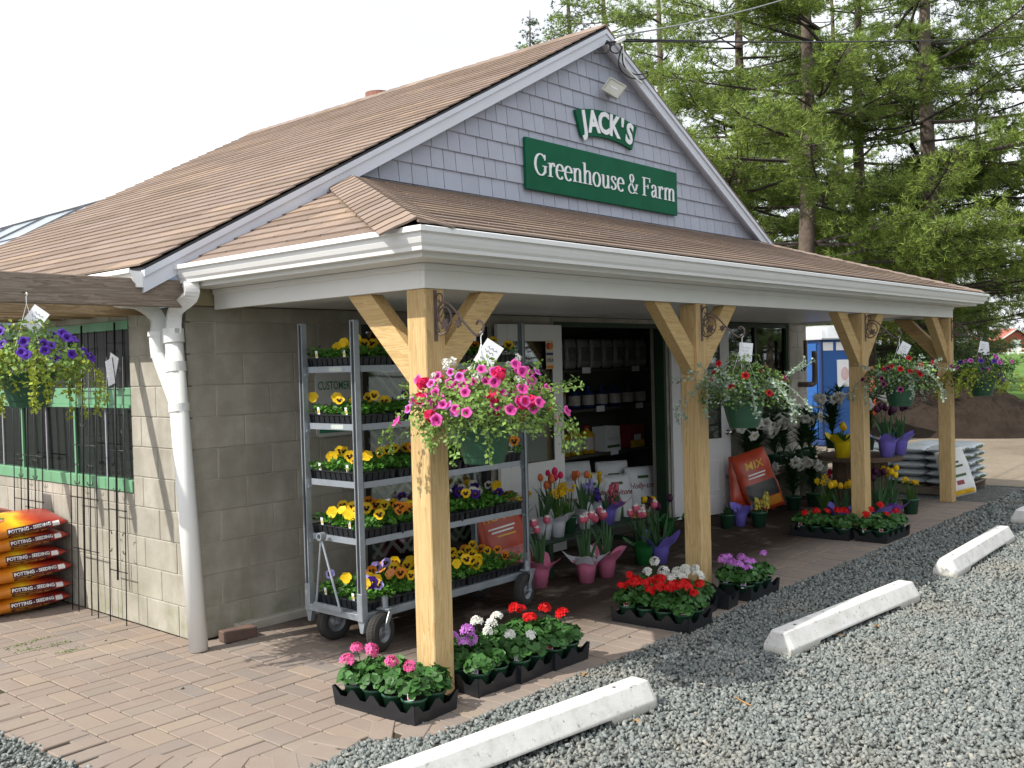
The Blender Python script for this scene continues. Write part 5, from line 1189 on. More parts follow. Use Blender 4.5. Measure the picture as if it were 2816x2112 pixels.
# ---------------------------------------------------------------- hanging baskets and brackets
def bracket(label, x):
    b = thing('plant_bracket', label, 'bracket', (x+.07, -PD-.0005, 1.84), 0, 'scrolled iron plant brackets'); Z = lambda p: [(0, -d, z-1.84) for d, z in p]
    mb = MB(); mb.box(-.012, -.005, 0, .012, 0, .262, ch=.001); mb.build('wall_plate', M_RUST, b)
    mb = MB(); mb.tube([tuple(p) for p in cat_rom(Z([(.03, 1.94), (.02, 2.0), (.06, 2.035), (.12, 2.01), (.20, 1.93), (.27, 1.868), (.305, 1.858), (.333, 1.88), (.333, 1.915), (.305, 1.93), (.288, 1.912)]), 6)], .0062, 7); mb.build('arm', M_RUST, b, smooth=True)
    mb = MB(); mb.tube([tuple(p) for p in cat_rom(Z([(.004, 1.90), (.03, 1.872), (.08, 1.885), (.115, 1.94), (.10, 1.995), (.06, 2.01), (.025, 1.985), (.012, 1.93), (.03, 1.885)]), 6)], .005, 6); mb.tube([tuple(p) for p in cat_rom(Z([(.004, 2.045), (.02, 2.08), (.05, 2.075), (.055, 2.045), (.035, 2.035), (.026, 2.05)]), 6)], .005, 6); mb.tube([tuple(p) for p in cat_rom(Z([(.055, 2.02), (.06, 1.99), (.04, 1.96)]), 5)], .004, 6); mb.build('scroll', M_RUST, b, smooth=True)
    lf = MB()
    for (cd_, cz, r_, a0) in ((.068, 1.925, .036, .3), (.165, 1.925, .026, -1.2)):
        pts = [(-cd_-r_*math.cos(a+a0)*(1 if k % 2 else .55), cz-1.84+r_*math.sin(a+a0)*(1 if k % 2 else .6)) for k, a in enumerate(np.linspace(0, 2*math.pi, 13)[:-1])]; lf.prism(pts, -.004, .004, ax=0)
    obj('iron_leaf', fixn(lf.mesh('iron_leaf', [M_RUST])), b)
for x, l in zip(POSTX, ('scrolled iron plant bracket on the nearest porch post', 'scrolled iron plant bracket on the second porch post', 'scrolled iron plant bracket on the third porch post', 'scrolled iron plant bracket on the farthest porch post')): bracket(l, x)
bpot = MB(); bpot.lathe([(.001, -.175), (.098, -.175), (.108, -.14), (.112, -.138), (.140, -.012), (.148, -.010), (.148, .008), (.138, .008), (.132, -.02), (.001, -.02)], 28, mi=[0]*8+[1], wav=lambda i, a, r, z: (r*(1+(.006 if int(a*28/6.2832) % 2 else 0)), z)); BPOT = bpot.mesh('basket_pot', [M_POTG, M_SOIL])
def card(parent, p, tilt, rz, s=1.):
    mb = MB(); mb.box(-.048*s, -.0008, -.065*s, .048*s, .0008, .065*s, mi=0)
    for k, (a, b, c) in enumerate(((-.025, .03, .03), (-.03, .02, .01), (-.01, .028, -.012), (-.03, .0, -.032))): mb.tube([(a*s+(b-a)*s*t, -.0014, c*s+.006*s*math.sin(t*16+k)) for t in np.linspace(0, 1, 9)], .0009, 4, mi=1, cap=False)
    return put('price_card', mb.mesh('price_card', [M_PAPER, M_INK]), parent, T(*p) @ rotz(rz) @ Matrix.Rotation(tilt, 4, 'Y'))
def basket(label, hook, drop, sets, flowers, trail, seed, R_=.34, cardp=(.02, -.03, -.10), up=.24, tilt=.6, cards=1):
    t = thing('hanging_basket', label, 'hanging basket', hook, 0, 'hanging flower baskets'); rg = np.random.default_rng(seed); rz0 = -drop
    put('basket_pot', BPOT, t, T(0, 0, rz0))
    hg = MB(); 
    hk = [(0, 0, -.05), (0, 0, -.012), (.0, -.012, .004), (0, -.002, .014), (0, .010, .006)]
    hg.tube([tuple(p) for p in cat_rom(hk, 5)], .003, 6)
    for a in (.4, 2.0, 3.5, 5.1): hg.tube([(0, 0, -.045), (.138*math.cos(a), .138*math.sin(a), rz0)], .0016, 5)
    hg.build('hanger', M_PVC if cards else M_WIRE, t, smooth=True)
    cnt = 0
    for (lm, n, sz, spread, zlo, zhi) in sets:
        a = rg.uniform(0, 6.28, n); r = R_*spread*np.sqrt(rg.random(n)); hmax = up*np.sqrt(np.maximum(.02, 1-(r/(R_*1.12))**2))
        z = rz0+np.where(r < .13, .02, zlo)+(hmax-zlo)*rg.random(n)**.7*zhi
        d = np.stack([np.cos(a)*r/R_, np.sin(a)*r/R_, np.full(n, .6)], 1)+rg.normal(size=(n, 3))*.6
        v, f = scat(LEAF[0], LEAF[1], np.stack([r*np.cos(a), r*np.sin(a), z], 1), arr_rot(d, rg.uniform(0, 6.28, n)), rg.uniform(.6, 1.2, n)*sz); stuffed(bulk('foliage', [(v, f, 0)], [lm], t))
    st = MB(); V, F, off = [], [], 0
    for k in range(trail[0]):      # trailing and reaching stems with leaves
        a = rg.uniform(0, 6.28); L = rg.uniform(.5, 1.)*trail[1]; o = trail[2]; p0 = np.array((.11*math.cos(a), .11*math.sin(a), rz0+.02)); out = R_*rg.uniform(.6, 1.15)*o
        pts = [p0, p0+np.array((math.cos(a)*out*.5, math.sin(a)*out*.5, .10*up/.24)), p0+np.array((math.cos(a)*out, math.sin(a)*out, -.05*L/.3)), p0+np.array((math.cos(a)*out*1.05+rg.uniform(-.03, .03), math.sin(a)*out*1.05, -L))]
        if trail[4] and k % 2: pts = [p0, p0+np.array((math.cos(a)*out*.6, math.sin(a)*out*.6, .14)), p0+np.array((math.cos(a)*out*1.15, math.sin(a)*out*1.15, rg.uniform(.1, .3)))]
        cp = cat_rom(pts, 6); st.tube([tuple(p) for p in cp], .0018, 4, cap=False)
        P_ = np.array([p for p in cp[3:] for _ in range(trail[5])]); n = len(P_); P_ = P_+rg.normal(size=(n, 3))*.008
        v, f = scat(LEAF[0], LEAF[1], P_, arr_rot(rg.normal(size=(n, 3))+np.array((math.cos(a), math.sin(a), .5)), rg.uniform(0, 6.28, n)), rg.uniform(.6, 1.2, n)*trail[6]); V.append(v); F.append(f+off); off += len(v)
    st.build('stems', trail[3], t)
    stuffed(bulk('trailing_leaves', [(np.concatenate(V), np.concatenate(F), 0)], [trail[3]], t))
    for (me, n, s0, s1, lo, hi, spread) in flowers:
        for k in range(n):
            a = rg.uniform(0, 6.28); r = R_*spread*math.sqrt(rg.uniform(.15, 1)); zz = rz0+up*math.sqrt(max(.02, 1-(r/(R_*1.2))**2))*rg.uniform(lo, hi)+.02
            if r > .16 and rg.random() < .35: zz -= rg.uniform(.02, .12)
            d = (math.cos(a)*r/R_-.35, math.sin(a)*r/R_-.4, .35+rg.uniform(-.2, .5)); face_flower(me, t, (r*math.cos(a), r*math.sin(a), zz), d, rg.uniform(s0, s1), rg.uniform(0, 6))
    for c in range(cards): card(t, (cardp[0]+c*.09, cardp[1]-.004*c, cardp[2]-.02*c), tilt-c*.25, -.75+.3*c)
    return t
HK = lambda x: (x+.07, -PD-.318, 1.862)
basket('hanging basket of pink petunias and white alyssum on the nearest porch post', HK(POSTX[0]), .46, [(L_PET, 2800, .030, 1., -.02, 1.), (L_PET, 600, .026, 1.12, -.05, .6)], [(PETU['pink'], 74, .8, 1.1, .55, 1.15, 1.2), (PETU['lilac'], 18, .7, .9, .5, 1.1, 1.1), (RUFF['rose'], 15, .85, 1.15, .5, 1.15, 1.15), (RUFF['alyssum'], 17, .8, 1.1, .95, 1.2, .75)], (26, .17, 1., L_PET, True, 4, .026), 31, .36, up=.30)
basket('hanging basket of small red flowers and silver foliage on the second porch post', HK(POSTX[1]), .46, [(L_PET, 1300, .030, .95, -.04, 1.), (L_DARK, 500, .03, .9, -.04, .9), (L_SILV, 260, .026, 1.05, 0, 1.)], [(PETU['red'], 17, .75, .95, .7, 1.1, 1.0), (PETU['magenta'], 5, .7, .9, .3, .9, 1.1), (RUFF['alyssum'], 0, 1, 1, .5, 1, 1)], (22, .14, 1.1, L_SILV, True, 4, .026), 32, .33, up=.28, tilt=.1, cardp=(.03, -.01, -.11))
basket('hanging basket of red flowers with pale trailing leaves on the third porch post', HK(POSTX[2]), .46, [(L_PET, 900, .032, .95, -.04, 1.), (L_DARK, 700, .03, .9, -.04, .9), (L_SILV, 300, .028, 1.05, -.06, .7)], [(PETU['red'], 18, .8, 1., .6, 1.1, 1.1), (PETU['magenta'], 5, .7, .9, .3, .9, 1.1)], (18, .18, 1., L_SILV, True, 4, .028), 33, .33, up=.27, tilt=.5, cardp=(.06, -.02, -.11))
basket('hanging basket of lilac and violet petunias on the farthest porch post', HK(POSTX[3]), .47, [(L_DARK, 1100, .034, .95, -.06, 1.), (L_LIME, 420, .03, 1.05, -.12, .7)], [(PETU['lilac'], 16, .9, 1.1, .8, 1.15, .9), (PETU['violet'], 10, .9, 1.1, .4, 1., 1.)], (22, .22, .95, L_LIME, False, 4, .03), 34, .36, up=.26, cards=2, cardp=(.0, -.02, -.10), tilt=.2)
hp = gy(72, 812, -.155)
nl = MB(); nl.tube([(hp[0], -.11, hp[2]+.02), (hp[0], -.155, hp[2]+.012)], .003, 6); nl.build('nail', M_IRON, pg, (1.0, .06, 0))
basket('hanging basket of violet petunias with lime trailing creeper under the pergola beam', (hp[0], -.155, hp[2]), .43, [(L_PET, 1500, .032, 1., -.06, 1.), (L_LIME, 700, .03, .95, -.12, .8)], [(PETU['violet'], 40, .85, 1.15, .5, 1.1, 1.1)], (20, .28, .75, L_LIME, False, 5, .027), 35, .31, up=.22, cardp=(.03, -.03, -.13), tilt=.65)

# ---------------------------------------------------------------- potted bulbs
W_PINK = mat('foil_pink', (.70, .20, .34), .3, .12, 14); W_WHITE = mat('foil_white', (.66, .68, .74), .3, .1, 14); W_PURP = mat('foil_purple', (.20, .16, .62), .3, .12, 14); W_VIO = mat('foil_violet', (.28, .08, .50), .3, .12, 14); W_YEL = mat('foil_yellow', (.70, .55, .01), .35, .1, 14); W_GRN = mat('foil_green', (.02, .16, .04), .25, .2, 14)
def wrap_mesh(m, collar, seed, inner=None):
    rg = random.Random(seed); ph = [rg.uniform(0, 6.28) for _ in range(3)]; mb = MB()
    def w(i, a, r, z):
        k = .5+.5*math.cos(4*a+ph[0]); j = .5+.5*math.cos(7*a+ph[1])
        if i == 3: return (r*(1+.15*k), z+.02*k)
        if i == 4: return (r*(.9+.55*k*collar+.08*j), z+(.055*k+.02*j)*collar-.01)
        return (r*(1+.015*math.cos(9*a+ph[2])), z)
    mb.lathe([(.001, 0), (.052, 0), (.070, .115), (.085, .13), (.105, .145)], 36, wav=w, mi=[0, 0, 0, 1]); mb.lathe([(.066, .105), (.001, .10)], 18, mi=2); return mb.mesh('foil_wrap', [m, inner or m, M_SOIL], True)
bpm = MB(); bpm.lathe([(.001, 0), (.056, 0), (.074, .125), (.080, .127), (.080, .142), (.073, .142), (.070, .125), (.001, .12)], 24, mi=[0]*6+[1]); GPOT = bpm.mesh('pot', [M_POTG, M_SOIL], True)
def potted(label, pos, kind, color, wrap=None, h=.30, nfl=6, seed=0, collar=1., inner=None, s=1., nleaf=12, group='potted spring flowers'):
    if kind == 'dark': kind = 'grass'
    t = thing('potted_%s' % {'tulip': 'tulips', 'daff': 'daffodils', 'hya': 'hyacinth', 'grass': 'plant'}[kind], label, 'potted plant', tuple(pos), random.Random(seed).uniform(0, 6), group); t.scale = (s, s, s); rg = random.Random(seed+100)
    if wrap: put('foil_wrap', wrap_mesh(wrap, collar, seed, inner), t, Matrix())
    else: put('pot', GPOT, t, Matrix())
    lv = MB(); lm = L_TUL if kind in ('tulip', 'hya') else L_DARK if kind == 'grass' else m_daff
    for k in range(nleaf if kind != 'daff' else nleaf*3):
        a = rg.uniform(0, 6.28); r = rg.uniform(0, .04); w = {'tulip': .034, 'hya': .02, 'daff': .009, 'grass': .014}[kind]; blade(lv, (r*math.cos(a), r*math.sin(a), .10), (math.cos(a), math.sin(a)), rg.uniform(.55, .95)*h, w*rg.uniform(.8, 1.2), rg.uniform(.08, .38))
    fl_ = []
    for k in range(nfl):
        a = rg.uniform(0, 6.28); r = .055*math.sqrt(rg.random()); L = h*rg.uniform(.85, 1.08); b = (r*.5*math.cos(a), r*.5*math.sin(a), .10); tp_ = (r*1.5*math.cos(a), r*1.5*math.sin(a), .10+L)
        lv.tube([b, ((b[0]+tp_[0])/2*.9, (b[1]+tp_[1])/2*.9, .10+L/2), tp_], .003, 5); fl_.append((tp_, a))
    lv.build('leaves', lm, t, smooth=False)
    for tp_, a in fl_:
        if kind == 'tulip': face_flower(TUL[color if isinstance(color, str) else rg.choice(color)], t, tp_, (math.cos(a)*.15, math.sin(a)*.15, 1), rg.uniform(.95, 1.2), a)
        elif kind == 'daff': face_flower(DAFF, t, tp_, (math.cos(a)-.6, math.sin(a)-.6, .25), rg.uniform(.95, 1.2), a)
        elif kind == 'hya': face_flower(HYA[color], t, (tp_[0], tp_[1], tp_[2]-.10), (math.cos(a)*.2, math.sin(a)*.2, 1), 1., a)
    return t
m_daff = m_leaf('daffodil_leaf', (.07, .17, .03), .25)
# low green display bench by the door
bt = Vector(gz(1640, 1465, .30)); 
tb_ = thing('display_bench', 'low dark green slatted bench holding daffodils before the open doorway', 'bench', (3.35, -.52, 0))
for k in range(4): mb = MB(); mb.box(-.72, -.19+k*.095, .27, .72, -.10+k*.095, .292, ch=.003); mb.build('slat', M_DKGREEN, tb_)
for a in (-.62, .62):
    for b in (-.15, .15): mb = MB(); mb.box(a-.025, b-.025, 0, a+.025, b+.025, .2695); mb.build('leg', M_DKGREEN, tb_)
    mb = MB(); mb.box(a-.02, -.124, .10, a+.02, .124, .14); mb.build('stretcher', M_DKGREEN, tb_)
bz = .2925
potted('orange tulips in a white foil wrap at the left end of the low bench', (2.78, -.58, bz), 'tulip', 'orange', W_WHITE, .34, 5, 1)
potted('daffodils in a green pot, leftmost on the low bench', (2.72, -.40, bz), 'daff', None, None, .24, 7, 2)
potted('yellow daffodils in a silver wrap near the left end of the low bench', (2.93, -.60, bz), 'daff', None, W_WHITE, .27, 8, 3)
potted('daffodils in a dark pot in the middle of the low bench', (3.12, -.56, bz), 'daff', None, None, .27, 9, 4)
potted('dark red tulips at the back of the low bench', (3.10, -.42, bz), 'tulip', 'red', None, .36, 5, 5)
potted('broad leaved tulips with orange blooms in a pale wrap on the low bench', (3.36, -.55, bz), 'tulip', 'orange', W_WHITE, .34, 4, 6)
potted('mauve hyacinth in a pale wrap on the low bench', (3.55, -.45, bz), 'hya', 'lavender', W_WHITE, .26, 3, 7)
potted('hyacinth in a deep purple wrap on the low bench', (3.66, -.58, bz), 'hya', 'purple', W_PURP, .20, 2, 8, .8)
potted('pink hyacinth in a white flared wrap at the right of the low bench', (3.84, -.52, bz), 'hya', 'pink', W_WHITE, .22, 3, 9, 1.3, W_PINK)
potted('daffodils at the back right of the low bench', (3.72, -.40, bz), 'daff', None, None, .30, 7, 10)
potted('pink tulips in a pink wrap beside the cart wheel', gz(1485, 1612), 'tulip', 'pinkwhite', W_PINK, .31, 4, 11, 1.0, s=1.12, nleaf=8)
potted('pink tulips in a pink pot with a wide white paper collar', gz(1613, 1600), 'tulip', 'pinkwhite', W_PINK, .33, 5, 12, 1.3, W_WHITE, s=1.12, nleaf=9)
potted('pink tulips in a pink wrap right of the white collared one', gz(1668, 1585), 'tulip', 'pinkwhite', W_PINK, .33, 4, 13, 1.2, s=1.12, nleaf=9)
potted('bunch of rosy tulips in a dark green pot beside the purple wrap', gz(1770, 1552), 'tulip', 'pinkwhite', W_GRN, .27, 7, 14, .8, s=1.2)
potted('plum tulips in a tall purple foil wrap behind the scarlet geraniums', gz(1815, 1548), 'tulip', 'plum', W_PURP, .33, 3, 15, 1.3, s=1.15)
potted('yellow tulips in a green pot behind the rosy tulips', gz(1790, 1500), 'tulip', 'yellow', None, .30, 5, 16)
potted('small grassy plant in a dark green pot by the open door', gz(1835, 1470), 'grass', None, W_GRN, .12, 0, 17, .7, nleaf=22)
potted('small plant in a green foil wrap under the right door leaf', gz(1900, 1462), 'grass', None, W_GRN, .10, 0, 18, .8, nleaf=18)
potted('budding plant in a green pot left of the purple foil', gz(2000, 1452), 'grass', None, None, .17, 0, 19, nleaf=26)
potted('plant in a tall purple foil wrap before the orange bag', gz(2036, 1446), 'grass', None, W_PURP, .10, 0, 20, 1.3, nleaf=8, s=1.05)
potted('pale yellow hyacinth in a dark pot before the orange bag', gz(2088, 1448), 'hya', 'yellow', None, .20, 4, 21, s=1.1)
for k, (px, py, kd, c, wr, h, l) in enumerate(((2270, 1440, 'daff', None, None, .28, 'daffodils in a dark pot, leftmost of the group around the third post'), (2315, 1452, 'tulip', 'yellow', W_PURP, .25, 'yellow tulips in a purple wrap left of the third post'), (2350, 1440, 'tulip', 'yellow', W_PINK, .24, 'yellow tulips in a rose wrap beside the third post'), (2290, 1415, 'tulip', ['red', 'yellow'], None, .28, 'red and yellow tulips behind the shaded geraniums'), (2420, 1445, 'tulip', 'plum', W_PURP, .33, 'plum tulips in a blue purple wrap right of the third post'), (2452, 1440, 'tulip', 'yellow', W_VIO, .36, 'tall yellow tulips in a violet wrap right of the third post'), (2410, 1418, 'tulip', 'pink', None, .33, 'pink tulips in a green pot just behind the third post'), (2440, 1412, 'tulip', 'plum', None, .38, 'dark plum tulips in a green pot beyond the third post'), (2505, 1412, 'daff', None, None, .22, 'daffodils in a green pot standing alone near the white bags'))):
    potted(l, gz(px, py), kd, c, wr, h, 6, 50+k, s=1.15)
# cable drum table with pots
dz_ = .68; dc_ = Vector(gz(2362, 1256, dz_)); dr = .42
sp = thing('cable_drum_table', 'wooden cable drum used as a plant table near the farthest post', 'table', (dc_.x+.22, dc_.y+.08, 0)); M_DRUM = m_wood('drum_wood', (.13, .09, .06), (.06, .04, .028), 0, .85)
mb = MB(); mb.lathe([(.001, dz_), (dr, dz_), (dr, dz_-.045), (.001, dz_-.045)], 36); mb.build('drum_top', M_DRUM, sp)
mb = MB(); mb.lathe([(.001, .0), (dr, .0), (dr, .045), (.001, .045)], 36); mb.build('drum_foot', M_DRUM, sp)
for k in range(18): mb = MB(); mb.box(-.005, -.042, .0455, .02, .042, dz_-.0455, M=rotz(k*math.pi/9) @ T(.25, 0, 0), ch=.003); mb.build('stave', M_DRUM, sp)
potted('primrose in a bright yellow foil wrap on the cable drum', gz(2318, 1258, dz_+.001), 'tulip', 'yellow', W_YEL, .13, 2, 71, .9, s=1.25)
potted('plum tulips in a purple wrap on the cable drum, left of its pair', gz(2440, 1256, dz_+.001), 'tulip', 'plum', W_PURP, .28, 6, 72, 1., s=1.2)
potted('plum tulips in a purple wrap on the right edge of the cable drum', gz(2474, 1250, dz_+.001), 'tulip', 'plum', W_PURP, .28, 5, 73, 1.1, s=1.15)
# lilies on a block bench under the window
bn = thing('block_bench', 'plank bench on concrete blocks under the right-hand window', 'bench', (7.35, -.40, 0))
for a in (-.80, .0, .80): mb = MB(); mb.box(a-.10, -.19, 0, a+.10, .19, .195, ch=.005); mb.box(a-.10, -.19, .1955, a+.10, .19, .395, ch=.005); mb.build('concrete_block', M_BLOCK, bn)
for k in range(2): mb = MB(); mb.box(-1.0, -.21+k*.215, .3955, 1.0, -.005+k*.215, .435, ch=.003); mb.build('plank', M_OLD, bn)
def lily_plant(label, pos, seed, h=.60):
    t = thing('potted_lily', label, 'potted plant', tuple(pos), 0, 'white lilies under the window'); rg = random.Random(seed); put('pot', GPOT, t, Matrix.Scale(1.1, 4)); lv = MB(); nr = np.random.default_rng(seed)
    for s_ in range(3):
        a = rg.uniform(0, 6.28)+s_*2.1; tx, ty = .10*math.cos(a), .10*math.sin(a); hh = h*rg.uniform(.8, 1.05); st = [(0, 0, .12), (tx*.4, ty*.4, .12+hh*.5), (tx, ty, .12+hh)]; lv.tube(st, .005, 5)
        for k in range(84):
            f = rg.uniform(.08, .98); b = rg.uniform(0, 6.28); blade(lv, (tx*f*f, ty*f*f, .12+hh*f), (math.cos(b), math.sin(b)), rg.uniform(.10, .17), .019, rg.uniform(.6, 1.3))
        for k in range(2):
            b = rg.uniform(2.6, 5.8); d = (math.cos(b), math.sin(b), rg.uniform(-.6, .1)); L = Vector(d).normalized()*.16
            face_flower(LILY, t, (tx+L.x, ty+L.y, .13+hh+L.z+rg.uniform(-.06, .04)), d, rg.uniform(1., 1.25), rg.uniform(0, 6))
    stuffed(lv.build('lily_leaves', L_DARK, t)); return t
lp = [((6.55, -.42, .436), 'white lily at the left end of the block bench'), ((6.85, -.36, .436), 'white lily second from the left on the block bench'), ((7.15, -.44, .436), 'white lily in the middle of the block bench'), ((7.5, -.38, .436), 'white lily right of the middle of the block bench'), ((7.85, -.44, .436), 'white lily near the right end of the block bench'), ((8.15, -.40, .436), 'white lily at the right end of the block bench')]
for k, (p, l) in enumerate(lp): lily_plant(l, p, 80+k, .48)
lily_plant('white lily standing on the paving in front of the block bench', (6.95, -.75, 0), 90, .50); lily_plant('white lily on the paving left of the cable drum', (7.35, -.80, 0), 91, .48)
lily_plant('tall white lily on the cable drum behind the yellow wrap', gz(2290, 1232, dz_+.001), 92, .50); lily_plant('tall white lily on the cable drum behind the third post', gz(2385, 1238, dz_+.001), 93, .50)

# ---------------------------------------------------------------- upright and stacked sacks
M_PROM = mat('soil_bag_red', (.42, .05, .018), .3, .3, 5, .15, 14); M_PTXT = mat('soil_bag_text', (.70, .40, .02), .4)
def upright_bag(name, label, pos, rz, lean, L, Bw, H, m, texts, group=None, seed=0, cat='soil bag', extra=None):
    t = thing(name, label, cat, tuple(pos), rz, group); base = T(0, 0, L/2*math.cos(lean)+.03) @ Matrix.Rotation(lean, 4, 'X') @ Matrix(((0, -1, 0, 0), (0, 0, -1, 0), (1, 0, 0, 0), (0, 0, 0, 1)))
    put('sack', sack_mesh(L, Bw, H, [m], seed), t, base)
    for (txt, size, x0, z0, mm, sh) in texts:
        me = text_mesh(txt, size, mm, bold=.001, shear=sh, depth=.0004)
        for v in me.vertices: v.co.x, v.co.y = v.co.y, -v.co.x
        put('lettering', wrap_side(me, L, Bw, H, .004, '+z', x0, z0, seed), t, base)
    for (x0, x1, z0, z1, mm) in (extra or []): put('print_patch', wrap_side(quad_patch(x0, x1, z0, z1, 8, 8, mm), L, Bw, H, .003, '+z', seed=seed), t, base)
    return t
M_YPRINT = mat('print_yellow', (.62, .38, .02), .4, .3, 20); M_DPRINT = mat('print_dark', (.03, .035, .03), .4); M_RPRINT = mat('print_red', (.22, .02, .03), .4); M_GPR = mat('print_leafgreen', (.03, .09, .02), .4)
pb_ = upright_bag('soil_bag', 'red orange soil bag standing tilted behind the plant cart', (2.55, -.42, 0), R(-30), -.22, .62, .40, .14, M_PROM, [('PRO MIX', .10, .14, 0, M_PTXT, .2)], 'orange upright bags', 3, extra=[(-.26, -.12, -.17, .17, M_PINKP), (.045, .058, -.11, .12, M_TXTW), (.015, .028, -.09, .10, M_TXTW), (-.02, -.007, -.10, .06, M_PTXT)]); pb_.rotation_euler = (0, R(-12), R(-30)); pb_.location.z = .035
mb_ = upright_bag('soil_bag', 'red orange soil bag with yellow lettering tilted against the block bench', (6.42, -.70, 0), R(-42), -.20, .66, .40, .14, M_PROM, [('MIX', .12, .17, 0, M_PTXT, .15)], 'orange upright bags', 4, extra=[(.07, .085, -.10, .10, M_TXTW), (.035, .05, -.08, .11, M_TXTW), (-.29, -.20, -.17, .17, M_ORTXT), (-.19, -.02, -.17, .17, M_DPRINT)]); mb_.rotation_euler = (0, R(-17), R(-42)); mb_.location.z = .05
upright_bag('soil_bag', 'orange bag half hidden behind the tilted one at the block bench', (6.35, -.49, 0), R(-30), -.12, .62, .40, .13, M_PROM, [], 'orange upright bags', 5)
lb_ = upright_bag('white_sack', 'white bag leaning against the farthest porch post', (8.66, -2.03, 0), R(-58), -.22, .55, .33, .11, M_WBAG, [], None, 6, 'bag', extra=[(-.26, -.21, -.14, .14, M_YPRINT), (-.15, -.10, -.05, .03, M_RPRINT), (-.06, -.03, -.10, .06, M_GPR), (.05, .075, -.09, .09, M_GPR), (.10, .125, -.06, .07, M_GPR), (.15, .17, -.03, .08, M_DPRINT)]); lb_.rotation_euler = (0, R(-14), R(-58)); lb_.location.x -= .02; lb_.location.z = .03
for k in range(6):
    z_ = .062+k*.098; t = thing('white_sack', 'white printed sack in the short stack beside the pallet, %s' % ('bottom', 'second', 'third', 'fourth', 'fifth', 'top')[k], 'bag', (8.10+.02*(k % 2), -1.02+.02*(k % 3), z_-.06), R(-70), 'white sacks in the short stack')
    put('sack', sack_mesh(.56, .36, .11, [M_WBAG], k+10), t, T(0, 0, .06)); put('print_patch', wrap_side(quad_patch(-.26, -.13, -.03, .03, 4, 3, M_RPRINT if k > 1 else M_DPRINT), .56, .36, .11, .003, seed=k+10), t, T(0, 0, .06)); put('print_patch', wrap_side(quad_patch(-.05, .16, -.018, .018, 6, 3, M_DPRINT), .56, .36, .11, .003, seed=k+10), t, T(0, 0, .06))
pl = thing('pallet', 'wooden pallet under the wrapped grey sacks beyond the farthest post', 'pallet', (9.45, -1.32, 0))
for k in range(6): mb = MB(); mb.box(-.53, -.60+k*.22, .088, .53, -.50+k*.22, .106, ch=.002); mb.build('deck_board', M_OLD, pl)
for a in (-.5, -.02, .46): mb = MB(); mb.box(a, -.60, 0, a+.04, .60, .0875); mb.build('stringer', M_OLD, pl)
M_GBAG = mat('grey_sack', (.46, .50, .53), .3, .16, 9, .25, 14, orv=.10); gbag = [sack_mesh(.58, .40, .105, [M_GBAG], s) for s in (21, 22, 23)]
gb2 = wrap_side(quad_patch(-.18, .18, -.02, .02, 6, 3, M_GPR), .58, .40, .105, .006)
lay = ['bottom', 'second', 'third', 'fourth', 'top']
for k in range(5):
    for i in range(2):
        for j in range(3):
            if k == 4 and (i, j) == (1, 2): continue
            t = thing('grey_sack', 'grey plastic sack in the %s layer on the pallet, %s %s' % (lay[k], ('left', 'right')[i], ('front', 'middle', 'back')[j]), 'bag', (9.45-.265+i*.54+rnd.uniform(-.015, .015), -1.32-.40+j*.40+rnd.uniform(-.01, .01), .107+k*.094), R(rnd.uniform(-3, 3)), 'grey sacks on the pallet')
            put('sack', gbag[(i+j+k) % 3], t, T(0, 0, .052))
            if j == 0 or k == 4: put('print_patch', gb2, t, T(0, 0, .052))
# ---------------------------------------------------------------- inside the doorway
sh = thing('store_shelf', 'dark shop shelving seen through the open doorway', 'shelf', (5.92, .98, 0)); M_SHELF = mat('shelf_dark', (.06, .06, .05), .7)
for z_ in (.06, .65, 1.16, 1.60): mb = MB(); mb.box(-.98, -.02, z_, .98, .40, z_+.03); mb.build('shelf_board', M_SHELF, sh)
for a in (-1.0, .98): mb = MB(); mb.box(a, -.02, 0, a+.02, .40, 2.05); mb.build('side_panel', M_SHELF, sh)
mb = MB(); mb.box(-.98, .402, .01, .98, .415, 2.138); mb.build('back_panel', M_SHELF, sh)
for (x_, z_) in ((-.55, 1.60), (.42, 1.60), (-.3, 1.16), (.48, 1.16), (-.05, .65)): mb = MB(); mb.box(x_, -.024, z_-.01, x_+.15, -.0205, z_+.055); mb.build('price_tag', M_PAPER, sh)
M_DIMB = mat('seed_bag', (.22, .225, .21), .4, .25, 16); M_SPR = mat('seed_print', (.13, .12, .11), .5, .5, 26); sb = sack_mesh(.34, .20, .09, [M_DIMB], 31); spatch = wrap_side(quad_patch(-.08, .08, -.07, .07, 6, 6, M_SPR), .34, .20, .09, .002, '+z', seed=31)
order = ['leftmost', 'second', 'third', 'fourth', 'fifth', 'sixth', 'seventh', 'rightmost']
stand = Matrix(((0, -1, 0, 0), (0, 0, -1, 0), (1, 0, 0, 0), (0, 0, 0, 1)))
for k in range(8):
    t = thing('seed_bag', 'pale seed bag on the highest shop shelf, %s of eight' % order[k], 'bag', (5.05+k*.232, 1.06, 1.631), 0, 'pale bags on the highest shop shelf'); put('sack', sb, t, T(0, 0, .172) @ stand); put('print_patch', spatch, t, T(0, 0, .172) @ stand)
M_JUG = mat('jug_yellow', (.42, .26, .012), .4, .1); M_BTL = mat('bottle_blue', (.012, .03, .10), .3, .1); M_BTW = mat('bottle_label', (.35, .33, .30), .5, .3, 30); M_CAPR = mat('cap_red', (.25, .02, .015), .5)
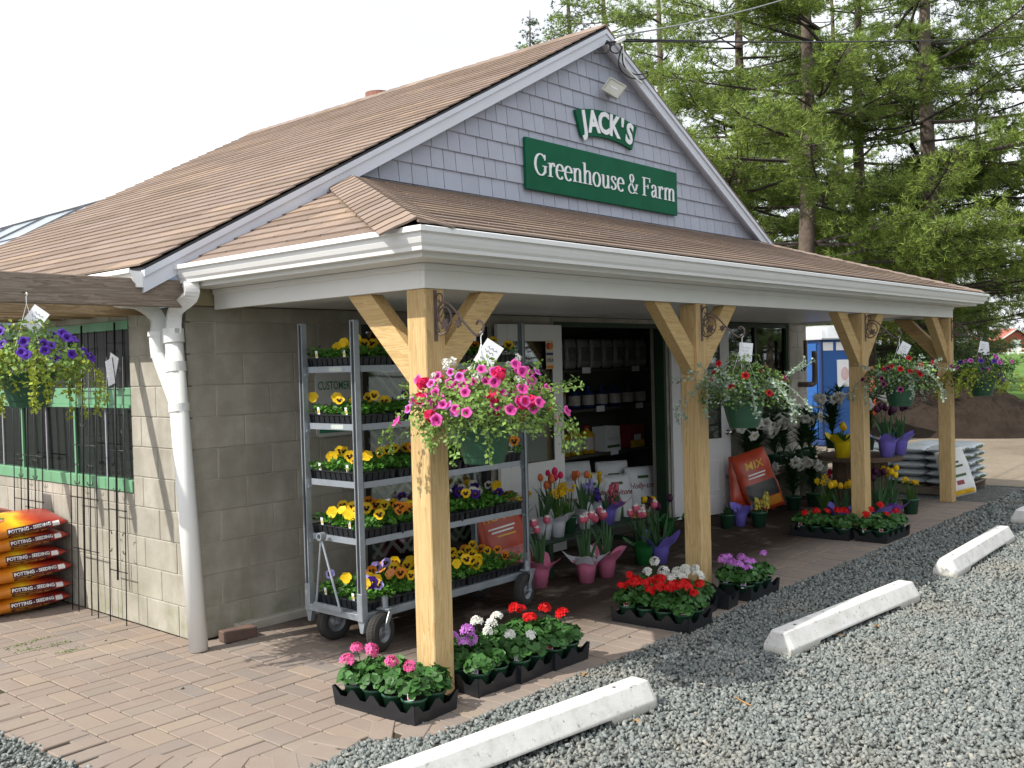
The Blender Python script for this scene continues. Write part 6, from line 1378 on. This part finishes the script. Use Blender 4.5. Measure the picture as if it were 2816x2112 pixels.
def bottle(label, pos, m, h, r, capm, cat='bottle', grp='bottles on the shop shelf'):
    t = thing('bottle', label, cat, pos, 0, grp); mb = MB(); mb.lathe([(.001, 0), (r, .002), (r, h*.68), (r*.4, h*.82), (r*.34, h*.9)], 16); mb.build('bottle_body', m, t, smooth=True); mb = MB(); mb.lathe([(r*.38, h*.88), (r*.4, h), (.001, h)], 12); mb.build('cap', capm, t, smooth=True); mb = MB(); mb.lathe([(r*1.012, h*.15), (r*1.012, h*.58)], 16); mb.build('bottle_label', M_BTW, t, smooth=True)
for k in range(7): bottle('bottle on the second shop shelf, %s of seven' % ['leftmost and yellow', 'second', 'third', 'fourth', 'fifth', 'sixth', 'rightmost'][k], (5.10+k*.26, 1.08, 1.191), M_JUG if k == 0 else (M_BTL if k < 5 else M_DARK), .26, .075, M_CAPR if k == 0 else M_BTL)
for k in range(3): bottle('yellow jug on the lower shop shelf, %s' % ('leftmost', 'middle one', 'next to the white carton')[k], (5.12+k*.225, 1.08, .681), M_JUG, .32, .098, M_CAPR, 'jug', 'yellow jugs on the shop shelf')
ob = thing('open_carton', 'white open display carton on the lower shop shelf', 'box', (5.96, 1.08, .681)); mb = MB()
mb.box(-.14, -.10, 0, .14, .10, .008); mb.box(-.14, -.10, .0085, .14, -.094, .14); mb.box(-.14, .094, .0085, .14, .10, .28); mb.box(-.14, -.0935, .0085, -.134, .0935, .28); mb.box(.134, -.0935, .0085, .14, .0935, .28); mb.build('carton', M_WBAG, ob); mb = MB(); mb.box(-.12, -.1025, .04, .12, -.1005, .07); mb.build('print_stripe', M_GPR, ob)
ob = thing('yellow_carton', 'dark carton with a yellow lower half at the right of the lower shop shelf', 'box', (6.45, 1.08, .681)); mb = MB(); mb.box(-.15, -.10, 0, .15, .10, .28, ch=.003); mb.build('carton', M_RPRINT, ob); mb = MB(); mb.box(-.145, -.1025, .004, .145, -.1005, .09); mb.build('print_stripe', M_YPRINT, ob); mb = MB(); mb.box(-.07, -.1028, .092, .07, -.1005, .16); mb.build('print_patch', M_TXTW, ob)
M_HBAG = mat('fertiliser_sack', (.58, .60, .62), .35, .06, 8); 
HT = [('leftmost, seen edge on', 4.22, .42, .0, -.1, 60), ('second from the left', 4.74, .44, .0, -.10, 25), ('tall one at the back', 4.90, .72, .22, -.06, 20), ('middle of the row', 5.10, .36, -.12, -.12, 24), ('behind the middle ones', 5.38, .60, .14, -.05, 28), ('rightmost with the full holly print', 5.58, .36, -.02, -.09, 22)]
for k, (l, x_, y_, up_, ln_, rz) in enumerate(HT):
    upright_bag('fertiliser_bag', 'white fertiliser bag in the doorway, %s' % l, (x_, y_, .005), R(-rz), ln_, .54+up_*.4, .40, .13, M_HBAG, [('Holly-tone', .085, .06, 0, M_RPRINT, .35)], 'white fertiliser bags in the doorway', 60+k, 'bag', [(.14, .17, -.07, .07, M_GPR), (-.20, -.06, -.05, .05, M_GPR), (-.29, -.23, -.16, .16, M_YPRINT)])
# things behind the green side window
for k, (y_, w, h, c, l) in enumerate(((.93, .13, .16, (.45, .40, .30), 'cream carton standing inside the green side window'), (1.36, .16, .10, (.10, .12, .09), 'dark box inside the green side window'), (1.95, .22, .26, (.16, .17, .16), 'grey potted bundle inside the green side window'))):
    t = thing('window_box_item', l, 'box', (.22, y_, .985)); t.name = 'carton'; mb = MB(); mb.box(-.01, -w/2, 0, .16, w/2, h, ch=.004); mb.build('box_body', mat('box_%d' % k, c, .7), t); mb = MB(); mb.box(-.0115, -w/3, h*.3, -.0102, w/3, h*.6); mb.build('box_label', M_DPRINT, t)
mb = MB(); mb.box(.195, .75, .955, .60, 3.3, .985); mb.build('inner_ledge', M_DARK, bld)
# ================================================================ wheel stops
def wheel_stop(label, x, y, rz, L):
    t = thing('wheel_stop', label, 'wheel stop', (x, y, -.004), rz, 'white concrete wheel stops'); mb = MB(); h = .135
    sec = lambda k: [(-.098*k, 0), (.098*k, 0), (.098*k, .045), (.048*k, h), (-.048*k, h), (-.098*k, .045)]
    xs = [(-L/2, .90, .0), (-L/2+.035, 1., 0), (-L*.32, 1, 0), (-L*.32+.02, 1, .03), (-L*.12, 1, .034), (L*.12, 1, .034), (L*.32-.02, 1, .03), (L*.32, 1, 0), (L/2-.035, 1, 0), (L/2, .90, .0)]
    vs = []
    for (xx, k, z0) in xs:
        for i, (yy, zz) in enumerate(sec(k)): vs.append((xx+(0.012*(zz/h) if xx < 0 and k < 1 else -.012*(zz/h) if k < 1 else 0), yy, max(zz, z0) if i in (0, 1) else zz-(.006 if k < 1 and zz > .1 else 0)))
    fs = [(i*6+j, i*6+(j+1) % 6, (i+1)*6+(j+1) % 6, (i+1)*6+j) for i in range(len(xs)-1) for j in range(6)]+[tuple(range(6)), tuple((len(xs)-1)*6+j for j in range(6))[::-1]]
    mb.add(vs, fs); me = fixn(mb.mesh('concrete_bar', [M_STOP])); o = obj('concrete_bar', me, t)
    mod = o.modifiers.new('bevel', 'BEVEL'); mod.width = .006; mod.segments = 2; mod.limit_method = 'ANGLE'; mod.angle_limit = R(25)
    for a in (-L*.38, L*.38): hb = MB(); hb.lathe([(.001, .001), (.010, .001), (.010, .0)], 12, M=T(a, 0, h+.0)); hb.build('pin_hole', M_DRIP, t)
def m_stop():
    t = NT('painted_concrete'); p = t.pos(); c = t.mix(t.ramp(t.noise(9, 5, .7, p), [(.42, (0, 0, 0)), (.75, (1, 1, 1))]), (.66, .655, .63), (.50, .485, .45)); c = t.mix(t.ramp(t.noise(26, 4, .75, p), [(.60, (0, 0, 0)), (.70, (1, 1, 1))]), c, (.24, .215, .18))
    sx = t.n('ShaderNodeSeparateXYZ'); t.l(p, sx.inputs[0]); c = t.mix(t.math('MULTIPLY', t.ramp(sx.outputs[2], [(.0, (1, 1, 1)), (.05, (0, 0, 0))]), .7), c, (.27, .245, .17)); t.set(Base_Color=c, Roughness=.85, Specular_IOR_Level=.25); t.bump(t.noise(80, 4, .7, p), .35, .004); return t.m
M_STOP = m_stop()
wheel_stop('nearest white concrete wheel stop in the foreground gravel', -.14, -2.775, R(-6), 1.83); wheel_stop('second white wheel stop, its left end in the sun', 2.76, -3.10, R(-4.4), 1.74)
wheel_stop('third white wheel stop out in the shaded gravel', 5.38, -3.12, R(2), 1.84); wheel_stop('farthest white wheel stop, cut off by the right picture edge', 8.2, -2.98, R(0), 1.83)
bk = MB(); bk.box(-.11, -.05, 0, .11, .05, .07, ch=.006); tag(bk.build('loose_brick', mat('brick_dark', (.12, .075, .06), .9, .2, 12), loc=(.20, -.16, .001), rot=(0, 0, R(-4))), 'dark loose brick lying at the foot of the shop corner', 'brick')
# fallen leaves and litter on the gravel
M_LITT = mat('dead_leaf', (.30, .17, .06), .8, .3, 20)
for k, (px, py, s, l) in enumerate(((1605, 1855, .035, 'tan dead leaf at the paving edge before the small red geraniums'), (2042, 1930, .05, 'pale twig lying on the open gravel'), (2310, 1748, .035, 'brown dead leaf on the gravel beside the second wheel stop'), (2410, 1722, .04, 'yellow dead leaf in front of the second wheel stop'), (1755, 1985, .04, 'curled brown leaf in front of the nearest wheel stop'))):
    p = gz(px, py, .006); mb = MB(); pts = [(math.cos(a)*s*(1 if j % 2 else .6), math.sin(a)*s*.55*(1 if j % 2 else .7), .006*math.sin(3*a)+.004) for j, a in enumerate(np.linspace(0, 6.283, 9)[:-1])]
    if k == 1: mb.tube([(-.07, 0, .004), (0, .008, .006), (.07, -.004, .005)], .004, 5)
    else: mb.add([(0, 0, .0)]+pts, [(0, j+1, (j+1) % 8+1) for j in range(8)])
    o = mb.build('twig' if k == 1 else 'dead_leaf', M_LITT, loc=tuple(p), rot=(0, 0, k*1.1)); tag(o, l, 'twig' if k == 1 else 'leaf')

# ================================================================ beyond the shop
# portable toilet
pt = thing('portable_toilet', 'blue portable toilet with a white domed roof behind the shop corner', 'toilet', (15.3, 2.55, -.005), R(-22)); M_PTB = mat('toilet_blue', (.018, .095, .32), .45, .08, 3); M_PTD = mat('toilet_dark_blue', (.010, .03, .11), .45)
mb = MB(); mb.box(-.56, -.54, .12, .56, .56, 2.05, ch=.03); mb.build('cabin', M_PTB, pt)
mb = MB(); mb.box(-.60, -.60, 0, .60, .60, .12, ch=.02); mb.build('skid', M_PTD, pt)
mb = MB(); mb.box(-.595, -.44, .16, -.562, .46, 1.96, ch=.01); mb.box(-.61, -.34, .3, -.596, .36, .98, ch=.004); mb.build('door', M_PTB, pt)
mb = MB(); mb.box(-.60, -.575, .13, -.54, -.50, 2.05, ch=.01); mb.box(-.60, .51, .13, -.54, .585, 2.05, ch=.01); mb.box(.54, -.575, .13, .60, -.50, 2.05, ch=.01); mb.build('corner_post', M_PTD, pt)
for k in range(3): mb = MB(); mb.box(-.57+.38*k, -.556, 1.82, -.27+.38*k, -.541, 1.98, ch=.004); mb.build('vent_grille', M_PAPER, pt)
mb = MB(); vs = []; N_ = 8
for i in range(N_+1):
    for j in range(N_+1):
        u, w = -1+2*i/N_, -1+2*j/N_; vs.append((u*.64, w*.64, 2.055+.26*(max(0, 1-u**4)*max(0, 1-w**4))**.6))
mb.add(vs, [(i*(N_+1)+j, (i+1)*(N_+1)+j, (i+1)*(N_+1)+j+1, i*(N_+1)+j+1) for i in range(N_) for j in range(N_)]); mb.box(-.64, -.64, 2.03, .64, .64, 2.054); mb.build('roof', mat('toilet_roof', (.42, .44, .46), .4, .1), pt, smooth=False)
mb = MB(); mb.box(-.17, -.553, 1.12, .20, -.5405, 1.64); mb.prism([(.02+.10*math.cos(a), 1.37+.13*math.sin(a)) for a in np.linspace(0, 6.0, 16)], -.558, -.5535, ax=1, mi=1); mb.build('paper_notice', [M_PAPER, mat('notice_pink', (.62, .45, .45), .6)], pt)
op = thing('orange_pole', 'orange plastic pole standing between the toilet and the soil pile', 'pole', tuple(gz(2408, 1190, 0)), 0); mb = MB(); mb.tube([(0, 0, 0), (-.05, .05, 1.45)], .055, 12); mb.build('pole_tube', mat('orange_plastic', (.62, .12, .03), .5), op, smooth=True); mb = MB(); mb.box(-.12, -.12, 0, .12, .12, .05, ch=.01); mb.build('pole_foot', M_DRIP, op)
# soil pile
rg = np.random.default_rng(9); NXs = 90; mb = MB(); c = gz(2500, 1190, 0)
from mathutils import noise as mnoise
vs = []; cxp, cyp = c[0]+1.9, c[1]+.1
for i in range(NXs+1):
    for j in range(NXs+1):
        u, w = -1+2*i/NXs, -1+2*j/NXs; x_, y_ = u*3.2, w*3.3; r = math.sqrt((u*1.0)**2+((w-.12*math.sin(u*3))*1.0)**2)
        h = max(0, 1.5*(1-r)-.22*max(0, .35-r)); n1 = mnoise.noise((x_*.9, y_*.9, 3)); n2 = mnoise.noise((x_*4, y_*4, 7)); n3 = mnoise.noise((x_*11, y_*11, 1)); vs.append((x_, y_, h*(1+.16*n1)+(.07*n2+.04*n3)*min(1, h*3)-.02))
mb.add(vs, [(i*(NXs+1)+j, (i+1)*(NXs+1)+j, (i+1)*(NXs+1)+j+1, i*(NXs+1)+j+1) for i in range(NXs) for j in range(NXs)])
o = mb.build('soil_pile', m_ground('topsoil', [(.022, .016, .013), (.036, .027, .021), (.05, .038, .03)], 1.4, 22, .7), loc=(cxp, cyp, 0), rot=(0, 0, R(-12))); tag(o, 'big heap of dark brown topsoil beyond the porch', 'soil heap')
tp_ = MB(); vs = []
for i in range(13):
    for j in range(9): u, w = i/12*2-1, j/8*2-1; vs.append((u*1.6, w*1.0, .02+.28*max(0, 1-u*u)*max(0, 1-w*w)+.05*mnoise.noise((u*4, w*4, 2))))
tp_.add(vs, [(i*9+j, (i+1)*9+j, (i+1)*9+j+1, i*9+j+1) for i in range(12) for j in range(8)]); p = gz(2800, 1158, .0); o = tp_.build('tarpaulin', mat('tarp_blue', (.10, .32, .50), .4, .2, 3), loc=(p[0]+1.5, p[1]+.2, .05)); tag(o, 'pale blue tarpaulin over a low mound right of the soil heap', 'tarpaulin')
# red barn far off
bp_ = far(2752, 985, 150); bn_ = thing('red_barn', 'small red roofed farm building far beyond the lawn', 'building', (bp_[0], bp_[1], 1.5), R(-35)); M_BARN = mat('barn_red', (.32, .06, .045), .8, .12, 1); 
mb = MB(); mb.prism([(-2.6, 0), (2.6, 0), (2.6, 2.0), (0, 3.4), (-2.6, 2.0)], -3.2, 3.2, ax=1); mb.build('walls', M_BARN, bn_); mb = MB(); mb.prism([(-3.0, 1.87), (0, 3.5), (3.0, 1.87), (3.0, 1.99), (0, 3.63), (-3.0, 1.99)], -3.5, 3.5, ax=1); obj('roof', fixn(mb.mesh('roof', [mat('barn_roof', (.36, .10, .075), .7)])), bn_)
mb = MB(); mb.prism([(-3.02, 1.80), (0, 3.45), (3.02, 1.80), (3.02, 2.02), (0, 3.66), (-3.02, 2.02)], -3.56, -3.505, ax=1); obj('rake_trim', fixn(mb.mesh('rake_trim', [M_WHITE])), bn_); mb = MB(); mb.box(-.9, -3.26, .02, .9, -3.205, 1.9); mb.build('barn_door', M_WHITE, bn_)
wf = thing('white_fence', 'low white rail fence in front of the far red building', 'fence', tuple(far(2790, 1000, 120)[:2])+(1.1,), R(-50))
for k in range(14): mb = MB(); mb.box(-8+k*1.2, -.05, 0, -7.88+k*1.2, .05, 1.0); mb.build('fence_post', M_WHITE, wf)
for z_ in (.35, .8): mb = MB(); mb.box(-8, -.071, z_, 7.8, -.051, z_+.12); mb.build('rail', M_WHITE, wf)
# greenhouse behind the shop
gh = thing('greenhouse', 'glass roofed greenhouse with dark glazing bars behind the shop', 'greenhouse', (4.35, 9.0, 0)); gr = MB(); M_GHB = mat('glazing_bar', (.05, .055, .06), .5); M_GHG = mat('greenhouse_glass', (.60, .66, .74), .2, .1, 2, transl=.45)
ridge_z, eave_z, half = 4.53, 2.75, 3.1; y0_, y1_ = -1.5, 16
def gpt(s, t): return (-half*s, t, ridge_z+(eave_z-ridge_z)*s)
for k in range(12):
    t0, t1 = y0_+(y1_-y0_)*k/12, y0_+(y1_-y0_)*(k+1)/12
    for s0, s1 in ((0, .33), (.33, .66), (.66, 1)):
        for sg_ in (1, -1):
            if sg_ < 0 and s0 > 0: continue
            mb = MB(); a_, b_, c_, d_ = [Vector(gpt(s*sg_ if False else s, t)) for s, t in ((s0, t0+.02), (s0, t1-.02), (s1, t1-.02), (s1, t0+.02))]
            if sg_ < 0:
                a_, b_, c_, d_ = [Vector((-v.x, v.y, v.z)) for v in [Vector(gpt(s, t)) for s, t in ((0, t0+.02), (0, t1-.02), (1, t1-.02), (1, t0+.02))]]
            mb.add([tuple(v) for v in (a_, b_, c_, d_)]+[tuple(v-Vector((0, 0, .006))) for v in (a_, b_, c_, d_)], [(0, 1, 2, 3), (7, 6, 5, 4), (0, 4, 5, 1), (1, 5, 6, 2), (2, 6, 7, 3), (3, 7, 4, 0)]); mb.build('roof_pane', M_GHG, gh)
    mb = MB(); mb.tube([gpt(0, t0), gpt(1, t0)], .03, 5); mb.tube([(half*0, t0, ridge_z), (half, t0, eave_z)], .03, 5); mb.build('rafter', M_GHB, gh)
    mb = MB(); mb.tube([gpt(.33, t0), (-.55, t0+.7, ridge_z-.75)], .02, 5); mb.build('truss_web', M_GHB, gh)
for s in (0, .33, .66, 1.0): mb = MB(); mb.tube([gpt(s, y0_), gpt(s, y1_)], .035 if s in (0, 1.0) else .018, 5); mb.build('purlin', M_GHB, gh)
mb = MB(); mb.box(-half+.02, y0_+.02, .01, -half+.06, y1_, eave_z-.04); mb.box(half-.06, y0_+.02, .01, half-.02, y1_, eave_z-.04); mb.build('side_wall', M_GHG, gh)

# ================================================================ trees
def m_needle(name, c):
    t = NT(name); r_ = t.irand(); n = t.noise(.55, 4, .65, t.pos()); cc = t.ramp(t.math('ADD', t.math('MULTIPLY', r_, .5), t.math('MULTIPLY', n, .55)), [(.2, sc3(c, .45)), (.55, c), (.85, (c[0]*1.75, c[1]*1.5, c[2]*1.3))])
    t.set(Base_Color=cc, Roughness=.55, Specular_IOR_Level=.3); tr = t.n('ShaderNodeBsdfTranslucent'); t.l(cc, tr.inputs[0]); ms = t.n('ShaderNodeMixShader'); ms.inputs[0].default_value = .22
    t.l(t.b.outputs[0], ms.inputs[1]); t.l(tr.outputs[0], ms.inputs[2]); t.l(ms.outputs[0], t.t.nodes['Material Output'].inputs[0]); return t.m
N_PINE = m_needle('pine_needles', (.20, .29, .06)); N_SPRUCE = m_needle('spruce_needles', (.10, .14, .07)); N_DARK = m_needle('dark_needles', (.09, .14, .045))
def tuft(n, L, w, cone, seed):
    rg = np.random.default_rng(seed); V, F = [], []
    for k in range(n):
        a = rg.uniform(0, 6.28); ph = cone*math.sqrt(rg.uniform(.05, 1)); d = np.array((math.sin(ph)*math.cos(a), math.sin(ph)*math.sin(a), math.cos(ph))); s = np.cross(d, rg.normal(size=3)); s /= np.linalg.norm(s); l = L*rg.uniform(.7, 1.1); o = len(V)
        V += [tuple(-s*w/2), tuple(s*w/2), tuple(d*l)]; F.append((o, o+1, o+2))
    return V, F
def conifer_mesh(seed, H, zmin, Lmax, trunk_r, droop=.05, whorl=.42, dens=1., needle=(12, .20, .017, 1.5), nb=5, prof=None, gaps=.18):
    rg = np.random.default_rng(seed); tb = MB(); rings = []
    tp_pts = [(0.12*math.sin(z*.35+seed), .10*math.cos(z*.31+seed)-.10, z) for z in np.linspace(0, H, 14)]; tb.tube(tp_pts, [trunk_r*(1-.9*i/13) for i in range(14)], 12)
    def tc(z): return np.array((0.12*math.sin(z*.35+seed), .10*math.cos(z*.31+seed)-.10, z))
    pos, dirs = [], []; z = zmin; br_ = MB()
    while z < H-.3:
        f = (z-zmin)/(H-zmin); Lz = Lmax*(prof(f) if prof else (1-f)**.75*(.75+.5*min(1, f*4)))
        for b in range(nb+rg.integers(-1, 2)):
            if rg.random() < gaps: continue
            a = rg.uniform(0, 6.28); L = Lz*rg.uniform(.6, 1.15)
            if L < .15: L = .15
            d = np.array((math.cos(a), math.sin(a), 0)); sd_ = np.array((-d[1], d[0], 0)); rise = rg.uniform(-.05, .22)-droop*3
            pts = [tc(z)+d*L*t+np.array((0, 0, L*(rise*t+.16*t*t*(1 if droop < .1 else -.4))))+sd_*L*.08*math.sin(t*3+a) for t in np.linspace(0, 1, 8)]
            br_.tube([tuple(p) for p in pts], [max(.007, trunk_r*.17*(L/Lmax+.2)*(1-.85*i/7)) for i in range(8)], 5, cap=False)
            nl_ = max(3, int(L/.20*dens))
            for q in range(nl_):
                t = .40+.60*(q+rg.random())/nl_; p = pts[min(6, int(t*7))]+(pts[min(7, int(t*7)+1)]-pts[min(6, int(t*7))])*(t*7-int(t*7)); sl = (1 if q % 2 else -1); ll = L*.34*(1.12-t)*rg.uniform(.6, 1.3)+.12
                dd = d*.75+sd_*sl*rg.uniform(.5, 1.1)+np.array((0, 0, rg.uniform(-.25, .55))); dd /= np.linalg.norm(dd)
                if ll > .35: br_.tube([tuple(p), tuple(p+dd*ll)], [.012, .004], 3, cap=False)
                m = max(2, int(ll/.10))
                for k in range(m):
                    tt = .25+.75*(k+rg.random())/m; pos.append(p+dd*ll*tt+rg.normal(size=3)*.07); dirs.append(dd+np.array((0, 0, .55))+rg.normal(size=3)*.35)
        z += whorl*rg.uniform(.75, 1.3)
    pos, dirs = np.array(pos), np.array(dirs); tv_, tf_ = tuft(*needle, seed); v, f = scat(tv_, tf_, pos, arr_rot(dirs, rg.uniform(0, 6.28, len(pos))), rg.uniform(.75, 1.25, len(pos)))
    return tb, br_, v, f
VAR = {}
def conifer(kind, label, pos, rz, s, group):
    if kind not in VAR:
        P_ = {'pineA': dict(seed=3, H=17, zmin=3.2, Lmax=4.4, trunk_r=.24, gaps=.30, dens=1.5), 'pineB': dict(seed=8, H=18, zmin=2.4, Lmax=4.7, trunk_r=.26, gaps=.32, dens=1.5), 'pineC': dict(seed=14, H=15, zmin=1.6, Lmax=4.0, trunk_r=.22, gaps=.26, dens=1.5), 'spruce': dict(seed=21, H=14, zmin=1.0, Lmax=2.7, trunk_r=.18, droop=.12, whorl=.30, needle=(9, .13, .022, 1.3), nb=7, gaps=.05, prof=lambda f: (1-f)**.95+.03), 'low': dict(seed=33, H=6.5, zmin=.3, Lmax=3.2, trunk_r=.14, whorl=.34, gaps=.05, nb=6)}[kind]
        tb, br_, v, f = conifer_mesh(**P_); nm = {'spruce': N_SPRUCE, 'low': N_DARK}.get(kind, N_PINE)
        o = bulk('needles', [(v, f, 0)], [nm]); VAR[kind] = (tb.mesh('trunk', [M_BARK], True), br_.mesh('branches', [M_BARKD]), o.data); bpy.data.objects.remove(o)
    t = thing('spruce_tree' if kind == 'spruce' else 'pine_tree', label, 'tree', tuple(pos), rz, group); t.scale = (s, s, s)
    put('trunk', VAR[kind][0], t, Matrix()); put('branches', VAR[kind][1], t, Matrix()); o = put('crown', VAR[kind][2], t, Matrix()); o['kind'] = 'stuff'; return t
def gp_(px, dist): p = far(px, 985, dist); return (p[0], p[1], 0)
G_ = 'tall pines behind the shop'
conifer('pineA', 'tall pine whose bare trunk rises just right of the gable slope', gp_(2050, 27), 0.3, 1., G_)
conifer('pineB', 'tall pine with a forked crooked trunk above the right end of the gable', gp_(2225, 23), 2.1, .95, G_)
conifer('pineC', 'slender pine between the two largest trunks', gp_(2395, 29), 4.0, 1.15, G_)
conifer('pineB', 'largest pine with the thick dark trunk at the far right', gp_(2570, 24), 5.2, .98, G_)
conifer('pineA', 'pine cut off by the right edge of the picture', gp_(2900, 25), 1.2, .95, G_)
conifer('pineC', 'pine directly behind the gable peak', gp_(1830, 33), 2.6, 1.15, G_)
conifer('pineA', 'pine seen left of the gable peak reaching out of the picture', gp_(1690, 38), 3.4, 1.15, G_)
conifer('pineB', 'distant pine filling the gap behind the middle trunks', gp_(2310, 42), .9, 1.1, G_)
conifer('pineC', 'distant pine low behind the farthest porch post', gp_(2700, 46), 5.0, 1.0, G_)
conifer('spruce', 'small spruce tip showing above the ridge left of the gable peak', gp_(1478, 44), 0, 1.25, 'spruces behind the ridge')
conifer('spruce', 'larger spruce rising left of the gable peak', gp_(1585, 40), 1.0, 1.42, 'spruces behind the ridge')
conifer('low', 'dark low evergreen behind the portable toilet', gp_(2420, 33), .5, 1., 'low evergreens beyond the yard'); conifer('low', 'dark low evergreen behind the farthest post', gp_(2600, 38), 2.5, 1.0, 'low evergreens beyond the yard'); conifer('low', 'dark low evergreen over the far red building', gp_(3080, 30), 4.0, .85, 'low evergreens beyond the yard')
conifer('low', 'dark low evergreen seen behind the shop window corner', gp_(2260, 36), 1.5, 1.05, 'low evergreens beyond the yard')
for k, (x_, y_, kd, r_, s_) in enumerate(((16, -15, 'pineC', 0, .9), (21, -13, 'low', 1, 1.2), (26, -17, 'pineA', 2, .95), (31, -12, 'pineC', 3, 1.), (12, -19, 'low', 4, 1.3), (8, -23, 'pineB', 5, .9), (20, -24, 'pineC', 1.5, 1.1), (36, -20, 'pineB', 2.5, 1.), (3, -26, 'pineC', .7, .9), (-4, -25, 'low', 2.2, 1.4), (26, -9, 'low', 3.3, 1.1))):  # out-of-frame row, added to darken the window reflections and the light reaching the porch
    conifer(kd, 'unseen pine added across the parking lot to darken window reflections, %s along the row' % ('first', 'second', 'third', 'fourth', 'fifth', 'sixth', 'seventh', 'eighth', 'ninth', 'tenth', 'eleventh')[k], (x_, y_, 0), r_, s_, 'unseen pines added across the parking lot')
# grass tufts by the lawn edge and moss in the paver joints
rg = np.random.default_rng(4); n = 500; q = np.array([gz(*p)[:2] for p in ((125, 1755), (190, 1790), (85, 1785), (60, 1775), (160, 1770))]); 
k = rg.integers(0, len(q), n); xy = q[k]+rg.normal(size=(n, 2))*np.array((.05, .02)); v, f = scat(LEAF[0], LEAF[1], np.concatenate([xy, np.zeros((n, 1))], 1), arr_rot(rg.normal(size=(n, 3))+np.array((0, 0, .5)), rg.uniform(0, 6, n)), rg.uniform(.006, .014, n))
o = bulk('moss', [(v, f, 0)], [m_leaf('moss_green', (.12, .22, .02))]); tag(o, 'bright green moss growing in the paver joints at left', 'moss', kind='stuff')
